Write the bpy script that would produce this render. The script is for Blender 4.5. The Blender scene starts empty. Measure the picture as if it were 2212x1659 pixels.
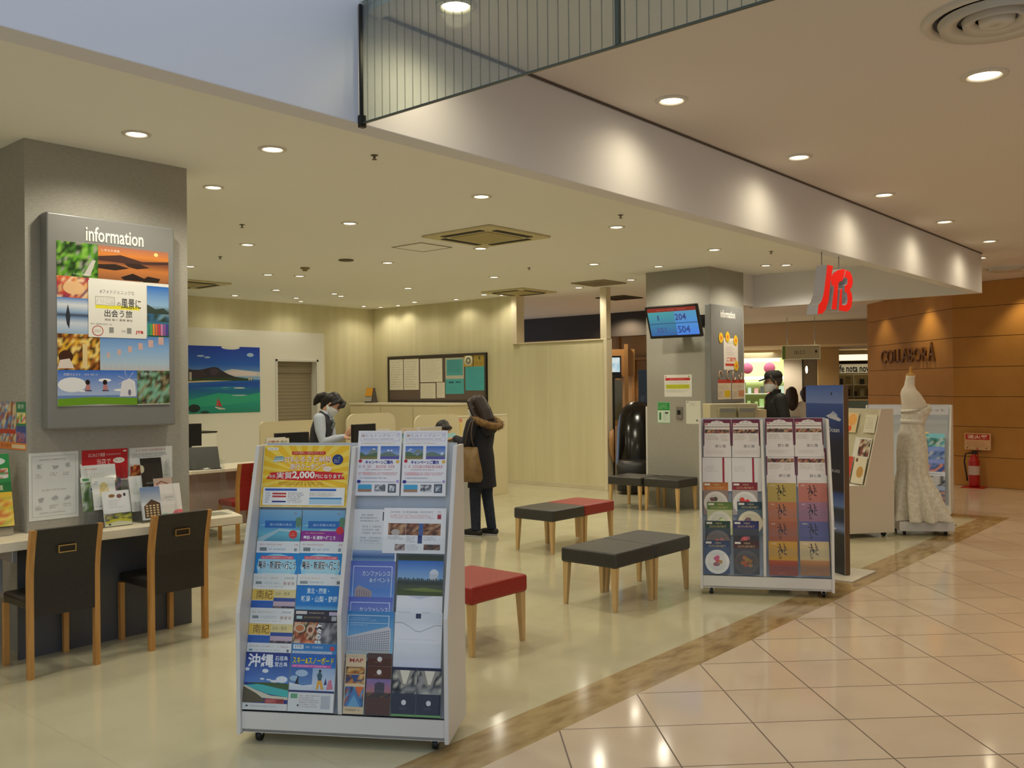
import bpy, bmesh, math, random
from mathutils import Vector, Matrix, Euler
SC = bpy.context.scene
COL = SC.collection
R = math.radians

# ------------------------------------------------------------------ camera
cam_data = bpy.data.cameras.new('camera')
cam_data.sensor_fit = 'HORIZONTAL'; cam_data.sensor_width = 36.0
cam_data.lens = 32.10; cam_data.clip_start = 0.05; cam_data.clip_end = 200
cam = bpy.data.objects.new('camera', cam_data); COL.objects.link(cam)
YAW, PIT, ROLL = 0.71287, 0.00414, -0.00979
fwd = Vector((math.cos(YAW)*math.cos(PIT), math.sin(YAW)*math.cos(PIT), math.sin(PIT)))
rgt = Vector((math.sin(YAW), -math.cos(YAW), 0)); upv = rgt.cross(fwd)
r2 = rgt*math.cos(ROLL) + upv*math.sin(ROLL); u2 = upv*math.cos(ROLL) - rgt*math.sin(ROLL)
cam.matrix_world = Matrix(((r2.x, u2.x, -fwd.x, 0), (r2.y, u2.y, -fwd.y, 0), (r2.z, u2.z, -fwd.z, 1.62), (0, 0, 0, 1)))
SC.camera = cam

# ------------------------------------------------------------------ colour management, daylight of the open atrium
SC.view_settings.view_transform = 'Standard'; SC.view_settings.look = 'None'
SC.view_settings.gamma = 1.0; SC.view_settings.use_curve_mapping = False
SC.view_settings.exposure = 0.0
try:
    SC.cycles.use_denoising = True
    SC.cycles.max_bounces = 8; SC.cycles.diffuse_bounces = 4; SC.cycles.glossy_bounces = 4
    SC.cycles.transparent_max_bounces = 24; SC.cycles.sample_clamp_indirect = 6.0
    SC.cycles.caustics_reflective = False; SC.cycles.caustics_refractive = False
except Exception:
    pass
world = bpy.data.worlds.new('atrium_daylight'); SC.world = world; world.use_nodes = True
wbg = world.node_tree.nodes['Background']
wbg.inputs[0].default_value = (0.78, 0.96, 1.22, 1); wbg.inputs[1].default_value = 0.70

# lamp settings
SHOP_W, MALL_W, WALL_W = 39.0, 29.0, 36.0
WARM_SHOP = (1.0, 0.92, 0.74); WARM_MALL = (1.0, 0.87, 0.60)

# ------------------------------------------------------------------ helpers
def lin(c):
    return tuple(((v/255.0)/12.92 if v/255.0 <= 0.04045 else ((v/255.0+0.055)/1.055)**2.4) for v in c[:3])

def mat(name, c, rough=0.5, metal=0.0, c2=None, scale=(8, 8, 8), detail=3.0, lo=0.35, hi=0.65, bump=0.0, bscale=None, spec=0.5, coat=0.0, emit=None, estr=0.0, trans=0.0):
    m = bpy.data.materials.new(name); m.use_nodes = True
    nt = m.node_tree; b = nt.nodes['Principled BSDF']
    b.inputs['Base Color'].default_value = (*lin(c), 1)
    b.inputs['Roughness'].default_value = rough; b.inputs['Metallic'].default_value = metal
    b.inputs['Specular IOR Level'].default_value = spec
    if coat: b.inputs['Coat Weight'].default_value = coat; b.inputs['Coat Roughness'].default_value = 0.08
    if trans: b.inputs['Transmission Weight'].default_value = trans
    if emit:
        b.inputs['Emission Color'].default_value = (*lin(emit), 1); b.inputs['Emission Strength'].default_value = estr
    if c2 or bump:
        tc = nt.nodes.new('ShaderNodeTexCoord'); mp = nt.nodes.new('ShaderNodeMapping')
        nt.links.new(tc.outputs['Object'], mp.inputs['Vector']); mp.inputs['Scale'].default_value = scale
        nz = nt.nodes.new('ShaderNodeTexNoise'); nz.inputs['Scale'].default_value = 1.0; nz.inputs['Detail'].default_value = detail
        nt.links.new(mp.outputs['Vector'], nz.inputs['Vector'])
        if c2:
            cr = nt.nodes.new('ShaderNodeValToRGB')
            cr.color_ramp.elements[0].position = lo; cr.color_ramp.elements[0].color = (*lin(c), 1)
            cr.color_ramp.elements[1].position = hi; cr.color_ramp.elements[1].color = (*lin(c2), 1)
            nt.links.new(nz.outputs['Fac'], cr.inputs['Fac']); nt.links.new(cr.outputs['Color'], b.inputs['Base Color'])
        if bump:
            bp = nt.nodes.new('ShaderNodeBump'); bp.inputs['Strength'].default_value = bump; bp.inputs['Distance'].default_value = 0.004
            if bscale:
                mp2 = nt.nodes.new('ShaderNodeMapping'); mp2.inputs['Scale'].default_value = bscale
                nt.links.new(tc.outputs['Object'], mp2.inputs['Vector'])
                n2 = nt.nodes.new('ShaderNodeTexNoise'); n2.inputs['Scale'].default_value = 1.0; n2.inputs['Detail'].default_value = 3
                nt.links.new(mp2.outputs['Vector'], n2.inputs['Vector']); nt.links.new(n2.outputs['Fac'], bp.inputs['Height'])
            else:
                nt.links.new(nz.outputs['Fac'], bp.inputs['Height'])
            nt.links.new(bp.outputs['Normal'], b.inputs['Normal'])
    return m

def clear_mat(name, tint=(235, 242, 240), gloss=0.08, rough=0.03):
    m = bpy.data.materials.new(name); m.use_nodes = True; nt = m.node_tree
    for n in list(nt.nodes): nt.nodes.remove(n)
    o = nt.nodes.new('ShaderNodeOutputMaterial'); mx = nt.nodes.new('ShaderNodeMixShader')
    t = nt.nodes.new('ShaderNodeBsdfTransparent'); g = nt.nodes.new('ShaderNodeBsdfGlossy'); lw = nt.nodes.new('ShaderNodeLayerWeight')
    ma = nt.nodes.new('ShaderNodeMath'); ma.operation = 'MULTIPLY_ADD'
    t.inputs[0].default_value = (*lin(tint), 1); g.inputs['Roughness'].default_value = rough
    lw.inputs['Blend'].default_value = 0.2; ma.inputs[1].default_value = 6.0*gloss; ma.inputs[2].default_value = gloss*0.5
    nt.links.new(lw.outputs['Fresnel'], ma.inputs[0]); nt.links.new(ma.outputs[0], mx.inputs[0])
    nt.links.new(t.outputs[0], mx.inputs[1]); nt.links.new(g.outputs[0], mx.inputs[2]); nt.links.new(mx.outputs[0], o.inputs[0])
    return m

class MB:
    """collects faces, then links them as ONE mesh object"""
    def __init__(s): s.v = []; s.f = []; s.m = []; s.sm = []
    def add(s, vs, fs, mi=0, smooth=False):
        o = len(s.v); s.v += [tuple(p) for p in vs]
        for f in fs: s.f.append(tuple(i+o for i in f)); s.m.append(mi); s.sm.append(smooth)
        return s
    def box(s, lo, hi, mi=0):
        x0, y0, z0 = lo; x1, y1, z1 = hi
        return s.add([(x0,y0,z0),(x1,y0,z0),(x1,y1,z0),(x0,y1,z0),(x0,y0,z1),(x1,y0,z1),(x1,y1,z1),(x0,y1,z1)],
                     [(3,2,1,0),(4,5,6,7),(0,1,5,4),(1,2,6,5),(2,3,7,6),(3,0,4,7)], mi)
    def obox(s, c, ax, ay, az, sx, sy, sz, mi=0):
        c = Vector(c); ax, ay, az = Vector(ax)*sx/2, Vector(ay)*sy/2, Vector(az)*sz/2
        P = [c+ax*i+ay*j+az*k for k in (-1,1) for j in (-1,1) for i in (-1,1)]
        return s.add(P, [(0,2,3,1),(4,5,7,6),(0,1,5,4),(1,3,7,5),(3,2,6,7),(2,0,4,6)], mi)
    def prism(s, pts, fn, d0, d1, mi=0):
        """polygon pts (a,b) mapped by fn(a,b,d), extruded d0..d1"""
        n = len(pts)
        P = [fn(a, b, d0) for a, b in pts] + [fn(a, b, d1) for a, b in pts]
        return s.add(P, [tuple(range(n-1, -1, -1)), tuple(range(n, 2*n))] + [(i, (i+1) % n, n+(i+1) % n, n+i) for i in range(n)], mi)
    def tube(s, pts, r, n=10, mi=0, cap=True, smooth=True, round_ends=False):
        pts = [Vector(p) for p in pts]; rs = list(r) if isinstance(r, (list, tuple)) else [r]*len(pts)
        if round_ends:
            d0 = (pts[0]-pts[1]).normalized(); d1 = (pts[-1]-pts[-2]).normalized()
            pre = [(pts[0]+d0*rs[0]*k, rs[0]*q) for k, q in ((0.95, 0.3), (0.7, 0.71), (0.35, 0.94))]
            post = [(pts[-1]+d1*rs[-1]*k, rs[-1]*q) for k, q in ((0.35, 0.94), (0.7, 0.71), (0.95, 0.3))]
            pts = [p for p, _ in pre]+pts+[p for p, _ in post]; rs = [q for _, q in pre]+rs+[q for _, q in post]
        P = []; ref = None
        for i, p in enumerate(pts):
            t = (pts[min(i+1, len(pts)-1)]-pts[max(i-1, 0)]).normalized()
            if ref is None: ref = Vector((0, 0, 1)) if abs(t.z) < 0.9 else Vector((1, 0, 0))
            a = (ref - t*ref.dot(t)).normalized(); b = t.cross(a); ref = a
            P += [p + (a*math.cos(2*math.pi*k/n)+b*math.sin(2*math.pi*k/n))*rs[i] for k in range(n)]
        F = [(i*n+k, i*n+(k+1) % n, (i+1)*n+(k+1) % n, (i+1)*n+k) for i in range(len(pts)-1) for k in range(n)]
        s.add(P, F, mi, smooth)
        if cap:
            o = len(s.v)-len(P); L = len(pts)-1
            s.f.append(tuple(o+k for k in range(n-1, -1, -1))); s.f.append(tuple(o+L*n+k for k in range(n))); s.m += [mi, mi]; s.sm += [smooth and round_ends]*2
        return s
    def loft(s, rings, n=20, mi=0, smooth=True, cap=True, power=2.0):
        """rings: (cx,cy,cz,rx,ry[,yaw]) horizontal superellipses"""
        P = []
        for rg in rings:
            cx, cy, cz, rx, ry = rg[:5]; yw = rg[5] if len(rg) > 5 else 0
            for k in range(n):
                a = 2*math.pi*k/n; ca, sa = math.cos(a), math.sin(a)
                x = rx*math.copysign(abs(ca)**(2/power), ca); y = ry*math.copysign(abs(sa)**(2/power), sa)
                P.append((cx+x*math.cos(yw)-y*math.sin(yw), cy+x*math.sin(yw)+y*math.cos(yw), cz))
        F = [(i*n+k, i*n+(k+1) % n, (i+1)*n+(k+1) % n, (i+1)*n+k) for i in range(len(rings)-1) for k in range(n)]
        s.add(P, F, mi, smooth)
        if cap:
            o = len(s.v)-len(P); L = len(rings)-1
            s.f.append(tuple(o+k for k in range(n-1, -1, -1))); s.f.append(tuple(o+L*n+k for k in range(n))); s.m += [mi, mi]; s.sm += [False, False]
        return s
    def lathe(s, prof, c=(0, 0, 0), n=28, mi=0, smooth=True, M=None):
        c = Vector(c); P = []
        for r, z in prof:
            for k in range(n):
                p = Vector((r*math.cos(2*math.pi*k/n), r*math.sin(2*math.pi*k/n), z))
                P.append(c + (M @ p if M else p))
        F = [(i*n+k, i*n+(k+1) % n, (i+1)*n+(k+1) % n, (i+1)*n+k) for i in range(len(prof)-1) for k in range(n)]
        return s.add(P, F, mi, smooth)
    def ball(s, c, rx, ry=None, rz=None, n=14, m=9, mi=0, M=None):
        ry = ry or rx; rz = rz or rx; c = Vector(c); P = []
        for i in range(m+1):
            th = math.pi*(0.001+0.998*i/m)
            for k in range(n):
                p = Vector((rx*math.sin(th)*math.cos(2*math.pi*k/n), ry*math.sin(th)*math.sin(2*math.pi*k/n), -rz*math.cos(th)))
                P.append(c + (M @ p if M else p))
        F = [(i*n+k, i*n+(k+1) % n, (i+1)*n+(k+1) % n, (i+1)*n+k) for i in range(m) for k in range(n)]
        s.add(P, F, mi, True)
        o = len(s.v)-len(P); s.f += [tuple(o+k for k in range(n-1, -1, -1)), tuple(o+m*n+k for k in range(n))]; s.m += [mi, mi]; s.sm += [True, True]
        return s
    def mesh(s, name):
        me = bpy.data.meshes.new(name); me.from_pydata(s.v, [], s.f)
        me.polygons.foreach_set('material_index', s.m); me.polygons.foreach_set('use_smooth', s.sm)
        return me
    def build(s, name, mats, parent=None, bevel=0.0, seg=2):
        me = s.mesh(name)
        for m in (mats if isinstance(mats, (list, tuple)) else [mats]): me.materials.append(m)
        o = bpy.data.objects.new(name, me); COL.objects.link(o)
        if parent: o.parent = parent
        if bevel:
            b = o.modifiers.new('bevel', 'BEVEL'); b.width = bevel; b.segments = seg; b.limit_method = 'ANGLE'; b.angle_limit = R(40)
        return o

def fuse(mb, name, mats, voxel=0.008, smooth=4, parent=None, region=None):
    """union of overlapping solids grown together into one continuous skin"""
    me = mb.mesh(name+'_tmp'); o = bpy.data.objects.new(name+'_tmp', me); COL.objects.link(o)
    md = o.modifiers.new('r', 'REMESH'); md.mode = 'VOXEL'; md.voxel_size = voxel
    sm = o.modifiers.new('s', 'SMOOTH'); sm.iterations = smooth; sm.factor = 0.5
    dg = bpy.context.evaluated_depsgraph_get(); dg.update()
    ev = bpy.data.meshes.new_from_object(o.evaluated_get(dg))
    bpy.data.objects.remove(o); bpy.data.meshes.remove(me)
    ev.name = name; ev.materials.clear()
    for m in (mats if isinstance(mats, (list, tuple)) else [mats]): ev.materials.append(m)
    ev.polygons.foreach_set('use_smooth', [True]*len(ev.polygons))
    if region: ev.polygons.foreach_set('material_index', [region(p.center) for p in ev.polygons])
    else: ev.polygons.foreach_set('material_index', [0]*len(ev.polygons))
    r = bpy.data.objects.new(name, ev); COL.objects.link(r)
    if parent: r.parent = parent
    return r

def tag(o, label=None, cat=None, group=None, kind=None):
    if label: o['label'] = label
    if cat: o['category'] = cat
    if group: o['group'] = group
    if kind: o['kind'] = kind
    return o

def thing(name, label, cat, loc=(0, 0, 0), rz=0.0, group=None):
    o = bpy.data.objects.new(name, None); COL.objects.link(o)
    o.empty_display_size = 0.1; o.location = loc; o.rotation_euler = (0, 0, rz)
    return tag(o, label, cat, group)

def struct(name, mb, m, bevel=0.0):
    return tag(mb.build(name, m, None, bevel), kind='structure')

def kids(o): return [c for c in bpy.data.objects if c.parent == o]

def copy_tree(o, label=None, loc=None, rz=None, parent=None):
    c = o.copy(); COL.objects.link(c)
    if parent: c.parent = parent
    for ch in kids(o): copy_tree(ch, parent=c)
    if label: c['label'] = label
    if loc is not None: c.location = loc
    if rz is not None: c.rotation_euler = (0, 0, rz)
    return c

def recolor(o, frm, to):
    """give a copied thing its own mesh data with one material swapped"""
    for ch in [o]+kids(o)+[g for k in kids(o) for g in kids(k)]:
        if ch.type == 'MESH' and frm.name in [m.name for m in ch.data.materials]:
            ch.data = ch.data.copy()
            for i, m in enumerate(ch.data.materials):
                if m == frm: ch.data.materials[i] = to

# ------------------------------------------------------------------ printed matter
def paper_mat(name, rough, coat=0.0, emit=0.0):
    m = bpy.data.materials.new(name); m.use_nodes = True; nt = m.node_tree; b = nt.nodes['Principled BSDF']
    at = nt.nodes.new('ShaderNodeAttribute'); at.attribute_name = 'ink'
    nt.links.new(at.outputs['Color'], b.inputs['Base Color']); b.inputs['Roughness'].default_value = rough
    if coat: b.inputs['Coat Weight'].default_value = coat; b.inputs['Coat Roughness'].default_value = 0.1
    if emit:
        nt.links.new(at.outputs['Color'], b.inputs['Emission Color']); b.inputs['Emission Strength'].default_value = emit
    return m
PAPER = paper_mat('printed_paper', 0.45); GLOSSY = paper_mat('glossy_print', 0.35, 0.2)

_glyph = {}
def glyphs(t, bold):
    k = (t, bold)
    if k not in _glyph:
        cu = bpy.data.curves.new('t', 'FONT'); cu.body = t; cu.size = 1.0; cu.resolution_u = 2; cu.fill_mode = 'FRONT'
        if bold: cu.offset = bold
        ob = bpy.data.objects.new('t', cu); COL.objects.link(ob)
        dg = bpy.context.evaluated_depsgraph_get(); dg.update()
        me = bpy.data.meshes.new_from_object(ob.evaluated_get(dg))
        _glyph[k] = ([(v.co.x, v.co.y) for v in me.vertices], [tuple(p.vertices) for p in me.polygons])
        bpy.data.objects.remove(ob); bpy.data.curves.remove(cu); bpy.data.meshes.remove(me)
    return _glyph[k]

class Art:
    """flat printed sheet: w x h metres, drawn in 0..1 coordinates (x right, y up)"""
    def __init__(s, w, h, bg=(238, 238, 234), thick=0.0015, seed=1):
        s.w, s.h, s.t = w, h, thick; s.v = []; s.f = []; s.c = []; s.k = 0; s.rnd = random.Random(seed); s.bg = bg
        for z in (0, -thick): s.v += [(0, 0, z), (w, 0, z), (w, h, z), (0, h, z)]
        e = lin((236, 236, 230)); b = lin(bg)
        s._q((0, 1, 2, 3), [b]*4)
        for q in ((7, 6, 5, 4), (0, 4, 5, 1), (1, 5, 6, 2), (2, 6, 7, 3), (3, 7, 4, 0)): s._q(q, [e]*4)
    def _q(s, idx, cols): s.f.append(tuple(idx)); s.c += [(*c, 1.0) for c in cols]
    lock = False
    def z(s): s.k += 0 if s.lock else 1; return 0.00005*s.k
    def quad(s, P, cols):
        z = s.z(); o = len(s.v); s.v += [(x*s.w, y*s.h, z) for x, y in P]; s._q(range(o, o+len(P)), cols); return s
    def R(s, x0, y0, x1, y1, c, top=None):
        a = lin(c); b = lin(top) if top else a
        return s.quad([(x0, y0), (x1, y0), (x1, y1), (x0, y1)], [a, a, b, b])
    def G(s, x0, y0, x1, y1, stops):
        for i in range(len(stops)-1):
            (p, c), (q, d) = stops[i], stops[i+1]
            s.R(x0, y0+(y1-y0)*p, x1, y0+(y1-y0)*q, c, d)
        return s
    def P(s, pts, c):
        for ax, lim, sg in ((0, 0.0, 1), (0, 1.0, -1), (1, 0.0, 1), (1, 1.0, -1)):      # trimmed at the sheet's edge
            out = []
            for i, p in enumerate(pts):
                q = pts[i-1]; ip, iq = (p[ax]-lim)*sg >= 0, (q[ax]-lim)*sg >= 0
                if ip != iq:
                    t = (lim-q[ax])/(p[ax]-q[ax]); out.append((q[0]+(p[0]-q[0])*t, q[1]+(p[1]-q[1])*t))
                if ip: out.append(p)
            pts = out
            if len(pts) < 3: return s
        return s.quad(pts, [lin(c)]*len(pts))
    def E(s, cx, cy, rx, ry, c, n=18): return s.P([(cx+rx*math.cos(2*math.pi*i/n), cy+ry*math.sin(2*math.pi*i/n)) for i in range(n)], c)
    def F(s, x0, y0, x1, y1, c, t=0.01):
        tx, ty = t, t*s.w/s.h
        s.R(x0, y0, x1, y0+ty, c); s.R(x0, y1-ty, x1, y1, c); s.R(x0, y0, x0+tx, y1, c); return s.R(x1-tx, y0, x1, y1, c)
    def T(s, t, x0, y0, x1, y1, c, bold=0.0, halo=None, hb=0.05):
        if halo and not bold: bold = 0.012
        if halo: s.T(t, x0, y0, x1, y1, halo, hb)
        V, Fc = glyphs(t, 0.0)
        if not V: return s
        ax, bx = min(p[0] for p in V), max(p[0] for p in V); ay, by = min(p[1] for p in V), max(p[1] for p in V)
        if bold: V, Fc = glyphs(t, bold)
        sx, sy = (x1-x0)/max(bx-ax, 1e-6), (y1-y0)/max(by-ay, 1e-6); z = s.z(); o = len(s.v)
        s.v += [((x0+(p[0]-ax)*sx)*s.w, (y0+(p[1]-ay)*sy)*s.h, z) for p in V]; l = lin(c)
        for f in Fc: s._q([i+o for i in f], [l]*len(f))
        return s
    def D(s, x0, y0, x1, y1, rows, c, fill=0.55, ragged=0.3):
        """rows of small print: a few strokes per character"""
        z = s.z(); l = lin(c); rh = (y1-y0)/rows; ch = rh*fill; cw = max(ch*s.h/s.w*.95, (x1-x0)/46)
        def bar(ax, ay, bx, by):
            o = len(s.v); s.v.extend([(ax*s.w, ay*s.h, z), (bx*s.w, ay*s.h, z), (bx*s.w, by*s.h, z), (ax*s.w, by*s.h, z)]); s._q(range(o, o+4), [l]*4)
        for i in range(rows):
            y = y1-(i+1)*rh+rh*(1-fill)*.5; end = x1-(x1-x0)*ragged*s.rnd.random(); x = x0
            while x+cw*.8 <= end:
                k = s.rnd.random(); w = cw*.82
                if k > .10:
                    for q in ((0, .44, .88) if k > .5 else (.12, .80)): bar(x+w*.06, y+ch*(q-.0), x+w*.94, y+ch*(q+.15))
                    bar(x+w*(.38 if k > .35 else .12), y, x+w*(.54 if k > .35 else .27), y+ch)
                    if k > .65: bar(x+w*.78, y+ch*.05, x+w*.92, y+ch*.6)
                x += cw
        return s
    def M(s, x0, y0, x1, y1, nx, ny, cols):
        """soft photographic texture from a palette"""
        z = s.z(); o = len(s.v); pal = [lin(c) for c in cols]; C = []
        for j in range(ny+1):
            for i in range(nx+1):
                s.v.append(((x0+(x1-x0)*i/nx)*s.w, (y0+(y1-y0)*j/ny)*s.h, z)); C.append(s.rnd.choice(pal))
        for j in range(ny):
            for i in range(nx):
                q = (j*(nx+1)+i, j*(nx+1)+i+1, (j+1)*(nx+1)+i+1, (j+1)*(nx+1)+i); s._q([o+k for k in q], [C[k] for k in q])
        return s
    def sky(s, x0, y0, x1, y1, top, bot, n=5, cloud=(240, 243, 248)):
        s.R(x0, y0, x1, y1, bot, top)
        for _ in range(n):
            cx = x0+(x1-x0)*s.rnd.uniform(.12, .88); cy = y0+(y1-y0)*s.rnd.uniform(.2, .85); w = (x1-x0)*s.rnd.uniform(.05, .11)
            s.E(cx, cy, w, (y1-y0)*s.rnd.uniform(.03, .07), cloud, 10)
        return s
    def hill(s, x0, y0, x1, h, c, n=12, amp=0.5):
        pts = [(x0, y0)]; ph = s.rnd.random()*6
        for i in range(n+1):
            t = i/n; pts.append((x0+(x1-x0)*t, y0+h*(1-amp+amp*abs(math.sin(ph+t*3.1)))))
        return s.P(pts+[(x1, y0)], c)
    def build(s, name, parent=None, m=None):
        me = bpy.data.meshes.new(name); me.from_pydata(s.v, [], s.f)
        at = me.color_attributes.new('ink', 'FLOAT_COLOR', 'CORNER'); at.data.foreach_set('color', [x for c in s.c for x in c])
        me.materials.append(m or PAPER)
        o = bpy.data.objects.new(name, me); COL.objects.link(o)
        if parent: o.parent = parent
        return o

def pose(o, origin, xa, ya):
    """local x along xa, local y along ya"""
    xa = Vector(xa).normalized(); ya = Vector(ya); ya = (ya-xa*ya.dot(xa)).normalized(); za = xa.cross(ya)
    o.matrix_basis = Matrix(((xa.x, ya.x, za.x, origin[0]), (xa.y, ya.y, za.y, origin[1]), (xa.z, ya.z, za.z, origin[2]), (0, 0, 0, 1)))
    return o

# ------------------------------------------------------------------ materials
def tile_mat(name, c, c2, grout, size, ang, off, rough, gw=0.006, var=0.05, spec=0.5, stag=False):
    m = bpy.data.materials.new(name); m.use_nodes = True; nt = m.node_tree; b = nt.nodes['Principled BSDF']; N = nt.nodes.new; L = nt.links.new
    tc = N('ShaderNodeTexCoord'); mp = N('ShaderNodeMapping'); mp.vector_type = 'TEXTURE'
    mp.inputs['Location'].default_value = (*off, 0); mp.inputs['Rotation'].default_value = (0, 0, ang); mp.inputs['Scale'].default_value = (size, size, 1)
    L(tc.outputs['Object'], mp.inputs['Vector']); sx = N('ShaderNodeSeparateXYZ'); L(mp.outputs['Vector'], sx.inputs[0])
    def math_(op, a, b_=None):
        n = N('ShaderNodeMath'); n.operation = op
        for i, x in enumerate((a, b_)):
            if x is None: continue
            if isinstance(x, (int, float)): n.inputs[i].default_value = x
            else: L(x, n.inputs[i])
        return n.outputs[0]
    g = []
    for ax in ('X', 'Y'):
        fr = math_('FRACT', sx.outputs[ax]); d = math_('ABSOLUTE', math_('SUBTRACT', fr, 0.5)); g.append(math_('GREATER_THAN', d, 0.5-gw/size/2))
    gm = math_('MAXIMUM', g[0], g[1])
    fl = N('ShaderNodeVectorMath'); fl.operation = 'FLOOR'; L(mp.outputs['Vector'], fl.inputs[0])
    wn = N('ShaderNodeTexWhiteNoise'); wn.noise_dimensions = '2D'; L(fl.outputs[0], wn.inputs['Vector'])
    nz = N('ShaderNodeTexNoise'); nz.inputs['Scale'].default_value = 3.0; nz.inputs['Detail'].default_value = 6; L(tc.outputs['Object'], nz.inputs['Vector'])
    cr = N('ShaderNodeValToRGB'); cr.color_ramp.elements[0].color = (*lin(c), 1); cr.color_ramp.elements[1].color = (*lin(c2), 1)
    cr.color_ramp.elements[0].position = .35; cr.color_ramp.elements[1].position = .7
    mixv = math_('ADD', math_('MULTIPLY', wn.outputs['Value'], var*6), math_('MULTIPLY', nz.outputs['Fac'], 1-var*3)); L(mixv, cr.inputs['Fac'])
    mx = N('ShaderNodeMix'); mx.data_type = 'RGBA'; L(gm, mx.inputs[0]); L(cr.outputs[0], mx.inputs[6]); mx.inputs[7].default_value = (*lin(grout), 1)
    L(mx.outputs[2], b.inputs['Base Color']); b.inputs['Specular IOR Level'].default_value = spec
    L(math_('ADD', math_('MULTIPLY', gm, 0.4), math_('ADD', math_('MULTIPLY', nz.outputs['Fac'], 0.06), rough)), b.inputs['Roughness'])
    return m

M_FLOOR_MALL = tile_mat('mall_floor_tile', (208, 188, 166), (216, 197, 175), (108, 92, 78), 0.4675, R(-45.27), (3.41, 2.674), 0.07, 0.0075, spec=0.6)
M_FLOOR_SHOP = tile_mat('shop_floor_tile', (196, 190, 160), (205, 199, 169), (172, 165, 138), 0.61, 0.0, (1.875, 4.33), 0.08, 0.003, spec=0.6)
M_BORDER = mat('brown_marble', (146, 120, 80), 0.12, c2=(178, 154, 110), scale=(5, 13, 5), detail=5, lo=.34, hi=.58)
M_CEIL = mat('white_painted_ceiling', (244, 243, 238), 0.85)
M_MALLCEIL = mat('mall_ceiling_paint', (222, 214, 206), 0.8)
M_BEAM = mat('white_beam_paint', (228, 226, 226), 0.7)
M_WALL = mat('cream_wallpaper', (208, 199, 160), 0.75, c2=(216, 208, 170), scale=(7, 7, 0.4), detail=4, bump=.08, bscale=(60, 60, 3))
M_WHITEWALL = mat('white_wall_panel', (232, 230, 220), 0.6)
M_PILLAR = mat('grey_woven_wallpaper', (160, 157, 146), 0.7, c2=(172, 168, 156), scale=(30, 30, 190), detail=2, bump=.25, bscale=(10, 10, 180))
M_BOARD = mat('grey_board_laminate', (128, 128, 126), 0.4)
M_WHITE = mat('white_laminate', (224, 221, 216), 0.4)
M_BEIGE = mat('beige_laminate', (222, 208, 190), 0.45)
M_GREYBACK = mat('grey_back_panel', (196, 202, 210), 0.4)
M_ACRYL = clear_mat('clear_acrylic', (252, 253, 253), 0.02)
M_GLASS = clear_mat('wired_glass', (214, 220, 214), 0.10)
M_BLACK = mat('black_plastic', (22, 21, 22), 0.4)
M_DKMETAL = mat('dark_metal', (60, 58, 55), 0.35, 0.8)
M_CHROME = mat('chrome', (190, 190, 190), 0.2, 1.0)
M_WOOD = mat('honey_oak', (188, 132, 66), 0.45, c2=(204, 150, 82), scale=(30, 30, 3), detail=4)
M_WOODL = mat('pale_oak', (200, 164, 108), 0.45, c2=(212, 178, 122), scale=(30, 30, 3), detail=4)
M_DKLEATHER = mat('charcoal_leatherette', (52, 50, 47), 0.42, c2=(58, 56, 52), scale=(40, 40, 40), bump=.15, bscale=(220, 220, 220))
M_CHAIRBLK = mat('black_brown_leatherette', (40, 36, 32), 0.45, c2=(46, 41, 36), scale=(40, 40, 40), bump=.12, bscale=(220, 220, 220))
M_RED = mat('red_leatherette', (150, 32, 26), 0.42, c2=(160, 38, 30), scale=(40, 40, 40), bump=.15, bscale=(220, 220, 220))
M_BRASS = mat('brass', (206, 178, 112), 0.3, 0.9)
M_COUNTER = mat('white_oak_laminate', (236, 226, 202), 0.4, c2=(228, 216, 190), scale=(2, 40, 40), detail=4)
M_LAMP = mat('lamp_glow', (255, 250, 235), 0.5, emit=(255, 244, 214), estr=9.0)
M_LAMPM = mat('mall_lamp_glow', (255, 246, 225), 0.5, emit=(255, 240, 205), estr=9.0)
M_RING = mat('lamp_trim_white', (214, 208, 196), 0.4)
M_VENT = mat('vent_cream', (206, 194, 150), 0.5)
M_VENTDK = mat('vent_slot_dark', (36, 32, 26), 0.7)
M_BROWN = mat('brown_wall_laminate', (186, 134, 70), 0.6, spec=.12, c2=(192, 140, 76), scale=(3, 3, 3))
M_SKIN = mat('skin', (206, 158, 128), 0.5)
M_HAIR = mat('black_hair', (24, 20, 19), 0.45, c2=(34, 28, 26), scale=(60, 60, 8), bump=.3)
M_HAIRBR = mat('dark_brown_hair', (34, 20, 16), 0.5, c2=(48, 29, 22), scale=(70, 70, 7), bump=.3)
M_MASK = mat('white_face_mask', (226, 230, 228), 0.8)
# ================================================================== SETTING
CEIL_S, CEIL_M, BEAM_Z = 3.18, 3.21, 2.72
struct('floor', MB().box((-8, -9, -.06), (33, 2.665, 0)).box((12.2, 2.665, -.06), (33, 18, 0)), M_FLOOR_MALL)
struct('floor_shop', MB().box((-8, 2.95, -.06), (11.92, 18, 0)).box((11.92, 6.5, -.06), (12.2, 18, 0)), M_FLOOR_SHOP)
struct('trim_1', MB().box((-8, 2.665, -.06), (12.2, 2.95, 0)).box((11.92, 2.95, -.06), (12.2, 6.5, 0)), M_BORDER)
struct('ceiling', MB().box((-8, 3.06, CEIL_S), (12.1, 13.9, CEIL_S+.1)).box((12.1, 5.9, CEIL_S), (21.5, 18, CEIL_S+.1)), M_CEIL)
struct('ceiling_mall', MB().box((2.46, -9, CEIL_M), (33, 2.95, CEIL_M+.1)).box((12.2, 2.95, CEIL_M), (33, 5.9, CEIL_M+.1)).box((21.5, 5.9, CEIL_M), (33, 18, CEIL_M+.1)), M_MALLCEIL)
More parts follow.
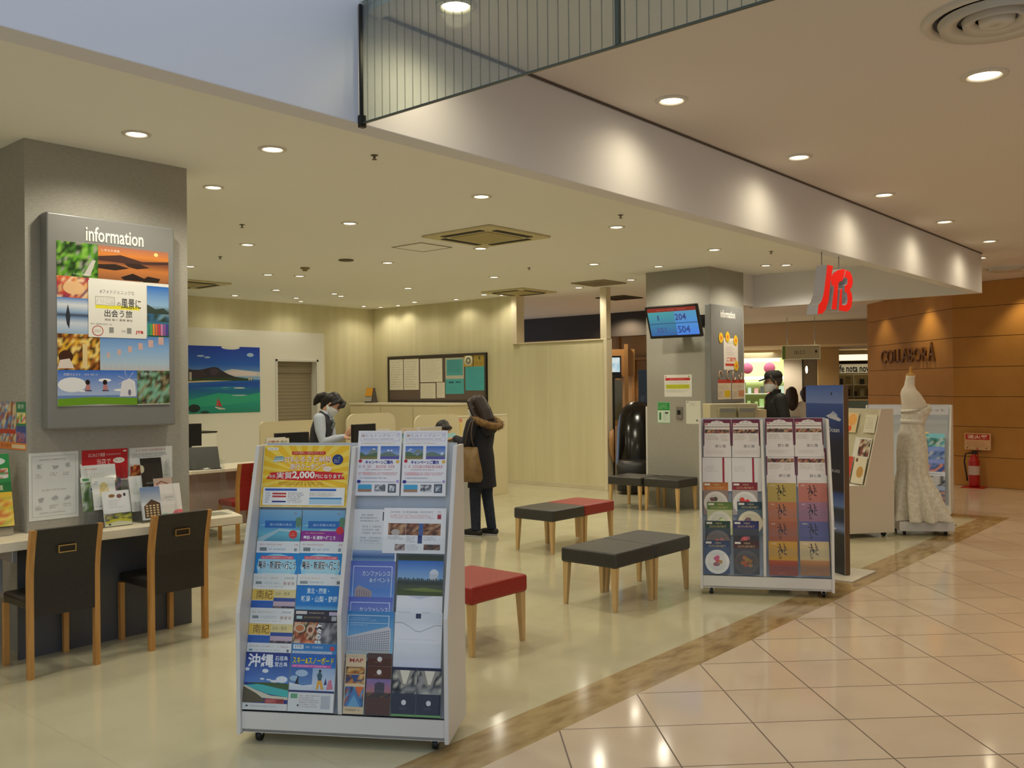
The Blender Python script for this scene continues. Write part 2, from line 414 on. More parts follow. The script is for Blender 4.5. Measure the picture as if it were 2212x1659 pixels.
# shop-front beam: rises as the atrium wall on the left, meets the mall ceiling on the right
struct('beam', MB().box((-8, 2.94, BEAM_Z), (2.46, 3.06, 7.0)).box((2.46, 2.94, BEAM_Z), (12.2, 3.06, 3.30)), M_BEAM, .004)
struct('beam_return', MB().box((12.08, 3.06, BEAM_Z), (12.2, 5.95, 3.30)).box((11.66, 5.88, BEAM_Z+.02), (12.08, 5.98, 3.30)), M_BEAM, .004)
struct('trim_2', MB().box((2.47, 2.932, 3.196), (12.195, 2.94, 3.208)), mat('shadow_gap_trim', (96, 84, 74), .6))
struct('trim_3', MB().box((2.47, -6.0, 3.185), (2.56, 2.93, 3.21)), M_MALLCEIL)
# walls of the shop, with two unseen ones added for the light
struct('wall_back', MB().box((-8, 13.75, 0), (11.85, 13.9, CEIL_S)), M_WALL)
struct('unseen_wall_front', MB().box((2.46, -9.1, 0), (33, -9.0, 3.31)), mat('warm_beige_wall', (190, 160, 122), .7))  # unseen corridor wall, added to keep low sky light off racks and brown wall
struct('unseen_wall_left', MB().box((-8, 3.06, 0), (-7.9, 13.75, CEIL_S)), M_WALL)  # unseen, added to shut out sky light and keep the shop warm
struct('wall_right', MB().box((11.75, 10.1, 0), (11.87, 13.75, CEIL_S)).box((11.75, 8.25, 0), (11.87, 10.1, 2.355)), M_WALL)
struct('trim_4', MB().box((11.70, 10.0, 2.355), (11.90, 10.12, CEIL_S)).box((11.735, 8.19, 0), (11.885, 8.25, 2.36)).box((11.735, 8.19, 2.355), (11.885, 10.1, 2.375)), mat('cream_trim', (222, 210, 180), .5), .004)
struct('baseboard_right', MB().box((11.735, 8.25, 0), (11.75, 13.75, .07)), mat('cream_baseboard', (206, 196, 166), .5), .003)
struct('trim_5', MB().box((11.74, 8.19, 2.36), (11.86, 8.31, CEIL_S)), mat('cream_post', (214, 202, 172), .5), .004)
# white panelled box with the poster and the shuttered doorway
struct('wall_panel', MB().box((2.5, 13.45, 0), (9.33, 13.75, 2.64)).box((9.33, 13.45, 2.12), (10.16, 13.75, 2.64)).box((10.16, 13.45, 0), (10.34, 13.75, 2.64)), M_WHITEWALL)
def slat_mat():
    m = mat('taupe_shutter', (150, 138, 116), .6); nt = m.node_tree; b = nt.nodes['Principled BSDF']
    tc = nt.nodes.new('ShaderNodeTexCoord'); w = nt.nodes.new('ShaderNodeTexWave'); w.bands_direction = 'Z'; w.inputs['Scale'].default_value = 5.2
    nt.links.new(tc.outputs['Object'], w.inputs['Vector']); bp = nt.nodes.new('ShaderNodeBump'); bp.inputs['Strength'].default_value = .6; bp.inputs['Distance'].default_value = .01
    nt.links.new(w.outputs['Fac'], bp.inputs['Height']); nt.links.new(bp.outputs['Normal'], b.inputs['Normal']); return m
struct('door_1', MB().box((9.33, 13.60, 0), (10.16, 13.64, 1.92)).box((9.33, 13.58, 1.92), (10.16, 13.66, 2.12)), slat_mat())
struct('trim_6', MB().box((9.29, 13.435, 0), (9.33, 13.46, 2.16)).box((10.16, 13.435, 0), (10.20, 13.46, 2.16)).box((9.29, 13.435, 2.12), (10.20, 13.46, 2.16)), M_WHITE, .003)

# pillars
struct('pillar', MB().box((2.28, 5.9, 0), (3.357, 6.98, CEIL_S)), M_PILLAR)
struct('pillar_inner', MB().box((10.70, 5.83, 0), (11.66, 6.80, CEIL_S)), M_PILLAR)
struct('partition', MB().box((10.86, 6.82, 0), (10.96, 6.93, 1.34)), M_WHITE, .004)

# massage corner behind the partition
M_TAN = mat('tan_wall', (190, 152, 106), .7); M_BULK = mat('dark_grey_bulkhead', (58, 54, 52), .7)
struct('bulkhead', MB().box((16.0, 8.75, 2.68), (16.2, 15.5, CEIL_S)), M_BULK)
struct('wall_tan', MB().box((16.9, 9.2, 0), (17.1, 15.5, 3.1)), M_TAN)
struct('trim_7', MB().box((16.80, 10.62, 0), (16.9, 10.68, 2.2)).box((16.80, 11.0, 0), (16.9, 11.06, 2.2)).box((16.80, 10.62, 2.2), (16.9, 11.06, 2.26)).box((16.55, 11.22, 0), (16.65, 11.30, 2.9)), mat('oak_door_frame', (168, 128, 78), .5), .004)
struct('door_2', MB().box((16.86, 10.68, 0), (16.90, 11.0, 2.2)), mat('tan_door', (150, 112, 70), .5), .01)

# far mall seen under the beam: bulkhead, lower ceiling, shop fronts
A23 = Vector((math.cos(R(23)), math.sin(R(23)), 0)); B23 = Vector((math.sin(R(23)), -math.cos(R(23)), 0)); UZ = Vector((0, 0, 1))
def far(d, l, z): return A23*d + B23*l + UZ*z
def fbox(mb, d0, d1, l0, l1, z0, z1, mi=0): return mb.obox(far((d0+d1)/2, (l0+l1)/2, (z0+z1)/2), A23, B23, UZ, d1-d0, l1-l0, z1-z0, mi)
M_FARTAN = mat('far_bulkhead_tan', (222, 196, 156), .7)
struct('bulkhead_far', fbox(MB(), 24.0, 24.3, -5, 4.5, 2.62, 3.20), M_FARTAN)
struct('ceiling_far', fbox(MB(), 24.3, 31, -5, 4.5, 2.62, 2.72), M_FARTAN)
struct('wall_far', fbox(fbox(MB(), 26.9, 27.1, -4, -.28, 2.40, 2.62), 31, 31.2, -5, 6, 0, 3.2), M_FARTAN)
struct('column_white', fbox(fbox(MB(), 26.2, 27.4, -.58, -.06, 0, 2.62), 26.9, 28.0, -.06, .36, 0, 2.62), mat('white_column', (206, 206, 204), .6), .01)
struct('trim_8', fbox(MB(), 26.16, 26.2, -.10, -.06, 0, 2.40), mat('dark_slot', (40, 36, 32), .6))
struct('column_tan', fbox(MB(), 25.6, 27.0, .30, .84, 0, 2.62), mat('tan_column', (196, 170, 124), .6), .01)

# brown feature wall: two flat runs meeting at a vertical seam
def wall_run(mb, p, q, z, t=.12):
    p, q = Vector((*p, 0)), Vector((*q, 0)); d = (q-p).normalized(); n = Vector((d.y, -d.x, 0))
    if n.x < 0: n = -n
    c = (p+q)/2 + n*t/2
    zs = [0, .465, .937, 1.41, 1.876, 2.35, 2.82, z]
    for i in range(7):
        mb.obox(c+UZ*((zs[i]+zs[i+1])/2), d, n, UZ, (q-p).length, t, zs[i+1]-zs[i]-.010)
    mb.obox(c+n*.01+UZ*z/2, d, n, UZ, (q-p).length, t-.02, z)
S0 = Vector((15.68, 4.216)); DL = Vector((.733, .680)).normalized(); ER = Vector((-.177, -.984)).normalized()
mbw = MB(); wall_run(mbw, S0, S0+DL*3.22, CEIL_M); wall_run(mbw, S0, S0+ER*9, CEIL_M)
struct('wall_brown', mbw, M_BROWN)

# glass smoke barrier hanging from the ceiling edge round the atrium
def wired_glass():
    m = clear_mat('wired_glass_lines', (240, 245, 238), 0.14, .05); nt = m.node_tree
    mx = [n for n in nt.nodes if n.type == 'MIX_SHADER'][0]; out = [n for n in nt.nodes if n.type == 'OUTPUT_MATERIAL'][0]
    tc = nt.nodes.new('ShaderNodeTexCoord'); sp = nt.nodes.new('ShaderNodeSeparateXYZ'); nt.links.new(tc.outputs['Object'], sp.inputs[0])
    a = nt.nodes.new('ShaderNodeMath'); a.operation = 'MULTIPLY'; a.inputs[1].default_value = 1/0.045; nt.links.new(sp.outputs['Y'], a.inputs[0])
    f = nt.nodes.new('ShaderNodeMath'); f.operation = 'FRACT'; nt.links.new(a.outputs[0], f.inputs[0])
    l = nt.nodes.new('ShaderNodeMath'); l.operation = 'LESS_THAN'; l.inputs[1].default_value = .05; nt.links.new(f.outputs[0], l.inputs[0])
    df = nt.nodes.new('ShaderNodeBsdfDiffuse'); df.inputs[0].default_value = (*lin((120, 118, 100)), 1)
    m2 = nt.nodes.new('ShaderNodeMixShader'); mu = nt.nodes.new('ShaderNodeMath'); mu.operation = 'MULTIPLY'; mu.inputs[1].default_value = .75
    nt.links.new(l.outputs[0], mu.inputs[0]); nt.links.new(mu.outputs[0], m2.inputs[0]); nt.links.new(mx.outputs[0], m2.inputs[1]); nt.links.new(df.outputs[0], m2.inputs[2])
    nt.links.new(m2.outputs[0], out.inputs[0]); return m
M_WIRED = wired_glass()
gb = thing('smoke_barrier', 'wired glass smoke barrier hanging from the ceiling edge against the white beam', 'glass screen', (2.45, 2.93, 2.72))
for y0, y1 in ((1.65, 2.925), (-.40, 1.64), (-2.5, -.41)):
    p = MB().box((-.0015, y0-2.93, 0), (.0015, y1-2.93, .50)).build('glass_pane', M_WIRED, gb)
    p['kind'] = 'thing'
M_GLEDGE = mat('green_glass_edge', (70, 76, 62), .3)
MB().box((-.006, -5.4, -.006), (.006, 0, 0)).build('bottom_edge', M_GLEDGE, gb)
MB().box((-.008, -1.285, 0), (.008, -1.27, .48)).build('joint_clip', M_GLEDGE, gb)
MB().box((-.012, -.018, -.02), (.014, .004, .03)).box((-.007, -.010, .03), (.007, .0, .49)).build('end_bracket', M_DKMETAL, gb)

# raised lettering on the brown wall
def letters(name, t, M4, w, h, depth, m, parent=None, bold=.02):
    V, Fc = glyphs(t, 0.0); ax, bx = min(p[0] for p in V), max(p[0] for p in V); ay, by = min(p[1] for p in V), max(p[1] for p in V)
    if bold: V, Fc = glyphs(t, bold)
    bm = bmesh.new(); vs = [bm.verts.new(((p[0]-ax)/(bx-ax)*w, (p[1]-ay)/(by-ay)*h, 0)) for p in V]
    for f in Fc:
        try: bm.faces.new([vs[i] for i in f])
        except ValueError: pass
    bmesh.ops.remove_doubles(bm, verts=bm.verts, dist=1e-5)
    r = bmesh.ops.extrude_face_region(bm, geom=list(bm.faces)); bmesh.ops.translate(bm, verts=[g for g in r['geom'] if isinstance(g, bmesh.types.BMVert)], vec=(0, 0, depth))
    bmesh.ops.recalc_face_normals(bm, faces=bm.faces); me = bpy.data.meshes.new(name); bm.to_mesh(me); bm.free(); me.materials.append(m)
    o = bpy.data.objects.new(name, me); COL.objects.link(o)
    if parent: o.parent = parent
    o.matrix_basis = M4
    return o
def frame4(o, xa, ya):
    xa = Vector(xa).normalized(); ya = Vector(ya).normalized(); za = xa.cross(ya)
    return Matrix(((xa.x, ya.x, za.x, o[0]), (xa.y, ya.y, za.y, o[1]), (xa.z, ya.z, za.z, o[2]), (0, 0, 0, 1)))
dl3 = Vector((DL.x, DL.y, 0)); nl = Vector((-DL.y, DL.x, 0)); nl = nl if nl.x < 0 else -nl
M_BRNLET = mat('brown_raised_letter', (122, 84, 44), .5, spec=.15)
p = Vector((S0.x, S0.y, 0)) + dl3*2.58 + UZ*2.0
wl = letters('wall_lettering', 'COLLABOR', frame4(p, -dl3, UZ), 1.78, .25, .03, M_BRNLET, None, 0.0)
tag(wl, 'raised brown capital letters mounted on the brown wall', 'lettering')
la = letters('tall_letter', 'A', Matrix.Identity(4), .22, .32, .03, M_BRNLET, wl, 0.0); la.matrix_basis = wl.matrix_basis.inverted() @ frame4(p - dl3*1.81, -dl3, UZ)

# ================================================================== LAMPS, VENTS AND OTHER CEILING FITTINGS
def lamp_light(parent, w, col, size, blend, z=-.02, soft=.05):
    l = bpy.data.lights.new('lamp_light', 'SPOT'); l.energy = w; l.color = col; l.spot_size = R(size); l.spot_blend = blend; l.shadow_soft_size = soft
    o = bpy.data.objects.new('lamp_light', l); COL.objects.link(o); o.parent = parent; o.location = (0, 0, z); return o
def downlight(r, glow, name='downlight'):
    t = thing(name, None, 'ceiling light')
    MB().lathe([(r+.022, 0), (r+.020, -.006), (r+.004, -.010), (r, -.006), (r-.006, -.0025), (r-.006, 0)], n=28).build('trim_ring', M_RING, t)
    MB().lathe([(r-.006, -.003), (r*.5, -.006), (.001, -.007)], n=24).build('lamp_lens', glow, t)
    return t
SHOP_LIGHTS = [  # x, y, radius, where
 (2.70, 5.32, .062, 'nearest the top left pillar front'), (3.46, 5.02, .066, 'close behind the shop-front beam, nearest its left end'), (3.80, 6.29, .058, 'just right of the near grey pillar'),
 (5.46, 5.03, .062, 'second along the row behind the beam'), (5.49, 6.74, .060, 'left of the nearer ceiling cassette'), (7.41, 5.04, .062, 'right of the nearer ceiling cassette, third behind the beam'),
 (5.54, 8.51, .062, 'left of the flat dark detector, nearest the pillar'), (7.48, 6.91, .062, 'just behind the nearer ceiling cassette'), (9.43, 5.07, .062, 'in front of the inner grey column, fourth behind the beam'),
 (7.52, 8.51, .060, 'behind the square ceiling hatch'), (6.01, 10.5, .055, 'touching the right edge of the near grey pillar'), (7.17, 10.53, .058, 'in front of the beach poster, left of a pair'),
 (7.56, 10.36, .058, 'in front of the beach poster, right of a pair'), (9.44, 6.77, .060, 'half way between both ceiling cassettes'), (10.22, 6.3, .055, 'tight against the left face of the inner column'),
 (11.14, 5.25, .055, 'in front of the inner column, left of a pair'), (11.29, 5.04, .058, 'in front of the inner column, right of a pair'), (9.54, 8.56, .060, 'in front of the farther ceiling cassette'),
 (11.21, 7.38, .058, 'between the cream post and the inner column'), (9.64, 10.44, .060, 'over the service desk in the middle'), (8.35, 12.05, .058, 'above the beach poster, second row from the back wall'),
 (11.50, 8.54, .058, 'over the cream partition'), (9.34, 11.87, .052, 'above the doorway shutter, left of a touching pair'), (9.65, 12.09, .055, 'above the doorway shutter, right of a touching pair'),
 (11.21, 10.29, .055, 'left edge of the farther ceiling cassette'), (11.49, 10.13, .052, 'right of centre under the farther ceiling cassette'), (8.35, 13.2, .058, 'close to the back wall above the beach poster'),
 (9.30, 12.85, .052, 'close to the back wall above the doorway'), (11.26, 12.03, .055, 'over the notice board, front of a pair'), (11.50, 12.73, .050, 'over the notice board, back of a pair'),
 (11.45, 11.17, .052, 'over the right end of the notice board'), (9.73, 13.3, .052, 'against the back wall right of the doorway'), (11.15, 13.3, .052, 'in the far back corner, left of two'), (11.48, 13.2, .050, 'in the far back corner, right of two')]
dl0 = downlight(.055, M_LAMP)
for i, (x, y, r, wh) in enumerate(SHOP_LIGHTS):
    d = dl0 if i == 0 else copy_tree(dl0)
    d.location = (x, y, CEIL_S); d.scale = (r/.055, r/.055, 1)
    tag(d, 'round white shop downlight ' + wh, 'ceiling light', 'shop ceiling downlights')
for i, (x, y, r, wh) in enumerate(SHOP_LIGHTS):
    l = bpy.data.lights.new('shop_lamp', 'SPOT'); l.energy = SHOP_W*(1.0 if y < 10 else .75 if y < 11.5 and x < 11 else .22); l.color = WARM_SHOP; l.spot_size = R(150); l.spot_blend = .6; l.shadow_soft_size = .06
    o = bpy.data.objects.new('shop_lamp', l); COL.objects.link(o); o.location = (x, y, CEIL_S-.03)
for x, y in ((-.5, 5.03), (1.0, 5.03), (-2.5, 5.03), (-.5, 7.5), (-2.5, 7.5), (-.5, 10.4), (1.8, 10.4), (3.6, 10.4), (3.5, 12.8), (1.0, 12.8)):   # the same row going on left of the picture
    l = bpy.data.lights.new('shop_lamp', 'SPOT'); l.energy = SHOP_W; l.color = WARM_SHOP; l.spot_size = R(150); l.spot_blend = .6; l.shadow_soft_size = .06
    o = bpy.data.objects.new('shop_lamp', l); COL.objects.link(o); o.location = (x, y, CEIL_S-.03)
MALL_LIGHTS = [(2.72, 2.64, .062, 'seen through the wired glass barrier'), (4.42, 2.63, .066, 'nearest the glass in the row along the beam'), (5.16, 1.22, .082, 'wide recessed one beside the round air diffuser'),
 (6.12, 2.63, .066, 'second from the glass in the row along the beam'), (7.83, 2.63, .066, 'third from the glass in the row along the beam'), (9.55, 2.63, .066, 'fourth from the glass in the row along the beam'),
 (11.21, 2.62, .066, 'fifth from the glass in the row along the beam'), (12.40, 2.40, .060, 'rightmost of three by the end of the beam'), (12.62, 3.05, .060, 'lowest of three by the end of the beam'), (18.6, 6.65, .06, 'far one under the beam beside the red letters sign')]
ml0 = downlight(.055, M_LAMPM, 'mall_downlight')
for i, (x, y, r, wh) in enumerate(MALL_LIGHTS):
    d = ml0 if i == 0 else copy_tree(ml0)
    d.location = (x, y, CEIL_M); d.scale = (r/.055, r/.055, 1.3)
    tag(d, 'round mall ceiling downlight, ' + wh, 'ceiling light', 'mall ceiling downlights')
def mall_lamp(x, y, w=MALL_W, size=165, blend=1.0, col=WARM_MALL, soft=.06, z=CEIL_M-.03):
    l = bpy.data.lights.new('mall_lamp', 'SPOT'); l.energy = w; l.color = col; l.spot_size = R(size); l.spot_blend = blend; l.shadow_soft_size = soft
    o = bpy.data.objects.new('mall_lamp', l); COL.objects.link(o); o.location = (x, y, z)
for x, y, r, wh in MALL_LIGHTS: mall_lamp(x, y, MALL_W*(.55 if 2 < y < 2.8 else 1.0))
for x in (4.4, 6.1, 7.8, 9.5, 11.2, 13.0):       # unseen lamps added to light the floor, continuing the corridor's rows
    for y in (.9, -1.2, -3.4): mall_lamp(x, y, MALL_W*1.0, 115, .5)
for k, a in enumerate((2.42, .74)):               # wall washers by the brown wall
    q = S0+DL*a; mall_lamp(q.x-.30*DL.y-.0, q.y+.30*DL.x, WALL_W, 95, .7, (1, .80, .44))
for a, wh in ((2.42, 'above the left pool of light on the brown wall'), (.74, 'above the right pool of light on the brown wall')):
    q = S0+DL*a; d = copy_tree(ml0, loc=(q.x-.30*DL.y, q.y+.30*DL.x, CEIL_M)); d.scale = (1, 1, 1.3)
    tag(d, 'small wall washer downlight ' + wh, 'ceiling light', 'wall washers of the brown wall')
q = S0+ER*1.08; mall_lamp(q.x-.3, q.y, WALL_W, 95, .7, (1, .80, .44))
q = S0+ER*3.2; mall_lamp(q.x-.3, q.y, WALL_W, 95, .7, (1, .80, .44))
for d, l_ in ((19.5, -1.6), (22.5, .2), (22.5, -2.4), (25.4, -.8)): 
    q = far(d, l_, 0); mall_lamp(q.x, q.y, MALL_W*3.4, 150, .6, (1.0, .80, .52), .05, 2.55 if d > 24 else CEIL_M-.03)
for x, y in ((13.6, 9.6), (15.6, 10.6)): mall_lamp(x, y, 100, 150, .6, (1, .78, .50), .06, CEIL_S-.03)  # lamps without fixtures, added to brighten the tan massage corner

# square cassettes
def cassette(name, label, x, y, s, slots):
    t = thing(name, label, 'air conditioner', (x, y, CEIL_S))
    MB().prism([(-s, -s), (s, -s), (s, s), (-s, s)], lambda a, b, d: (a*(1 if d < -.001 else 1.0), b, d), -.022, 0).build('cassette_panel', M_VENT, t, .008)
    MB().box((-s*.56, -s*.56, -.030), (s*.56, s*.56, -.022)).build('intake_grille', mat('intake_grille_cream', (176, 162, 112), .6, bump=.4, bscale=(90, 90, 1)), t, .004)
    for dx, dy in ((0, 1), (0, -1), (1, 0), (-1, 0)):
        w, h = (s*.58, s*.075) if dx == 0 else (s*.075, s*.58)
        MB().box((dx*s*.76-w, dy*s*.76-h, -.027), (dx*s*.76+w, dy*s*.76+h, -.0215)).build('air_slot', M_VENTDK, t)
    return t
cassette('ceiling_cassette', 'large square ceiling air cassette in the middle, the nearer one', 6.91, 6.30, .47, 4)
cassette('ceiling_cassette', 'square ceiling air cassette over the notice wall, the farther one', 11.30, 9.60, .44, 4)
cassette('ceiling_cassette', 'square ceiling air cassette half hidden behind the near grey pillar', 6.9, 12.2, .47, 4)
h = thing('ceiling_hatch', 'thin square outline of an access hatch beside the nearer cassette', 'hatch', (6.966, 7.315, CEIL_S))
MB().box((-.22, -.22, -.004), (.22, .22, 0)).build('hatch_cover', M_CEIL, h)
hf = MB()
for a, b, c_, d in ((-.235, -.235, .235, -.22), (-.235, .22, .235, .235), (-.235, -.22, -.22, .22), (.22, -.22, .235, .22)): hf.box((a, b, -.007), (c_, d, 0))
hf.build('hatch_frame', mat('hatch_frame_grey', (150, 142, 116), .5), h)
def grille(label, x, y, s, m, z=CEIL_S):
    t = thing('ceiling_vent', label, 'vent', (x, y, z))
    MB().box((-s, -s, -.018), (s, s, 0)).build('vent_frame', m, t, .006)
    b = MB()
    for i in range(7): b.box((-s*.8, -s*.8+i*s*.24, -.024), (s*.8, -s*.8+i*s*.24+.02, -.018))
    b.build('vent_louvre', m, t)
M_VENT2 = mat('vent_taupe', (150, 138, 108), .6)
grille('square beige ceiling vent crossed by the cream post', 11.19, 7.94, .30, M_VENT2)
grille('dark square ceiling vent in the void behind the cream post', 13.3, 9.0, .30, mat('vent_dark_brown', (66, 58, 48), .6))
def diffuser(label, x, y, s):
    t = thing('round_diffuser', label, 'vent', (x, y, CEIL_M)); m = mat('diffuser_white', (206, 200, 190), .4)
    MB().lathe([(s, 0), (s*.99, -.014), (s*.93, -.024), (s*.86, -.016), (s*.84, -.001)], n=48).build('outer_ring', m, t)
    MB().lathe([(s*.845, -.0015), (.001, -.0016)], n=40).build('throat', mat('diffuser_dark_throat', (52, 56, 66), .6), t)
    for k, (a, b) in enumerate(((.78, .52), (.46, .28), (.24, .001))):
        MB().lathe([(s*a, -.012), (s*(a*.96), -.036), (s*(a*.86+b*.14), -.045), (s*b, -.020 if k < 2 else -.048), (s*b+.0005, -.012)], n=44).build('diffuser_cone', m, t)
diffuser('large round concentric air diffuser on the mall ceiling, cut by the top frame', 4.36, .98, .30)
diffuser('small distant round air diffuser beyond the end of the beam', 14.0, 3.03, .33)
def sprinkler(label, x, y, z=CEIL_S, r=.017):
    t = thing('sprinkler_head', label, 'sprinkler', (x, y, z)); m = mat('sprinkler_grey', (112, 104, 88), .4, .4)
    MB().lathe([(r*1.5, 0), (r*1.5, -.004), (r*.5, -.006), (r*.5, -.022), (.001, -.022)], n=14).build('sprinkler_body', m, t)
    MB().lathe([(r, -.028), (r, -.031), (.001, -.031)], n=14).lathe([(.001, -.028), (r, -.028)], n=14).build('deflector', m, t)
for lb, x, y in (('nearest the glass barrier', 4.01, 4.66), ('left of the nearer cassette', 4.84, 7.52), ('right of the nearer cassette', 6.92, 4.66), ('between the two cassettes', 9.13, 7.58), ('in front of the inner column', 10.03, 4.66), ('right of the near pillar', 5.82, 9.5)):
    sprinkler('small grey ceiling sprinkler ' + lb, x, y)
t = thing('smoke_detector', 'flat dark round detector in the shop ceiling above the staff', 'detector', (7.01, 8.68, CEIL_S))
MB().lathe([(.09, 0), (.09, -.012), (.075, -.016), (.001, -.016)], n=24).build('detector_body', mat('detector_brown', (96, 84, 56), .6), t)
t = thing('alarm_sensor', 'small two step ceiling sensor left of the flat detector', 'detector', (7.09, 9.6, CEIL_S))
MB().lathe([(.06, 0), (.06, -.015), (.03, -.03), (.03, -.045), (.001, -.046)], n=18).build('sensor_body', mat('sensor_beige', (150, 136, 100), .6), t)
# ================================================================== BROCHURE RACKS
def rack(label, M, ang, W=.994, back=.385):
    t = thing('brochure_rack', label, 'brochure rack', (M[0], M[1], 0), ang)
    h = W/2
    prof = [(0, .045), (0, .60), (.235, 1.352), (back, 1.352), (back, .045)]
    for x0 in (-h, h-.020):
        MB().prism(prof, lambda a, b, d: (d, a, b), x0, x0+.020).build('side_panel', M_WHITE, t, .003)
    prof2 = [(.02, .15), (.02, .60), (.25, 1.345), (.36, 1.345), (.10, .15)]
    MB().prism(prof2, lambda a, b, d: (d, a, b), -.020, .000).build('divider', M_WHITE, t, .002)
    MB().prism([(.056, .15), (.322, 1.36), (.334, 1.36), (.068, .15)], lambda a, b, d: (d, a, b), -h+.02, h-.02).build('display_panel', M_GREYBACK, t)
    MB().box((-h+.02, .012, .055), (h-.02, .030, .150)).box((-h+.02, .012, .145), (h-.02, .07, .150)).build('kickboard', M_WHITE, t, .003)
    MB().box((-h+.02, .012, .055), (h-.02, back-.01, .070)).build('bottom_shelf', M_WHITE, t)
    MB().box((-h+.02, back-.014, .07), (h-.02, back, 1.345)).build('back_panel', M_WHITE, t)
    for cx in (-h+.085, h-.075):
        for cy in (.065, back-.07):
            c = thing('caster', None, None); c.parent = t; c.location = (cx, cy, 0); del_keys(c)
            MB().lathe([(.024, -.012), (.026, -.008), (.026, .008), (.024, .012)], (0, 0, .026), 18, M=Euler((0, R(90), 0)).to_matrix()).tube([(-.012, 0, .026), (.012, 0, .026)], .023, 16).build('wheel', M_BLACK, c)
            MB().box((-.018, -.016, .030), (.018, .016, .056)).build('fork', M_CHROME, c, .003)
    return t
def del_keys(o):
    for k in ('label', 'category', 'group'):
        if k in o: del o[k]
RM1, RA1 = (2.596, 3.283), math.atan2(-.846, .533)
RM2, RA2 = (6.556, 3.111), math.atan2(-.873, .487)
rack1 = rack('nearest white brochure rack on casters with the yellow poster', RM1, RA1)
rack2 = rack('white brochure rack on casters with food and horse-painted booklets', RM2, RA2)

def on_rack(o, M, ang, u, z, off=.006, tilt=.218, lean=0.0):
    """lower left corner of a sheet laid on a rack's sloping display"""
    U = Vector((math.cos(ang), math.sin(ang), 0)); V = Vector((-math.sin(ang), math.cos(ang), 0))
    up = (UZ + V*tilt).normalized(); n = U.cross(up)
    P = Vector((M[0], M[1], 0)) + U*u + V*(.05+(z-.2)*tilt) + UZ*z + n*off
    return pose(o, P, U, up)
def pocket(rk, M, ang, u0, u1, z0, z1, off=.014):
    o = MB().box((0, 0, 0), (u1-u0, z1-z0, .002)).build('acrylic_pocket', M_ACRYL)
    on_rack(o, M, ang, u0, z0, off)
    o.parent = rk; o.matrix_basis = rk.matrix_basis.inverted() @ o.matrix_basis
SL = math.sqrt(1+.218**2)

W_ = (240, 240, 238); NAVY = (26, 34, 92); RED_ = (206, 32, 40); BLUE_ = (40, 120, 200); YEL = (246, 200, 40)
def put(a, name, label, cat, M, ang, u, z, off, group=None):
    o = a.build(name); on_rack(o, M, ang, u, z, off); return tag(o, label, cat, group)

# --- rack 1, left bay ------------------------------------------------
a = Art(.436, .300, (250, 200, 30), .0015, 3)
cx, cy = .5, .52
for k in range(22):
    th = 2*math.pi*k/22; a.P([(cx, cy), (cx+1.2*math.cos(th), cy+1.2*math.sin(th)), (cx+1.2*math.cos(th+.13), cy+1.2*math.sin(th+.13))], (255, 222, 90))
a.R(0, 0, 1, .012, (250, 240, 190)).R(0, .988, 1, 1, (250, 240, 190)).R(0, 0, .008, 1, (250, 240, 190)).R(.992, 0, 1, 1, (250, 240, 190))
a.R(.02, .02, .98, .33, (250, 206, 50))
a.R(.33, .845, .72, .895, RED_).T('JTBで寄附して旅行に行くなら', .35, .853, .70, .887, (255, 240, 200))
a.T('JTB', .06, .92, .10, .95, (200, 30, 40)).R(.045, .915, .17, .96, (250, 246, 230)).T('日本の旅', .06, .925, .155, .95, (120, 110, 100))
a.T('JTBふるさと納税', .25, .71, .79, .82, (255, 250, 240), .0, (214, 30, 30), .032)
a.T('旅行クーポンで', .32, .60, .73, .70, (255, 250, 240), .0, (214, 30, 30), .032)
a.P([(.05, .45), (.10, .54), (.07, .55), (.5, .585), (.95, .55), (.92, .53), (.96, .45), (.5, .425)], (216, 26, 28))
a.T('実質', .17, .455, .35, .56, (255, 252, 244), .006, (170, 16, 20), .028).T('2,000', .355, .45, .61, .57, (255, 252, 244), .03, (170, 16, 20), .04)
a.T('円になります!', .62, .462, .93, .525, (255, 252, 244), .0, (170, 16, 20), .03).T('負担', .085, .465, .155, .52, (255, 244, 224))
a.E(.865, .765, .062, .085, (24, 48, 128)).T('一部', .835, .785, .895, .81, (130, 220, 120)).D(.825, .71, .905, .775, 3, (230, 230, 240))
a.E(.755, .615, .05, .042, (252, 238, 220)).D(.72, .60, .79, .63, 2, (200, 60, 40))
a.P([(.12, .72), (.24, .74), (.25, .80), (.13, .79)], (160, 190, 190)).P([(.12, .72), (.24, .74), (.24, .76), (.12, .75)], (220, 226, 220)).P([(.14, .79), (.24, .80), (.22, .82), (.13, .81)], (120, 160, 170))
a.D(.2, .35, .8, .41, 2, (150, 100, 30), .5, .15)
a.R(.03, .03, .97, .315, (246, 246, 242)).R(.05, .26, .42, .295, (40, 96, 190), None).R(.57, .26, .87, .295, (40, 96, 190))
for y in (.20, .155): a.R(.14, y, .30, y+.028, (200, 60, 60))
a.R(.14, .075, .30, .10, (50, 60, 140)).D(.06, .06, .12, .24, 5, (80, 90, 110)).D(.32, .06, .52, .24, 6, (120, 120, 130)).D(.57, .17, .92, .24, 4, (150, 130, 110)).R(.57, .05, .94, .15, (180, 214, 236)).R(.57, .13, .94, .155, (60, 140, 200))
put(a, 'campaign_poster', 'yellow and red sunburst poster at the top left of the nearest rack', 'poster', RM1, RA1, -.474, 1.055, .016)

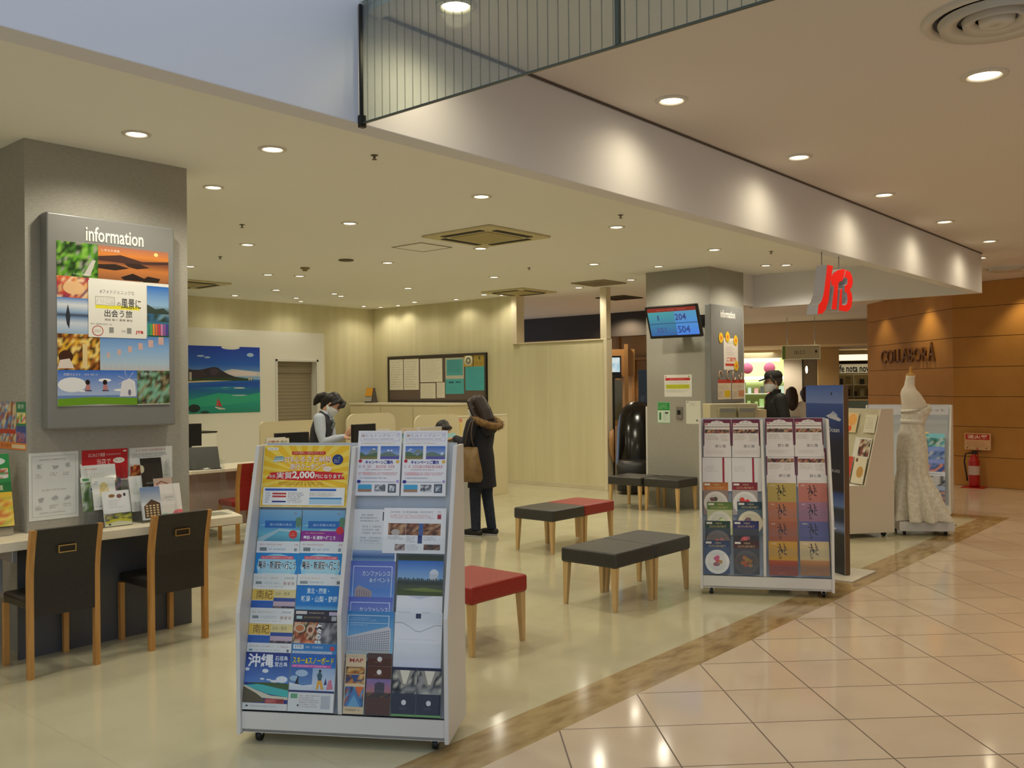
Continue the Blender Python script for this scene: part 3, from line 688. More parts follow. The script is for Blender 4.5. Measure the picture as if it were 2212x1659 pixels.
def sea_cover(purple=False, seed=2):
    a = Art(.212, .150*SL, (120, 170, 210), .004, seed)
    a.G(0, 0, 1, 1, [(0, (60, 150, 180)), (.25, (110, 190, 210)), (.5, (90, 160, 210)), (.75, (110, 170, 215)), (1, (130, 180, 215))])
    a.P([(0, .12), (.5, .42), (1, .36), (1, .30), (.5, .34), (.1, .0), (0, 0)], (170, 205, 215)); a.P([(0, .5), (.3, .62), (1, .55), (1, .48), (.4, .5)], (150, 196, 222))
    a.E(.94, .62, .08, .16, (96, 140, 110)); a.R(.15, .44, .88, .66, (44, 110, 186)).T('海の京都の休日', .26, .50, .78, .58, (190, 220, 240)); a.T('JTB', .82, .85, .88, .91, (170, 60, 80))
    if purple:
        a.R(0, 0, 1, .36, (150, 44, 150)).T('舞浜・新浦安へ行こう', .06, .10, .80, .21, (250, 244, 252), .03).D(.10, .26, .6, .32, 1, (240, 210, 120)).R(.1, .02, .75, .05, (240, 190, 80)); a; a.E(.9, .38, .09, .12, (214, 50, 60))
    else: a.E(.83, .24, .10, .13, (216, 62, 52)).D(.76, .19, .9, .29, 2, (240, 190, 170))
    return a
put(sea_cover(), 'brochure', 'blue sea brochure with a red dot under the yellow poster', 'brochure', RM1, RA1, -.473, .893, .012)
put(sea_cover(True, 4), 'brochure', 'blue sea brochure with a purple band under the yellow poster', 'brochure', RM1, RA1, -.256, .893, .012)

def maihama(seed):
    a = Art(.215, .205*SL, (30, 140, 215), .006, seed)
    a.R(0, .74, 1, 1, (242, 243, 244)).D(.06, .90, .72, .95, 1, (214, 120, 90)).R(.08, .78, .24, .86, (120, 128, 130)).D(.28, .79, .80, .85, 1, (60, 150, 210)).T('JTB', .88, .90, .96, .94, (200, 30, 40)).R(.88, .78, .94, .85, (150, 160, 170))
    a.E(.5, .42, .46, .30, (150, 214, 236)).R(.07, .22, .93, .60, (160, 218, 238)).E(.5, .28, .36, .16, (176, 224, 238))
    a.R(.12, .60, .88, .67, (230, 90, 110)).T('はじめての舞浜をたっぷり満喫', .15, .615, .85, .655, (250, 236, 240))
    a.T('舞浜・新浦安へ行こう', .08, .38, .94, .56, (24, 24, 30), .0, (252, 252, 252), .045)
    a.R(.18, .25, .82, .29, (224, 240, 246)).R(.16, .18, .84, .22, (224, 240, 246)).D(.2, .10, .8, .16, 1, (236, 246, 250))
    return a
put(maihama(5), 'brochure', 'white topped sky blue brochure, left one of the pair in the second row', 'brochure', RM1, RA1, -.473, .692, .016)
put(maihama(6), 'brochure', 'white topped sky blue brochure, right one of the pair in the second row', 'brochure', RM1, RA1, -.256, .694, .016)
def nanki(seed):
    a = Art(.215, .205*SL, (240, 240, 236), .008, seed)
    a.D(.05, .88, .62, .94, 1, (206, 170, 120)).T('JTBの旅', .72, .88, .94, .94, (140, 140, 150)).R(.06, .77, .20, .83, (140, 146, 150)).D(.24, .77, .66, .83, 2, (170, 170, 168)).T('朝 昼 夜', .70, .76, .95, .83, (190, 100, 80)).D(.1, .70, .95, .735, 1, (180, 170, 150))
    a.R(.0, .42, .50, .66, (232, 196, 92)).T('南紀', .10, .45, .47, .64, (110, 80, 30), .0).R(.50, .48, 1, .66, (226, 210, 150)).T('白浜・勝浦', .54, .53, .86, .61, (150, 132, 84))
    a.R(.50, .40, 1, .48, (60, 86, 160)).R(0, .0, .50, .41, (36, 84, 176), (50, 104, 190)).R(.5, .30, 1, .40, (200, 176, 190)).M(.5, 0, 1, .30, 9, 4, [(40, 34, 40), (90, 66, 70), (150, 120, 116), (70, 60, 90)])
    return a
put(nanki(7), 'brochure', 'white, yellow and blue brochure lettered in brush strokes, upper of the two alike', 'brochure', RM1, RA1, -.474, .543, .020)
put(nanki(8), 'brochure', 'white, yellow and blue brochure lettered in brush strokes, lower of the two alike', 'brochure', RM1, RA1, -.475, .390, .024)
a = Art(.215, .205*SL, (36, 128, 208), .007, 9)
a.R(0, .76, 1, 1, (242, 242, 240)).D(.06, .89, .6, .94, 1, (230, 170, 120)).R(.06, .79, .24, .85, (150, 160, 166)).D(.28, .80, .74, .85, 1, (120, 150, 190)).R(.9, .79, .97, .86, (120, 120, 130)).D(.76, .90, .95, .95, 1, (120, 120, 150))
a.T('東北・関東・', .24, .58, .74, .70, (214, 236, 248), .02).T('新潟・山梨・静岡', .12, .40, .93, .53, (214, 236, 248), .02).G(0, 0, 1, .32, [(0, (30, 110, 190)), (.5, (70, 160, 220)), (.8, (110, 180, 226)), (1, (36, 128, 208))])
put(a, 'brochure', 'bright blue brochure with pale place names in the third row', 'brochure', RM1, RA1, -.256, .545, .020)
a = Art(.215, .195*SL, (40, 22, 36), .007, 10)
a.R(.03, .90, .28, .97, (230, 216, 214)).D(.32, .90, .74, .96, 1, (210, 190, 170)).R(.78, .88, .98, .96, (206, 190, 220)).R(.05, .79, .18, .86, (190, 220, 220)).D(.22, .80, .72, .86, 1, (190, 160, 90)).R(.84, .76, .95, .86, (190, 190, 196))
a.M(0, 0, .56, .72, 12, 8, [(200, 130, 80), (150, 70, 40), (90, 60, 40), (220, 190, 160), (60, 70, 40), (176, 90, 60)]).M(.56, 0, 1, .72, 8, 8, [(170, 170, 172), (110, 110, 116), (140, 140, 146), (84, 84, 92)])
a.E(.14, .58, .13, .10, (206, 186, 160)).E(.14, .58, .09, .07, (196, 120, 74)).E(.38, .56, .09, .11, (214, 176, 150)).E(.38, .55, .05, .06, (120, 70, 50)).P([(.02, .10), (.3, .34), (.5, .30), (.52, .2), (.2, .0)], (206, 104, 54)).P([(.1, .16), (.34, .30), (.48, .25), (.2, .08)], (232, 160, 110))
a.T('冬', .50, .48, .66, .68, (250, 250, 248), .03, (40, 30, 30), .06).T('の', .51, .34, .62, .45, (250, 250, 248), .03, (40, 30, 30), .05).T('味', .50, .17, .64, .32, (250, 250, 248), .03, (40, 30, 30), .05).T('覚', .50, .01, .64, .15, (250, 250, 248), .03, (40, 30, 30), .05)
put(a, 'brochure', 'dark brochure with crab and bath photographs and white vertical lettering', 'brochure', RM1, RA1, -.256, .397, .024)
a = Art(.216, .288*SL, (34, 52, 140), .010, 11)
a.R(0, .86, 1, 1, (240, 240, 240)).D(.05, .93, .72, .965, 1, (200, 160, 110)).D(.70, .93, .96, .965, 1, (190, 90, 110)).R(.05, .875, .13, .905, (110, 160, 160)).D(.16, .88, .8, .905, 1, (150, 150, 150)).R(.9, .87, .95, .91, (110, 110, 120))
a.R(0, .40, 1, .86, (90, 134, 206), (26, 44, 132))
a.T('沖縄', .06, .64, .62, .83, (246, 248, 252), .025).T('石垣島', .66, .74, .94, .81, (220, 230, 244), .02).T('宮古島', .66, .65, .94, .72, (220, 230, 244), .02)
for e in ((.05, .60, .05, .025), (.46, .58, .07, .03), (.84, .46, .13, .05), (.40, .46, .05, .015), (.55, .45, .06, .012), (.68, .43, .1, .02)): a.E(*e, (222, 230, 240))
a.P([(0, .36), (.6, .40), (1, .38), (1, .20), (.55, .24), (0, .36)], (70, 190, 190)).P([(.0, .40), (.6, .41), (1, .40), (1, .30), (.75, .33), (.45, .37)], (70, 96, 50)).P([(0, .37), (.25, .30), (.6, .22), (1, .20), (1, .16), (.4, .18), (0, .33)], (222, 214, 190)).P([(0, .34), (.3, .24), (.55, .12), (0, .10)], (92, 78, 40)).R(0, 0, 1, .10, (226, 226, 224)).P([(0, .10), (.55, .12), (.3, .13)], (92, 78, 40))
a.R(.50, .10, .92, .17, (186, 60, 56)).R(.76, .10, .90, .17, (150, 40, 40)).D(.52, .115, .74, .155, 2, (236, 200, 190)).E(.1, .055, .025, .015, (50, 50, 60)).D(.16, .04, .9, .07, 1, (170, 170, 170))
put(a, 'brochure', 'deep blue island beach brochure in the bottom left pocket of the nearest rack', 'brochure', RM1, RA1, -.475, .153, .028)
a = Art(.216, .292*SL, (70, 140, 206), .010, 12)
a.R(0, .90, 1, 1, (44, 128, 200)).R(.03, .915, .26, .98, (226, 236, 240)).T('JTB', .06, .93, .22, .965, (60, 90, 150)).D(.3, .92, .78, .97, 1, (220, 236, 246)).E(.9, .93, .05, .035, (226, 56, 60)).R(.02, .85, .9, .885, (206, 216, 232)).D(.05, .855, .85, .88, 1, (110, 120, 170)).R(0, .66, 1, .85, (50, 120, 204), (36, 100, 190))
a.T('スキー&スノーボード', .04, .70, .95, .80, (250, 226, 60), .0, (60, 50, 40), .05).R(.03, .645, .9, .685, (214, 90, 170)).D(.06, .65, .86, .68, 1, (246, 220, 236))
a.R(0, .31, .5, .64, (110, 150, 200), (60, 104, 176)).R(.5, .31, 1, .64, (214, 222, 236), (150, 180, 216)).P([(0, .31), (0, .42), (.3, .38), (.5, .40), (.5, .31)], (214, 224, 236)).E(.26, .56, .14, .05, (170, 196, 224)).E(.1, .48, .1, .04, (160, 190, 220))
a.P([(.13, .42), (.17, .50), (.2, .52), (.19, .42), (.23, .40), (.12, .40)], (40, 40, 46)).P([(.60, .33), (.63, .46), (.60, .54), (.66, .60), (.72, .54), (.70, .46), (.76, .34), (.70, .34), (.67, .42), (.64, .33)], (60, 96, 110)).P([(.59, .33), (.62, .46), (.71, .46), (.76, .33), (.70, .33), (.67, .42), (.64, .33)], (226, 170, 70)).E(.665, .60, .03, .02, (60, 44, 40)).P([(.82, .33), (.86, .46), (.92, .48), (.97, .34)], (214, 130, 150)).P([(.76, .40), (.8, .50), (.83, .40)], (50, 70, 120))
a.R(0, .28, 1, .31, (36, 48, 110)).R(0, 0, 1, .28, (232, 232, 232)).R(.05, .19, .2, .26, (110, 176, 130)).D(.24, .06, .7, .25, 6, (170, 140, 150)).R(.72, .05, .92, .24, (196, 198, 206)).E(.22, .09, .02, .015, (60, 60, 60))
put(a, 'brochure', 'light blue ski brochure with yellow title in the bottom row of the nearest rack', 'brochure', RM1, RA1, -.256, .153, .028)

# --- rack 1, right bay ------------------------------------------------
def hotel_offer(seed):
    a = Art(.216, .305*SL, (243, 242, 244), .0012, seed)
    a.F(.06, .84, .95, .965, (170, 160, 214), .006).T('ヒルトングループ', .18, .90, .94, .95, (150, 146, 206)).R(.08, .905, .15, .94, (200, 170, 170)).D(.12, .855, .9, .885, 1, (170, 150, 200)).D(.08, .79, .94, .82, 1, (210, 180, 120))
    for x0, x1, s_ in ((.06, .46, 0), (.53, .96, 1)):
        a.sky(x0, .56, x1, .76, (60, 110, 200), (176, 200, 226), 2); a.hill(x0, .56, x1, .11, (110, 130, 120) if s_ else (90, 116, 84)); a.R(x0, .56, x1, .60, (96, 86, 170) if s_ else (132, 124, 60))
    a.P([(.2, .62), (.33, .71), (.44, .70), (.45, .66)], (126, 142, 140))
    a.E(.08, .53, .04, .026, (200, 40, 60)).E(.93, .52, .04, .026, (240, 190, 80)).T('キャンペーンご案内', .20, .485, .82, .54, (44, 44, 150), .03)
    a.D(.05, .425, .13, .465, 2, (110, 110, 120)).D(.15, .42, .95, .47, 1, (226, 110, 130), .7, .05).D(.2, .385, .9, .41, 1, (180, 110, 130)).D(.05, .31, .95, .36, 2, (220, 130, 140), .6, .05).R(.15, .315, .33, .36, (236, 190, 196)).D(.08, .255, .8, .285, 1, (110, 120, 170))
    a.E(.07, .215, .045, .026, (44, 52, 150)).E(.95, .22, .03, .02, (170, 150, 220)).R(.12, .208, .9, .216, (170, 170, 190)).R(.06, .06, .37, .17, (70, 170, 216)).R(.06, .06, .37, .10, (170, 130, 100)).M(.44, .07, .68, .17, 6, 3, [(60, 66, 80), (214, 216, 220), (120, 124, 134)]).F(.74, .05, .92, .18, (80, 84, 100), .03).M(.77, .07, .89, .16, 4, 4, [(160, 170, 184), (90, 96, 110), (226, 228, 232)])
    return a
put(hotel_offer(13), 'offer_sheet', 'white hotel offer sheet standing up at the top, left of the two', 'leaflet', RM1, RA1, -.002, 1.112, .012)
put(hotel_offer(14), 'offer_sheet', 'white hotel offer sheet standing up at the top, right of the two', 'leaflet', RM1, RA1, .222, 1.112, .012)
a = Art(.170, .20*SL, (232, 233, 234), .002, 15); a.D(.18, .70, .75, .90, 3, (96, 98, 106), .5).D(.25, .42, .95, .64, 3, (120, 122, 130), .5).D(.2, .12, .95, .38, 4, (120, 122, 130), .5).R(.82, .74, .9, .94, (60, 60, 70)).R(.86, .80, .9, .90, (232, 233, 234))
put(a, 'letter_sheet', 'plain grey white typed letter half behind the photo leaflet', 'leaflet', RM1, RA1, .000, .85, .010)
a = Art(.300, .205*SL, (242, 242, 244), .002, 16)
a.D(.10, .88, .82, .94, 1, (90, 80, 90), .6, .05).D(.10, .76, .84, .86, 3, (214, 110, 110), .6, .1).R(.86, .76, .92, .86, (170, 50, 60)).D(.86, .88, .94, .94, 2, (200, 120, 120))
a.M(.08, .40, .92, .66, 16, 5, [(110, 66, 44), (160, 110, 74), (70, 44, 36), (196, 156, 116), (140, 90, 60)]).R(.36, .40, .365, .66, (230, 220, 210)).R(.57, .40, .64, .66, (70, 100, 160)).E(.20, .46, .07, .07, (190, 180, 170)).R(.56, .22, .63, .40, (40, 60, 120)).D(.08, .30, .34, .38, 3, (150, 150, 156)).D(.38, .24, .54, .38, 4, (150, 150, 156)).D(.66, .28, .9, .38, 3, (150, 150, 156)).M(.2, .06, .36, .20, 5, 3, [(120, 80, 80), (60, 50, 60), (190, 170, 160)]).M(.66, .08, .92, .20, 6, 3, [(110, 70, 44), (170, 120, 80), (70, 46, 36)]).D(.38, .06, .6, .20, 4, (170, 170, 176))
put(a, 'photo_leaflet', 'wide white leaflet with brown restaurant photographs in the right bay', 'leaflet', RM1, RA1, .146, .852, .014)
a = Art(.218, .22*SL, (236, 238, 238), .003, 17); a.R(0, .86, 1, 1, (228, 230, 230)); a.G(.03, .3, .97, .86, [(0, (70, 110, 100)), (.5, (60, 120, 120)), (.62, (120, 160, 190)), (.75, (60, 96, 150)), (.85, (110, 140, 190)), (1, (170, 190, 220))])
put(a, 'brochure', 'white bordered brochure with a misty lake view at the right bay top', 'brochure', RM1, RA1, -.004, .675, .012)
def conference(seed, tall=.225):
    a = Art(.214, tall*SL, (90, 140, 214), .004, seed); a.G(0, 0, 1, 1, [(0, (150, 180, 226)), (.4, (90, 140, 214)), (.8, (110, 130, 206)), (1, (90, 110, 196))]).F(.06, .06, .94, .90, (206, 222, 244), .016)
    a.T('カンファレンス', .27, .70, .90, .80, (226, 236, 248), .01).T('&イベント', .44, .58, .90, .67, (226, 236, 248), .01)
    a.P([(.12, .10), (.12, .44), (.2, .52), (.42, .44), (.5, .40), (.5, .10)], (176, 160, 160))
    for i in range(6): a.R(.16+i*.055, .10, .18+i*.055, .44-abs(i-1.5)*.012, (140, 126, 130))
    return a
put(conference(18), 'brochure', 'pale blue conference brochure with white frame, upper of the two', 'brochure', RM1, RA1, .000, .590, .016)
put(conference(19), 'brochure', 'pale blue conference brochure with white frame, lower of the two mostly hidden', 'brochure', RM1, RA1, -.003, .430, .020)
a = Art(.216, .205*SL, (60, 80, 40), .004, 20); a.R(0, .90, 1, 1, (56, 62, 44)).R(0, .44, 1, .88, (150, 190, 230), (50, 110, 196)).E(.80, .60, .10, .10, (216, 222, 230)).R(.70, .44, .88, .60, (206, 212, 222))
for i in range(22): a.P([(i/22, .34), (i/22+.06, .34), (i/22+.045, .47+.06*a.rnd.random()), (i/22+.015, .47+.04*a.rnd.random())], (50, 56, 36))
a.R(0, 0, 1, .36, (84, 100, 46), (70, 74, 44)).P([(.1, .26), (.6, .30), (1, .25), (1, .21), (.5, .22)], (120, 136, 60))
put(a, 'brochure', 'golf resort brochure with a white dome above dark trees', 'brochure', RM1, RA1, .226, .640, .014)
a = Art(.216, .15*SL, (238, 239, 244), .004, 21)
for x0 in (.03, .13, .22, .56, .66): a.M(x0, .30, x0+.09, .52, 2, 3, [(70, 90, 160), (190, 200, 226), (40, 56, 120)])
a.D(.33, .32, .5, .48, 3, (150, 150, 170)).P([(.2, 1), (.5, .90), (.8, 1)], (206, 210, 226))
put(a, 'folded_leaflet', 'white folded leaflet with a row of tiny photos below the golf brochure', 'leaflet', RM1, RA1, .228, .516, .018)
a = Art(.226, .215*SL, (70, 160, 214), .006, 22); a.R(0, 0, 1, 1, (150, 200, 226), (50, 136, 204)).F(.03, .10, .90, .92, (226, 238, 248), .014).D(.08, .80, .66, .88, 2, (190, 220, 240)).R(.08, .755, .9, .765, (206, 226, 240)).D(.08, .70, .5, .735, 1, (206, 226, 240))
a.P([(.02, .48), (.88, .70), (.94, .66), (.94, .22), (.02, .20)], (206, 206, 210)); 
a.z(); a.lock = True
for r_ in range(9):
    f0 = r_/9
    for i in range(20):
        x = .03+i*.045; top = .46+(.20*x); yb = .21+(top-.21)*f0; hh = (top-.21)/9*.55
        a.P([(x, yb), (x+.03, yb+.003), (x+.03, yb+hh+.003), (x, yb+hh)], (128, 132, 150))
a.lock = False; a.R(0, 0, 1, .12, (60, 70, 66)).M(0, 0, 1, .14, 14, 2, [(40, 56, 44), (190, 196, 200), (90, 96, 90)]).P([(.0, .20), (.94, .22), (.94, .14), (0, .16)], (190, 190, 186))
put(a, 'brochure', 'sky blue brochure with a long white hotel block', 'brochure', RM1, RA1, -.003, .378, .024)
a = Art(.096, .255*SL, (226, 200, 160), .004, 23); a.T('MAP', .20, .86, .86, .92, (170, 60, 50), .02).D(.3, .94, .7, .96, 1, (70, 110, 130))
a.M(.04, .66, .96, .78, 6, 3, [(190, 120, 50), (90, 60, 40), (220, 180, 110), (130, 80, 40)]).M(.04, .50, .96, .65, 6, 3, [(206, 140, 60), (120, 70, 40), (60, 70, 110), (230, 190, 120)]).P([(.28, .65), (.72, .65), (.5, .51)], (60, 80, 130)).M(.04, .12, .96, .45, 8, 5, [(60, 110, 170), (40, 60, 90), (120, 160, 190), (180, 90, 60)]).P([(.1, .13), (.5, .44), (.9, .13)], (70, 130, 190)).P([(.55, .45), (.95, .45), (.75, .30)], (226, 110, 50)).P([(.2, .12), (.5, .32), (.8, .12)], (110, 170, 210)).D(.1, .04, .9, .09, 1, (130, 100, 60))
put(a, 'map_leaflet', 'narrow beige map leaflet in the bottom pocket of the right bay', 'leaflet', RM1, RA1, .006, .153, .028)
def dark_hotel(seed, h_):
    a = Art(.114, h_*SL, (84, 44, 22), .004, seed); a.R(0, .0, 1, 1, (84, 44, 22)).E(.5, .88, .10, .045*.2/h_*1.2, (230, 226, 220)).D(.3, .80, .7, .83, 1, (170, 140, 120)).R(0, .36, 1, .74, (196, 120, 90), (120, 110, 170)).P([(.34, .44), (.34, .64), (.5, .68), (.74, .66), (.74, .44)], (74, 70, 84)).M(0, .36, 1, .46, 8, 2, [(70, 50, 40), (130, 84, 50), (50, 40, 36)]).R(.04, .01, .4, .03, (60, 30, 16)); return a
put(dark_hotel(24, .21), 'leaflet', 'chocolate brown tower leaflet peeping out above its twin', 'leaflet', RM1, RA1, .108, .203, .026)
put(dark_hotel(25, .205), 'leaflet', 'chocolate brown leaflet with a tower at dusk in the bottom row', 'leaflet', RM1, RA1, .110, .153, .031)
a = Art(.222, .235*SL, (234, 236, 242), .006, 26); a.R(.44, .89, .55, .98, (36, 36, 76)).R(0, .0, 1, .3, (206, 212, 228), (234, 236, 242))
a.P([(0, .80), (.15, .80), (.3, .74), (.45, .65), (.55, .64), (.7, .70), (.85, .76), (1, .76), (1, .775), (.85, .775), (.7, .715), (.55, .655), (.45, .665), (.3, .755), (.15, .815), (0, .815)], (176, 180, 192)).R(.08, .50, .9, .506, (206, 210, 220))
put(a, 'document_folder', 'blank white folder with a small navy square in the right bay', 'folder', RM1, RA1, .226, .358, .022)
def navy_hall(seed):
    a = Art(.112, .205*SL, (30, 32, 56), .004, seed); a.M(0, .46, 1, .97, 7, 6, [(60, 62, 66), (150, 150, 146), (30, 32, 40), (100, 104, 108), (200, 196, 180)]).P([(.1, .97), (.4, .62), (.6, .62), (.92, .97)], (150, 146, 136)).P([(.28, .97), (.45, .66), (.56, .66), (.74, .97)], (226, 220, 200)).R(0, .94, 1, 1, (30, 32, 66)).E(.5, .28, .10, .055, (226, 226, 230)).D(.3, .14, .7, .19, 2, (110, 112, 130)).R(0, 0, 1, .04, (110, 170, 90)); return a
put(navy_hall(27), 'leaflet', 'navy leaflet with a bright hall photograph, left of the twins at bottom right', 'leaflet', RM1, RA1, .230, .153, .028)
put(navy_hall(28), 'leaflet', 'navy leaflet with a bright hall photograph, right of the twins at bottom right', 'leaflet', RM1, RA1, .344, .153, .028)
for u0, u1 in ((-.475, -.272), (-.266, -.05), (.002, .222), (.228, .45)):
    for z0, z1 in ((.152, .262), (.392, .462), (.545, .615), (.694, .764), (.853, .923)): pocket(rack1, RM1, RA1, u0, u1, z0, z1, .036)

# --- rack 2 -------------------------------------------------------------
def ryokan(seed, w=.216, h_=.298):
    a = Art(w, h_*SL, (234, 228, 226), .0012, seed)
    a.R(0, .90, 1, 1, (112, 30, 62)).P([(0, .3), (.0, .92), (.05, .92), (.03, .3)], (112, 30, 62)).P([(1, .3), (1, .92), (.95, .92), (.97, .3)], (112, 30, 62)).P([(.25, .90), (.32, .945), (.5, .97), (.68, .945), (.75, .90)], (234, 228, 226)).T('旅・伊勢', .38, .905, .62, .945, (140, 150, 150)).R(.06, .86, .16, .885, (200, 60, 60)).D(.25, .84, .9, .88, 1, (170, 170, 160)).R(.05, .79, .95, .81, (150, 134, 100))
    a.M(.05, .63, .95, .73, 14, 3, [(60, 44, 40), (170, 70, 60), (120, 100, 90), (206, 170, 120), (40, 36, 40)]).D(.08, .45, .58, .59, 4, (190, 180, 140)).D(.62, .42, .92, .59, 5, (190, 180, 150)).T('旅と宿', .42, .25, .80, .33, (60, 56, 60)).D(.08, .08, .9, .18, 3, (206, 200, 200)); return a
for lab, u, z, s_ in (('far left of the top row', -.462, 1.048, 31), ('second from left in the top row', -.240, 1.048, 32), ('third from left in the top row', .020, 1.056, 33), ('far right of the top row', .240, 1.056, 34)):
    put(ryokan(s_), 'price_sheet', 'plum bordered white sheet on the second rack, ' + lab, 'leaflet', RM2, RA2, u, z, .016)
for lab, u, s_ in (('left of the two below the top row', .020, 35), ('right of the two below the top row', .250, 36)):
    put(ryokan(s_, .222), 'price_sheet', 'plum bordered white sheet on the second rack, ' + lab, 'leaflet', RM2, RA2, u, .823, .012)
for lab, u, s_ in (('left one', -.473, 37), ('right one', -.244, 38)):
    a = Art(.226, .26*SL, (232, 230, 230), .003, s_); a.R(.69, .0, .76, 1, (166, 36, 60)).D(.08, .56, .55, .76, 3, (196, 194, 192)); put(a, 'brochure', 'plain white brochure with one crimson vertical stripe, ' + lab, 'brochure', RM2, RA2, u, .785, .013)
GOUR = [((206, 120, 40), (150, 130, 120), (226, 220, 210), (110, 84, 60), -.468, .602, 'orange banded gourmet booklet, left column top'), ((150, 36, 50), (180, 170, 166), (232, 230, 226), (206, 56, 50), -.243, .604, 'crimson banded gourmet booklet, second column top'),
        ((110, 140, 50), (206, 206, 150), (236, 232, 214), (226, 200, 190), -.440, .450, 'green banded gourmet booklet, left column second'), ((40, 70, 84), (96, 110, 116), (232, 220, 190), (120, 110, 130), -.208, .455, 'teal banded gourmet booklet, second column second'),
        ((46, 74, 50), (60, 64, 66), (120, 110, 106), (196, 130, 110), -.456, .305, 'dark green gourmet booklet, left column third'), ((52, 48, 110), (66, 60, 66), (60, 56, 56), (196, 100, 90), -.241, .309, 'indigo gourmet booklet, second column third'),
        ((62, 78, 116), (70, 84, 116), (232, 232, 234), (176, 130, 120), -.463, .157, 'steel blue gourmet booklet with a white plate, left column bottom'), ((84, 46, 40), (72, 68, 66), (92, 86, 82), (176, 110, 60), -.242, .159, 'brown gourmet booklet with a dark plate, second column bottom')]
for i, (c1, c2, pl, fd, u, z, lab) in enumerate(GOUR):
    a = Art(.193, .25*SL, c2, .006, 40+i); a.R(0, .76, 1, 1, c1, tuple(int(v*.85) for v in c1)).R(.05, .90, .28, .96, (226, 224, 216)).T('HEA', .42, .90, .66, .95, (206, 190, 140)).T('GOURMET', .16, .80, .84, .86, (206, 180, 120)).E(.5, .36, .48, .36, pl, 28).E(.5, .36, .36, .27, tuple(int(v*.94) for v in pl), 24)
    for k in range(7): a.E(.5+a.rnd.uniform(-.16, .16), .38+a.rnd.uniform(-.12, .12), .09, .06, tuple(min(255, max(0, int(v*a.rnd.uniform(.7, 1.2)))) for v in fd), 9)
    put(a, 'gourmet_booklet', lab, 'booklet', RM2, RA2, u, z, .016+.004*(i//2))
TAB = [((190, 166, 84), None, .024, .600, 'mustard booklet with a black brush emblem, top of the third column'), ((196, 120, 104), None, .256, .602, 'salmon pink booklet with a black brush emblem, top of the right column'),
       ((190, 118, 78), None, .025, .454, 'pale terracotta booklet with a black brush emblem, third column second'), ((160, 116, 140), None, .254, .458, 'mauve booklet with a black brush emblem, right column second'),
       ((168, 100, 70), None, .025, .308, 'darker terracotta booklet with a black brush emblem, third column third'), ((96, 98, 150), None, .254, .312, 'violet blue booklet with a black brush emblem, right column third'),
       ((200, 154, 54), (150, 72, 40), .020, .159, 'golden booklet with a rust base, bottom of the third column'), ((206, 186, 140), (160, 116, 70), .252, .164, 'cream booklet with a brown base, bottom of the right column')]
for i, (c1, c2, u, z, lab) in enumerate(TAB):
    a = Art(.214, .252*SL, c1, .006, 60+i); a.R(0, 0, 1, 1, tuple(int(v*.92) for v in c1), c1).D(.1, .90, .3, .95, 1, (236, 230, 216), .8)
    ink = (34, 28, 26)
    for P_ in ([(.36, .93), (.40, .93), (.44, .84), (.41, .83)], [(.52, .95), (.55, .94), (.57, .86), (.54, .86)], [(.30, .84), (.46, .82), (.46, .80), (.30, .82)], [(.40, .82), (.43, .82), (.36, .66), (.33, .67)], [(.43, .78), (.50, .76), (.49, .66), (.46, .64), (.45, .70), (.41, .72)], [(.52, .84), (.62, .86), (.62, .84), (.53, .82)], [(.56, .84), (.58, .84), (.56, .70), (.53, .66), (.53, .70)], [(.60, .80), (.64, .74), (.62, .72), (.58, .78)], [(.40, .64), (.43, .64), (.36, .58), (.34, .60)], [(.54, .66), (.64, .62), (.63, .60), (.53, .63)]): a.P(P_, ink)
    a.E(.40, .52, .045, .04, tuple(int(v*.5) for v in c1)).E(.40, .52, .02, .02, c1)
    if c2: a.G(0, 0, 1, .44, [(0, c2), (.5, tuple(int(v*.9) for v in c2)), (1, tuple(min(255, int(v*1.15)) for v in c2))]).D(.35, .05, .65, .08, 1, (206, 190, 160))
    put(a, 'travel_booklet', lab, 'booklet', RM2, RA2, u, z, .016+.004*(i//2))
for u0, u1 in ((-.475, -.248), (-.246, -.02), (.004, .236), (.244, .475)):
    for z0, z1 in ((.155, .235), (.30, .36), (.445, .505), (.59, .65)): pocket(rack2, RM2, RA2, u0, u1, z0, z1, .036)
# ================================================================== SEATING
def make_bench(w, d, lm):
    t = thing('bench', None, 'bench')
    MB().box((-w/2, -d/2, .315), (w/2, d/2, .425)).build('seat', lm, t, .018, 3)
    for sx in (-1, 1):
        for sy in (-1, 1):
            x, y = sx*(w/2-.035), sy*(d/2-.035); q = .024; b = .014
            P = [(x-q, y-q, .316), (x+q, y-q, .316), (x+q, y+q, .316), (x-q, y+q, .316)]; xb, yb = x+sx*.008, y+sy*.008
            Q = [(xb-b, yb-b, 0), (xb+b, yb-b, 0), (xb+b, yb+b, 0), (xb-b, yb+b, 0)]
            MB().add(Q+P, [(3, 2, 1, 0), (4, 5, 6, 7), (0, 1, 5, 4), (1, 2, 6, 5), (2, 3, 7, 6), (3, 0, 4, 7)]).build('leg', M_WOODL, t, .003)
    return t
bd = make_bench(.525, .50, M_DKLEATHER); br = make_bench(.525, .50, M_RED)
bd.location = (5.675, 3.965, 0); tag(bd, 'charcoal bench in the centre, nearer left half of the all dark pair', None, 'waiting benches')
copy_tree(bd, 'charcoal bench in the centre, right half of the all dark pair', (6.205, 3.965, 0))
copy_tree(bd, 'charcoal bench butted against a red one', (7.19, 5.735, 0))
br.location = (7.715, 5.735, 0); tag(br, 'red bench butted against a charcoal one', None, 'waiting benches')
copy_tree(br, 'red bench half hidden behind the nearest brochure rack', (4.235, 4.02, 0), 0)
copy_tree(bd, 'charcoal bench by the inner grey column, right one under the wall notices', (10.40, 6.26, 0), R(90))
copy_tree(bd, 'charcoal bench by the inner grey column, left one next to the massage chair', (10.36, 6.80, 0), R(90))

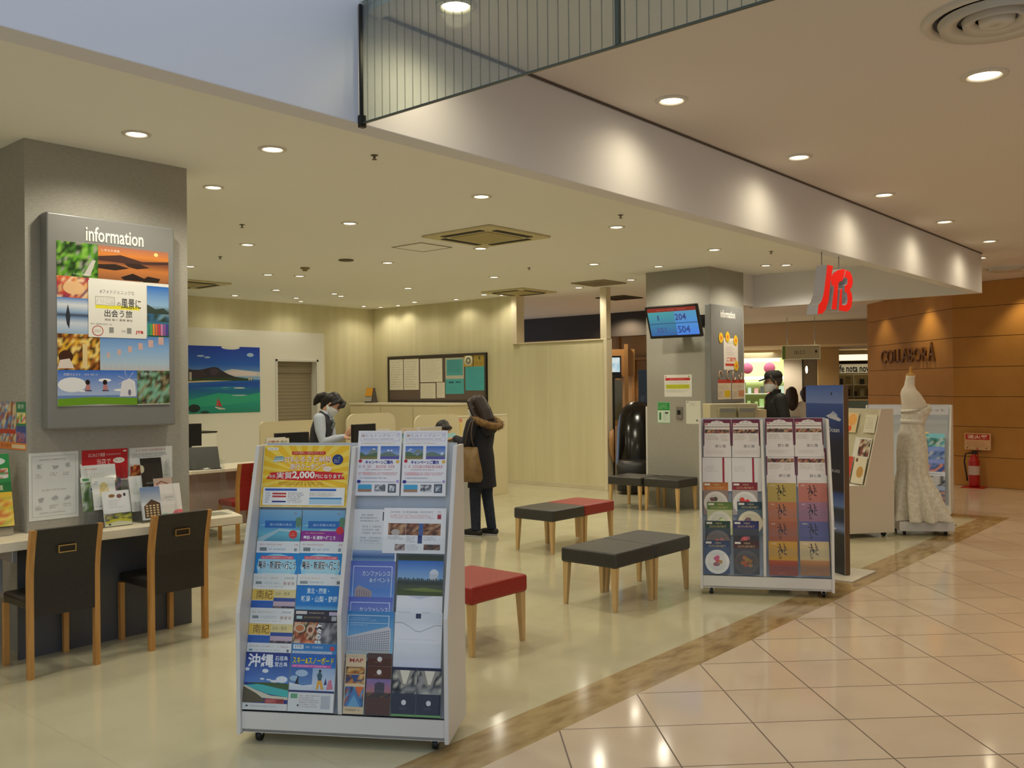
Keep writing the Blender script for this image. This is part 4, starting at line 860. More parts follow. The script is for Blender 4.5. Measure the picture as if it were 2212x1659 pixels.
def make_chair(lm):
    t = thing('chair', None, 'chair')
    # front faces +y
    MB().box((-.185, -.17, .375), (.185, .215, .44)).build('seat', lm, t, .02, 3)
    bk = MB(); n = 8; P = []
    for i in range(n+1):
        z = .345+(.845-.345)*i/n; y = -.205-.055*max(0, (z-.55)/.3)**1.6
        P.append((z, y))
    for i in range(n):
        (z0, y0), (z1, y1) = P[i], P[i+1]; o = [(-.178, y0-.018, z0), (.178, y0-.018, z0), (.178, y0+.022, z0), (-.178, y0+.022, z0), (-.178, y1-.018, z1), (.178, y1-.018, z1), (.178, y1+.022, z1), (-.178, y1+.022, z1)]
        f = [(0, 1, 5, 4), (1, 2, 6, 5), (2, 3, 7, 6), (3, 0, 4, 7)] + ([(3, 2, 1, 0)] if i == 0 else []) + ([(4, 5, 6, 7)] if i == n-1 else [])
        bk.add(o, f)
    b = bk.build('backrest', lm, t)
    h = MB()
    for x0, x1, z0, z1 in ((-.05, .05, .700, .706), (-.05, .05, .738, .744), (-.05, -.044, .706, .738), (.044, .05, .706, .738)): h.box((x0, -.262, z0), (x1, -.236, z1))
    hb = h.build('handle_slot', M_BRASS, b); MB().box((-.044, -.2545, .706), (.044, -.238, .738)).build('slot_recess', mat('slot_dark', (48, 36, 18), .6), b)
    for sx in (-1, 1):
        q = MB(); w0 = .185*sx
        pts = [(0, -.205), (.345, -.205)]+P[1:]
        for i in range(len(pts)-1):
            (z0, y0), (z1, y1) = pts[i], pts[i+1]; a, c = sorted((w0-.014*sx, w0+.016*sx))
            q.add([(a, y0-.02, z0), (c, y0-.02, z0), (c, y0+.02, z0), (a, y0+.02, z0), (a, y1-.02, z1), (c, y1-.02, z1), (c, y1+.02, z1), (a, y1+.02, z1)], [(0, 1, 5, 4), (1, 2, 6, 5), (2, 3, 7, 6), (3, 0, 4, 7)]+([(3, 2, 1, 0)] if i == 0 else [])+([(4, 5, 6, 7)] if i == len(pts)-2 else []))
        q.build('back_leg', M_WOOD, t)
        MB().prism([(-.016, -.018), (.016, -.018), (.016, .018), (-.016, .018)], lambda a, b_, d: (sx*.172+a, .200+b_, d), 0, .376).build('front_leg', M_WOOD, t, .003)
    return t
ch = make_chair(M_CHAIRBLK); ch.location = (2.305, 5.645, 0); ch.rotation_euler = (0, 0, R(-1))
tag(ch, 'black office style chair with oak legs, left one at the near counter', None, 'counter chairs')
copy_tree(ch, 'black office style chair with oak legs, right one at the near counter', (3.02, 5.66, 0), R(1))
cr = copy_tree(ch, 'red chair seen edge on behind the nearest rack, by the inner desk', (5.60, 8.72, 0), R(-3)); recolor(cr, M_CHAIRBLK, M_RED)
copy_tree(cr, 'red chair mostly hidden under the near counter at the left frame', (1.98, 6.33, 0), R(178))

# ================================================================== NEAR COUNTER ROUND THE PILLAR
t = thing('wall_counter', 'white oak topped counter wrapped round the near grey pillar', 'counter', (2.8, 5.8, 0))
MB().prism([(-1.9, 5.56), (2.2, 5.62), (3.545, 5.53), (3.66, 5.90), (3.357, 5.90), (2.28, 5.90), (2.28, 6.05), (-1.9, 6.05)], lambda a, b, d: (a-2.8, b-5.8, d), .705, .76).build('worktop', M_COUNTER, t, .004)
MB().box((2.22-2.8, 5.885-5.8, 0), (3.36-2.8, 5.899-5.8, .705)).build('modesty_panel', mat('dark_slate_panel', (84, 84, 86), .5), t)
MB().obox((2.16-2.8, .12, .66), (1, 0, 0), (0, 1, 0), UZ, .03, .30, .09).obox((2.16-2.8, .22, .55), (1, 0, 0), (0, 1, 0), UZ, .03, .05, .30).build('bracket', mat('pale_steel', (176, 178, 182), .4, .3), t, .004)

# information board on the near pillar
def info_board(label, x0, x1, yf, yw, z0, z1, art=None):
    t = thing('information_board', label, 'notice board', ((x0+x1)/2, yf, z0)); cx = (x0+x1)/2
    MB().box((x0-cx, 0, 0), (x1-cx, yw-yf, z1-z0)).build('board_panel', M_BOARD, t, .012, 3)
    w = x1-x0; l = letters('lettering', 'information', Matrix.Identity(4), w*.45, .092*w/.85, .003, mat('white_letter', (236, 234, 228), .4), t, .014)
    l.matrix_parent_inverse = Matrix.Identity(4); l.matrix_basis = frame4((-w*.215, -.001, (z1-z0)-.155*w/.85), (1, 0, 0), UZ)
    return t
info_board('large grey information board on the near pillar', 2.367, 3.205, 5.80, 5.898, 1.39, 2.73)
a = Art(.735, 1.026, (236, 234, 226), .002, 80)
a.M(0, .79, .35, 1, 14, 10, [(40, 90, 24), (96, 160, 44), (24, 50, 16), (130, 180, 70), (70, 120, 40), (150, 150, 140)]).P([(.22, .80), (.3, .90), (.33, .90), (.28, .80)], (200, 196, 190)).D(.14, .80, .33, .815, 1, (236, 240, 236))
a.G(.35, .79, 1, 1, [(0, (150, 96, 60)), (.35, (196, 120, 60)), (.55, (120, 70, 50)), (.75, (214, 130, 56)), (1, (170, 110, 90))]); a.P([(.35, .93), (.55, .95), (.75, .92), (1, .935), (1, .915), (.7, .90), (.35, .905)], (70, 44, 40)).P([(.35, .88), (.5, .89), (.63, .87), (.5, .85), (.35, .855)], (44, 30, 26)).P([(.58, .90), (.72, .905), (.82, .885), (.7, .87), (.62, .88)], (50, 32, 26)).P([(.55, .81), (.66, .84), (.78, .81), (.74, .795), (.58, .795)], (36, 24, 22)).P([(.74, .80), (.80, .83), (.92, .82), (.90, .795), (.76, .79)], (40, 26, 20)).E(.88, .975, .02, .012, (255, 220, 140)).T('しまなみ海道', .38, .965, .54, .98, (240, 230, 220))
a.M(0, .66, .27, .79, 10, 6, [(214, 100, 60), (230, 180, 120), (180, 60, 70), (240, 210, 170), (120, 60, 90)]).E(.14, .72, .09, .04, (236, 190, 140))
a.G(0, .44, .27, .66, [(0, (150, 180, 214)), (.3, (206, 214, 226)), (.45, (120, 150, 190)), (.52, (60, 70, 90)), (.6, (140, 170, 206)), (.8, (220, 226, 232)), (1, (80, 130, 200))]).P([(.07, .55), (.09, .62), (.11, .55), (.10, .47), (.08, .50)], (50, 54, 66))
a.G(.79, .44, 1, .77, [(0, (40, 90, 60)), (.3, (60, 120, 150)), (.5, (80, 96, 80)), (.62, (150, 190, 226)), (1, (40, 110, 200))]).P([(.79, .65), (.87, .62), (.95, .63), (1, .60), (1, .54), (.79, .58)], (60, 74, 66)).M(.79, .54, 1, .59, 5, 2, [(60, 110, 150), (120, 160, 180), (50, 70, 60)])
for i in range(8): a.R(.79+i*.026, .45, .81+i*.026, .525, [(60, 150, 140), (90, 170, 90), (230, 150, 60), (230, 110, 70), (214, 70, 90), (220, 130, 180), (150, 90, 170), (90, 70, 160)][i])
a.M(0, .22, .36, .44, 14, 10, [(230, 180, 60), (140, 80, 30), (60, 36, 20), (250, 220, 130), (180, 110, 40)]).R(.21, .23, .25, .38, (230, 206, 150)).E(.07, .30, .06, .04, (70, 40, 26)).P([(.0, .23), (.02, .28), (.10, .29), (.14, .23)], (226, 214, 206))
a.G(.36, .22, 1, .44, [(0, (196, 196, 200)), (.2, (176, 200, 220)), (.6, (140, 180, 226)), (1, (96, 140, 206))])
for i in range(6): a.R(.42+i*.095, .30+i*.018, .445+i*.10, .33+i*.022, (214, 176, 170))
for i in range(12): a.R(.37+i*.052, .225, .375+i*.052, .26, (206, 206, 206))
a.sky(0, .03, .69, .22, (50, 110, 206), (190, 206, 230), 3); a.E(.12, .13, .12, .045, (236, 238, 242)).R(0, .04, .69, .065, (110, 140, 196)).P([(0, .0), (.35, .01), (.69, .0), (.69, .045), (.3, .055), (0, .045)], (110, 160, 40))
for x in (.25, .40): a.E(x, .145, .02, .016, (40, 26, 24)).P([(x-.02, .09), (x-.015, .13), (x+.02, .13), (x+.025, .09)], (190, 130, 130)).R(x-.025, .09, x+.035, .096, (70, 60, 90))
a.P([(.53, .055), (.55, .15), (.62, .17), (.67, .15), (.68, .055)], (226, 226, 232)).E(.62, .08, .014, .02, (120, 120, 140))
for k in range(7): th = k*.9; a.P([(.60, .16), (.60+.09*math.cos(th), .16+.06*math.sin(th)), (.60+.09*math.cos(th+.06), .16+.06*math.sin(th+.06))], (216, 220, 230))
a.M(.69, .0, 1, .22, 12, 9, [(60, 50, 40), (96, 84, 60), (120, 170, 150), (70, 110, 70), (140, 190, 160), (150, 140, 110)]).R(.69, .0, 1, .005, (210, 216, 200)).T('四国カルスト', .05, .185, .19, .20, (236, 240, 246)).D(.22, .185, .40, .20, 1, (236, 240, 246)).T('仁淀川', .72, .19, .82, .205, (226, 226, 220))
a.R(.26, .425, .78, .775, (238, 236, 228)).T('#フォトジェニックな', .36, .70, .67, .725, (70, 70, 66)).R(.32, .605, .72, .628, (240, 230, 60)).T('四国', .32, .625, .49, .68, (210, 210, 200), .03).T('四国', .325, .628, .485, .677, (236, 234, 226)).F(.32, .625, .49, .68, (160, 160, 150), .003).T('の', .51, .625, .545, .65, (80, 80, 76)).T('風景に', .55, .612, .73, .675, (64, 64, 60), .01).T('出会う旅', .40, .555, .65, .60, (64, 64, 60), .01).T('徳島 香川 愛媛 高知', .40, .53, .65, .544, (130, 110, 100))
a.D(.28, .50, .5, .515, 1, (170, 170, 164)).E(.34, .465, .05, .033, (196, 110, 100)).E(.34, .465, .042, .027, (238, 236, 228)).D(.305, .455, .375, .475, 2, (150, 90, 80)).R(.44, .455, .48, .49, (150, 150, 146)).R(.60, .455, .64, .49, (150, 150, 146)).D(.55, .46, .59, .475, 2, (110, 110, 120)).T('JTB', .68, .452, .75, .474, (196, 44, 44), .03)
o = a.build('travel_poster', None, GLOSSY); pose(o, (2.424, 5.7975, 1.532), (1, 0, 0), UZ); tag(o, 'collage travel poster of many landscape photographs on the grey information board', 'poster')

# sheets stuck to the near pillar
def on_front(a, name, label, cat, x, z, y=5.898, m=None):
    o = a.build(name, None, m); pose(o, (x, y, z), (1, 0, 0), UZ); return tag(o, label, cat)
a = Art(.30, .417, (226, 228, 224), .001, 81); a.F(.06, .05, .95, .95, (150, 152, 150), .006).D(.2, .88, .84, .905, 1, (110, 112, 112)).D(.13, .62, .30, .69, 3, (150, 152, 150)).D(.41, .64, .60, .70, 2, (150, 152, 150)).D(.68, .64, .84, .70, 2, (150, 152, 150))
for cx, cy in ((.2, .79), (.52, .77), (.78, .80), (.23, .29), (.51, .31), (.78, .30)):
    for k in range(7): a.P([(cx+a.rnd.uniform(-.09, .05), cy+a.rnd.uniform(-.04, .03)), (cx+a.rnd.uniform(-.05, .09), cy+a.rnd.uniform(-.04, .05)), (cx+a.rnd.uniform(-.05, .09), cy+a.rnd.uniform(-.03, .05))], (176, 178, 178))
a.D(.25, .43, .80, .455, 1, (130, 132, 132)).D(.12, .15, .26, .22, 3, (150, 152, 150)).D(.40, .16, .60, .22, 2, (150, 152, 150)).D(.68, .17, .9, .23, 2, (150, 152, 150)).D(.2, .09, .86, .115, 1, (150, 152, 150))
on_front(a, 'notice_sheet', 'white line drawn instruction sheet on the near pillar above the left chair', 'notice', 2.291, .829)
a = Art(.302, .21, (196, 30, 40), .001, 82); a.R(0, 0, 1, .06, (226, 210, 206)).T('はじめよう!相談', .14, .78, .50, .90, (250, 236, 234)).D(.52, .79, .88, .88, 1, (240, 190, 190)).T('当店で', .32, .52, .62, .72, (250, 236, 234)).E(.80, .64, .13, .09, (240, 236, 228)).D(.70, .60, .9, .68, 1, (180, 90, 90)).R(.9, .9, .97, .95, (240, 220, 220))
on_front(a, 'red_poster', 'red poster with white lettering behind the leaflets on the near pillar', 'poster', 2.613, 1.035)
a = Art(.305, .218, (228, 230, 228), .001, 83); a.F(0, 0, 1, 1, (200, 200, 200), .006).D(.15, .87, .85, .95, 1, (196, 60, 56), .6, .05).D(.06, .68, .95, .82, 3, (120, 122, 124)).P([(.0, .10), (.10, .48), (.38, .44), (.24, .10)], (206, 110, 50)).M(.02, .12, .30, .44, 6, 4, [(206, 110, 50), (150, 60, 30), (226, 150, 80), (90, 60, 30), (190, 40, 30)]).D(.82, .2, .96, .6, 6, (150, 152, 150)).P([(.43, .60), (.47, .67), (.52, .60)], (60, 60, 60)).D(.8, .06, .97, .14, 1, (110, 110, 110))
on_front(a, 'notice_sheet', 'white notice with a food photograph behind the right leaflet holder', 'notice', 2.926, 1.026)
a = Art(.42, .298, (60, 130, 190), .001, 84); a.M(0, .15, .64, 1, 12, 10, [(90, 150, 206), (60, 120, 190), (200, 180, 140), (190, 90, 60), (230, 210, 170), (140, 60, 50)]).R(.64, 0, 1, 1, (30, 130, 90)).M(.66, .55, .98, .78, 6, 4, [(240, 210, 60), (220, 90, 90), (230, 230, 220), (60, 150, 70)]).R(.64, .15, 1, .50, (40, 70, 150)).M(.66, .17, .98, .38, 7, 4, [(40, 70, 150), (190, 80, 80), (90, 130, 200)]).R(.0, .33, .62, .42, (196, 40, 36)).R(0, 0, 1, .15, (230, 130, 50)).T('国内旅行', .05, .03, .45, .12, (150, 30, 20)).R(.47, .03, .96, .11, (240, 214, 170)).T('夏旅', .7, .86, .92, .95, (220, 240, 220)).T('沖縄', .10, .84, .34, .93, (220, 236, 250))
o = a.build('bright_poster', None, GLOSSY); pose(o, (2.278, 6.315, 1.265), (0, -1, 0), UZ); tag(o, 'bright blue and green poster on the pillar side at the left frame edge', 'poster')

# acrylic leaflet holders on the near counter
def holder(label, x, y, w, z=.76, steps=3, rz=0.0, d0=.05):
    t = thing('leaflet_holder', label, 'leaflet holder', (x, y, z), rz)
    MB().box((-w/2, -.09, 0), (w/2, .085, .004)).build('base', M_ACRYL, t)
    MB().obox((0, .035, .19), (1, 0, 0), Vector((0, .27, -1)).normalized(), Vector((0, 1, .27)).normalized(), w, .39, .003).build('back_plate', M_ACRYL, t)
    for sx in (-1, 1): MB().prism([(-.09, 0), (.085, 0), (.09, .38), (.05, .38), (-.09, .08)], lambda a, b, d: (d, a, b), sx*w/2-.0015, sx*w/2+.0015).build('side_plate', M_ACRYL, t)
    for k in range(steps):
        MB().obox((0, -.075+k*.05, .06+k*.11), (1, 0, 0), Vector((0, .27, 1)).normalized(), Vector((0, -1, .27)).normalized(), w, .085, .002).build('pocket', M_ACRYL, t)
    return t
holder('clear acrylic leaflet holder with map and flower leaflets on the near counter', 2.735, 5.800, .235)
holder('clear acrylic leaflet holder with white and black leaflets on the near counter', 3.045, 5.800, .245)
holder('empty clear acrylic leaflet holder on the right end of the counter', 3.44, 5.745, .20, rz=R(-6))
def stand_leaf(a, name, label, x, y, z, lean=.27, rz=0.0):
    o = a.build(name); xa = Vector((math.cos(rz), math.sin(rz), 0)); pose(o, (x, y, z), xa, UZ+Vector((-math.sin(rz), math.cos(rz), 0))*lean); return tag(o, label, 'leaflet')
L_ = 1.035
a = Art(.225, .30, (232, 233, 230), .003, 85); a.R(.06, .40, 1, .46, (30, 60, 130)).R(.38, .42, .68, .455, (20, 20, 24)).D(.12, .84, .5, .89, 1, (200, 110, 100)).D(.1, .5, .9, .78, 6, (206, 196, 160)).R(0, .0, 1, .38, (90, 120, 70))
stand_leaf(a, 'leaflet', 'white leaflet with a navy band, tallest in the left holder', 2.603, 5.842, .868, .20)
a = Art(.06, .22, (120, 150, 80), .003, 86); a.M(0, 0, 1, .85, 3, 8, [(96, 130, 60), (150, 176, 110), (70, 96, 60), (190, 200, 190)]).R(0, .85, 1, 1, (230, 236, 230)).R(.2, .88, .9, .96, (90, 150, 90))
stand_leaf(a, 'leaflet', 'green landscape leaflet peeping out at the left of the left holder', 2.592, 5.832, .860, .20)
a = Art(.07, .19, (110, 84, 130), .003, 87); a.M(0, 0, 1, 1, 4, 8, [(96, 70, 130), (130, 110, 150), (70, 90, 60), (60, 80, 40), (150, 110, 130)]); stand_leaf(a, 'leaflet', 'purple flower field leaflet at the right of the left holder', 2.782, 5.834, .872, .20)
a = Art(.150, .205, (232, 233, 230), .004, 88); a.E(.50, .56, .20, .30, (222, 206, 150)).M(.34, .36, .66, .80, 5, 5, [(226, 210, 150), (206, 190, 130), (232, 226, 200)]).P([(.45, .22), (.8, .30), (.82, .24), (.5, .16)], (206, 90, 60)).D(.08, .78, .3, .9, 2, (90, 110, 150)).D(.08, .06, .5, .14, 1, (130, 110, 100))
stand_leaf(a, 'leaflet', 'white map leaflet in the middle of the left holder', 2.640, 5.786, .870, .22)
a = Art(.175, .225, (230, 233, 236), .012, 89); a.R(0, 0, 1, .16, (226, 222, 190)).M(0, .14, 1, .36, 9, 4, [(170, 170, 70), (96, 110, 50), (120, 110, 130), (206, 196, 90), (70, 80, 50)]).P([(0, .12), (.3, .20), (.7, .19), (1, .14), (1, .08), (.5, .14), (0, .07)], (206, 200, 60)).E(.34, .86, .12, .05, (150, 110, 70)).E(.62, .84, .10, .06, (130, 90, 84)).E(.82, .87, .05, .05, (70, 60, 70)).D(.2, .5, .9, .75, 5, (190, 190, 196), .5, .6).R(.12, .03, .2, .08, (60, 60, 50))
stand_leaf(a, 'leaflet', 'fat stack of leaflets with yellow flowers at the front of the left holder', 2.685, 5.728, .764, .24)
a = Art(.135, .235, (236, 236, 234), .012, 90); a.D(.2, .3, .9, .5, 3, (220, 220, 220)); stand_leaf(a, 'leaflet', 'plain white leaflet stack in the right holder', 2.90, 5.812, .83, .22)
a = Art(.150, .19, (30, 26, 26), .004, 91); a.D(.2, .06, .8, .16, 1, (190, 186, 180)).E(.04, .62, .12, .14, (206, 196, 170)).R(.5, .2, .6, .3, (60, 56, 54)); stand_leaf(a, 'leaflet', 'black leaflet at the back of the right holder', 2.985, 5.838, .985, .20)
a = Art(.145, .215, (220, 226, 234), .006, 92); a.R(0, .45, 1, 1, (226, 230, 234), (110, 140, 190)); a.P([(.12, .05), (.12, .42), (.5, .62), (.9, .48), (.9, .05)], (96, 70, 52))
for k in range(5):
    for j in range(4): a.R(.2+j*.17, .10+k*.075, .30+j*.17, .145+k*.075, (230, 206, 160))
stand_leaf(a, 'leaflet', 'leaflet with a dark wooden inn at the front of the right holder', 2.938, 5.742, .775, .22)
a = Art(.145, .215, (232, 228, 224), .006, 93); a.D(.2, .55, .8, .62, 1, (110, 100, 100)).E(.82, .06, .30, .12, (230, 120, 130)).E(.15, .04, .18, .06, (150, 206, 170)).D(.3, .47, .6, .5, 1, (170, 160, 160)); stand_leaf(a, 'leaflet', 'white and pink leaflet at the front of the right holder', 3.075, 5.742, .785, .22)
a = Art(.13, .20, (230, 196, 180), .004, 94); a.P([(.1, .8), (.4, .92), (.8, .8), (.78, .76), (.4, .87), (.14, .76)], (170, 110, 84)); stand_leaf(a, 'leaflet', 'peach leaflet just behind the white and pink one', 3.055, 5.786, .838, .22)

# tall brochure stand at the left frame edge
t = thing('brochure_stand', 'pale steel brochure stand on the counter at the left frame edge', 'brochure stand', (2.10, 5.98, .762))
MB().prism([(-.06, 0), (.05, 0), (.05, .46), (.03, .46)], lambda a, b, d: (d, a, b), -.14, .10).build('stand_body', mat('pale_steel_sheet', (170, 176, 186), .35, .4), t, .003)
MB().box((-.14, -.085, 0), (.10, -.055, .05)).build('front_lip', M_CHROME, t)
a = Art(.225, .44, (50, 140, 70), .006, 95); a.R(0, .62, 1, 1, (50, 150, 80)).M(.1, .66, .95, .80, 8, 4, [(60, 150, 80), (230, 230, 220), (200, 80, 60), (240, 200, 80)]).E(.55, .9, .35, .06, (220, 230, 220)).R(0, .46, 1, .60, (40, 120, 60)).R(0, .40, 1, .47, (230, 190, 60)).M(0, 0, 1, .40, 6, 8, [(230, 190, 60), (240, 214, 110), (214, 120, 60), (190, 190, 80)]).T('北海道', .1, .50, .8, .57, (240, 236, 200))
o = a.build('brochure'); pose(o, (1.985, 5.902, .816), (1, 0, 0), (0, .2, 1)); tag(o, 'green and yellow brochure leaning in the steel stand at the left frame edge', 'brochure')

# ================================================================== SCREEN AND NOTICES ON THE INNER COLUMN
t = thing('ticket_screen', 'tilted call number screen on the inner grey column', 'screen', (10.40, 6.20, 2.46))
up = Vector((-.14, 0, .40)).normalized(); xa = Vector((.01, -1, 0)).normalized(); nrm = xa.cross(up)
MB().obox(-nrm*.02, xa, up, nrm, .775, .435, .045).build('screen_housing', M_BLACK, t, .006)
a = Art(.715, .375, (40, 84, 120), .0005, 96); a.R(0, .0, 1, .86, (40, 80, 140), (60, 130, 140)).R(.55, 0, 1, .86, (60, 110, 200), (70, 130, 170)).R(0, .86, 1, 1, (110, 36, 30)).D(.2, .90, .9, .95, 1, (170, 90, 80)).R(0, .42, 1, .45, (40, 70, 110)).T('1', .19, .56, .22, .74, (40, 60, 110)).T('204', .56, .54, .78, .76, (50, 50, 110), .02).T('301', .13, .10, .33, .30, (60, 60, 120)).T('504', .58, .08, .82, .32, (40, 60, 120), .02)
SCREEN = paper_mat('screen_glow', .2, 0, .9); sc = a.build('display', t, SCREEN)
pose(sc, tuple(nrm*.0035 - xa*.3575 - up*.18), xa, up)
MB().box((.075, -.12, -.08), (.105, .12, .10)).box((.10, -.05, -.03), (.298, .05, .05)).box((.285, -.42, -.06), (.298, -.05, .10)).build('wall_bracket', M_DKMETAL, t, .004)
MB().tube([(.29, -.40, .06), (.25, -.44, -.02), (.27, -.43, -.10), (.25, -.36, -.12)], .006, 8).build('cable', M_BLACK, t)
def on_left(a, name, label, cat, y_left, z, x=10.698):
    o = a.build(name); pose(o, (x, y_left, z), (0, -1, 0), UZ); return tag(o, label, cat)
a = Art(.42, .295, (232, 230, 222), .001, 97); a.R(.04, .74, .94, .86, (200, 44, 50)).D(.2, .77, .8, .83, 1, (236, 200, 200)).R(.06, .36, .92, .56, (206, 206, 60)).D(.1, .42, .9, .50, 1, (110, 140, 30)).D(.1, .62, .9, .68, 1, (170, 170, 170)).D(.04, .2, .96, .30, 2, (150, 152, 150)).E(.06, .92, .02, .03, (200, 50, 50)).E(.9, .92, .03, .03, (120, 160, 60)); on_left(a, 'notice_sheet', 'white notice with red and yellow bars on the inner column', 'notice', 6.523, 1.478)
a = Art(.20, .286, (214, 232, 214), .001, 98); a.F(0, 0, 1, 1, (60, 160, 80), .02).R(.04, .60, .96, .97, (40, 150, 70)).D(.1, .66, .9, .93, 4, (190, 226, 190)).R(.15, .15, .3, .5, (50, 120, 70)).D(.45, .1, .9, .5, 5, (150, 170, 160)).R(.6, .44, .85, .52, (60, 70, 70)); on_left(a, 'notice_sheet', 'green headed notice low on the inner column', 'notice', 6.637, 1.123)
a = Art(.217, .304, (222, 222, 206), .001, 99); a.D(.25, .78, .75, .92, 3, (150, 152, 150)).P([(.7, .1), (.82, .12), (.78, .2), (.68, .18)], (110, 110, 110)).E(.12, .94, .04, .03, (100, 110, 90)); on_left(a, 'notice_sheet', 'nearly blank cream notice low on the inner column beside the rack', 'notice', 6.193, 1.119)
t = thing('intercom', 'small grey wall device between the two low notices', 'intercom', (10.70, 6.29, 1.18)); MB().box((-.022, -.045, 0), (0, .045, .165)).build('device_body', mat('grey_device', (128, 122, 112), .5), t, .006); MB().box((-.025, -.025, .06), (-.021, .025, .12)).build('speaker_grid', M_DKMETAL, t)
info_board('narrow grey information board on the inner column face', 10.56, 11.46, 5.74, 5.828, 1.39, 2.68)
def on_board(a, name, label, cat, x, z, y=5.7385, g=None):
    o = a.build(name); pose(o, (x, y, z), (1, 0, 0), UZ); return tag(o, label, cat, g)
a = Art(.40, .42, (234, 226, 216), .001, 100); a.D(.2, .80, .8, .92, 2, (150, 170, 90)).D(.15, .45, .85, .75, 5, (190, 170, 180)).T('ご成約', .2, .26, .85, .40, (214, 80, 50), .03).R(.1, .12, .92, .2, (206, 70, 60)); on_board(a, 'notice_sheet', 'white and red sheet in the middle of the narrow information board', 'notice', 10.90, 1.83)
for i, (x, z, wh) in enumerate(((10.82, 2.09+.19, 'left of three'), (11.00, 2.11+.19, 'middle of three'), (11.23, 2.07+.19, 'right of three'), (11.24, 1.99-.07, 'single one lower right'))):
    o = MB().add([(0, 0, 0)]+[((.075+.01*(k % 2))*math.cos(k*math.pi/8)*.95, 0, (.085+.012*(k % 2))*math.sin(k*math.pi/8)) for k in range(16)]+[(.03*math.cos(k*math.pi/4), -.002, .03*math.sin(k*math.pi/4)) for k in range(8)], [(0, 1+(k+1) % 16, 1+k) for k in range(16)], 0).build('flower_sticker', [mat('yellow_paper', (240, 194, 44), .6), mat('orange_paper', (232, 130, 60), .6)])
    MB().lathe([(.034, .0005), (.034, .001), (.001, .001)], (0, -.003, 0), 10, smooth=False, M=Euler((R(90), 0, 0)).to_matrix()).build('flower_centre', mat('orange_paper_centre', (232, 130, 60), .6), o)
    MB().lathe([(.08, 0), (.08, .002), (.001, .002)], (0, -.001, 0), 8, smooth=False, M=Euler((R(90), 0, 0)).to_matrix()).build('petals', mat('yellow_petal_paper', (240, 194, 44), .6), o)
    o.location = (x, 5.735, z-.035); o.scale = (.78, 1, .78); tag(o, 'yellow paper flower on the narrow information board, ' + wh, 'paper decoration', 'paper flowers')
for i, (x, z, wh) in enumerate(((10.80, 1.755, 'far left'), (11.02, 1.765, 'second'), (11.18, 1.755, 'third'), (11.36, 1.76, 'far right'))):
    pts = [(x+.045*math.cos(k*.55+i), 5.736, z+.06*math.sin(k*.55+i)) for k in range(8)]
    o = MB().tube([tuple(Vector(p)-Vector((x, 5.736, z))) for p in pts], .008, 6).build('paper_swirl', mat('peach_paper', (206, 170, 140), .7)); o.location = (x, 5.736, z); tag(o, 'curled peach paper swirl under the sheet, ' + wh + ' of four', 'paper decoration', 'paper swirls')
for x, s_, wh in ((10.73, 110, 'left one'), (11.12, 111, 'right one')):
    a = Art(.36, .26, (222, 206, 180), .001, s_); a.R(0, .82, 1, 1, (190, 70, 60)).D(.06, .5, .9, .76, 4, (170, 130, 110)).R(.5, .12, .95, .45, (226, 190, 50) if s_ == 110 else (210, 150, 110)).D(.05, .1, .45, .42, 5, (160, 130, 120)); on_board(a, 'notice_sheet', 'small red headed leaflet at the foot of the narrow information board, ' + wh, 'notice', x, 1.44)

# ================================================================== HANGING RED LETTER SIGN
t = thing('hanging_sign', 'sign of three joined red block letters hanging under the shop-front beam', 'sign', (7.5, 2.96, 2.2))
M_SIGNR = mat('sign_red', (226, 30, 26), .35, emit=(230, 26, 22), estr=.55); M_SIGNW = mat('sign_side_silver', (196, 196, 204), .4)
def sign_letter(nm, pts, y0=-.04, y1=.05):
    n = len(pts); P = [(x-7.5, y0, z-2.2) for x, z in pts]+[(x-7.5, y1, z-2.2) for x, z in pts]
    bm = bmesh.new(); V = [bm.verts.new(p) for p in P]; fr = bm.faces.new(V[:n]); bk = bm.faces.new(V[:n-1:-1]); sd = [bm.faces.new((V[i], V[i+n], V[(i+1) % n+n], V[(i+1) % n])) for i in range(n)]
    bmesh.ops.recalc_face_normals(bm, faces=bm.faces)
    for f in sd+[bk]: f.material_index = 1
    bmesh.ops.triangulate(bm, faces=[fr, bk]); me = bpy.data.meshes.new(nm); bm.to_mesh(me); bm.free(); me.materials.append(M_SIGNR); me.materials.append(M_SIGNW)
    o = bpy.data.objects.new(nm, me); COL.objects.link(o); o.parent = t; return o
sign_letter('letter_j', [(7.33, 2.60), (7.45, 2.60), (7.39, 2.45), (7.37, 2.38), (7.345, 2.30), (7.29, 2.235), (7.22, 2.195), (7.12, 2.185), (7.14, 2.26), (7.20, 2.29), (7.24, 2.34), (7.265, 2.40)])
sign_letter('letter_t', [(7.40, 2.50), (7.46, 2.545), (7.55, 2.575), (7.66, 2.595), (7.72, 2.595), (7.66, 2.50), (7.57, 2.475), (7.555, 2.42), (7.515, 2.245), (7.41, 2.24), (7.465, 2.42), (7.455, 2.445), (7.42, 2.43)])
sign_letter('letter_b', [(7.735, 2.595), (7.83, 2.585), (7.88, 2.545), (7.89, 2.50), (7.86, 2.455), (7.815, 2.435), (7.86, 2.405), (7.875, 2.36), (7.85, 2.29), (7.80, 2.255), (7.74, 2.24), (7.56, 2.24), (7.60, 2.42), (7.645, 2.43), (7.63, 2.29), (7.70, 2.29), (7.75, 2.31), (7.765, 2.35), (7.75, 2.395), (7.70, 2.41), (7.705, 2.46), (7.76, 2.475), (7.77, 2.515), (7.73, 2.535), (7.685, 2.52)])
mp_ = MB()
mp_.box((-.24, .02, .10), (.36, .05, .13)).box((-.10, .02, .30), (.30, .05, .33)); mp_.build('mounting_bar', M_SIGNW, t)
for x in (-.10, .27): MB().tube([(x, .035, .33), (x, .035, .52)], .005, 6).build('hanging_wire', M_CHROME, t)

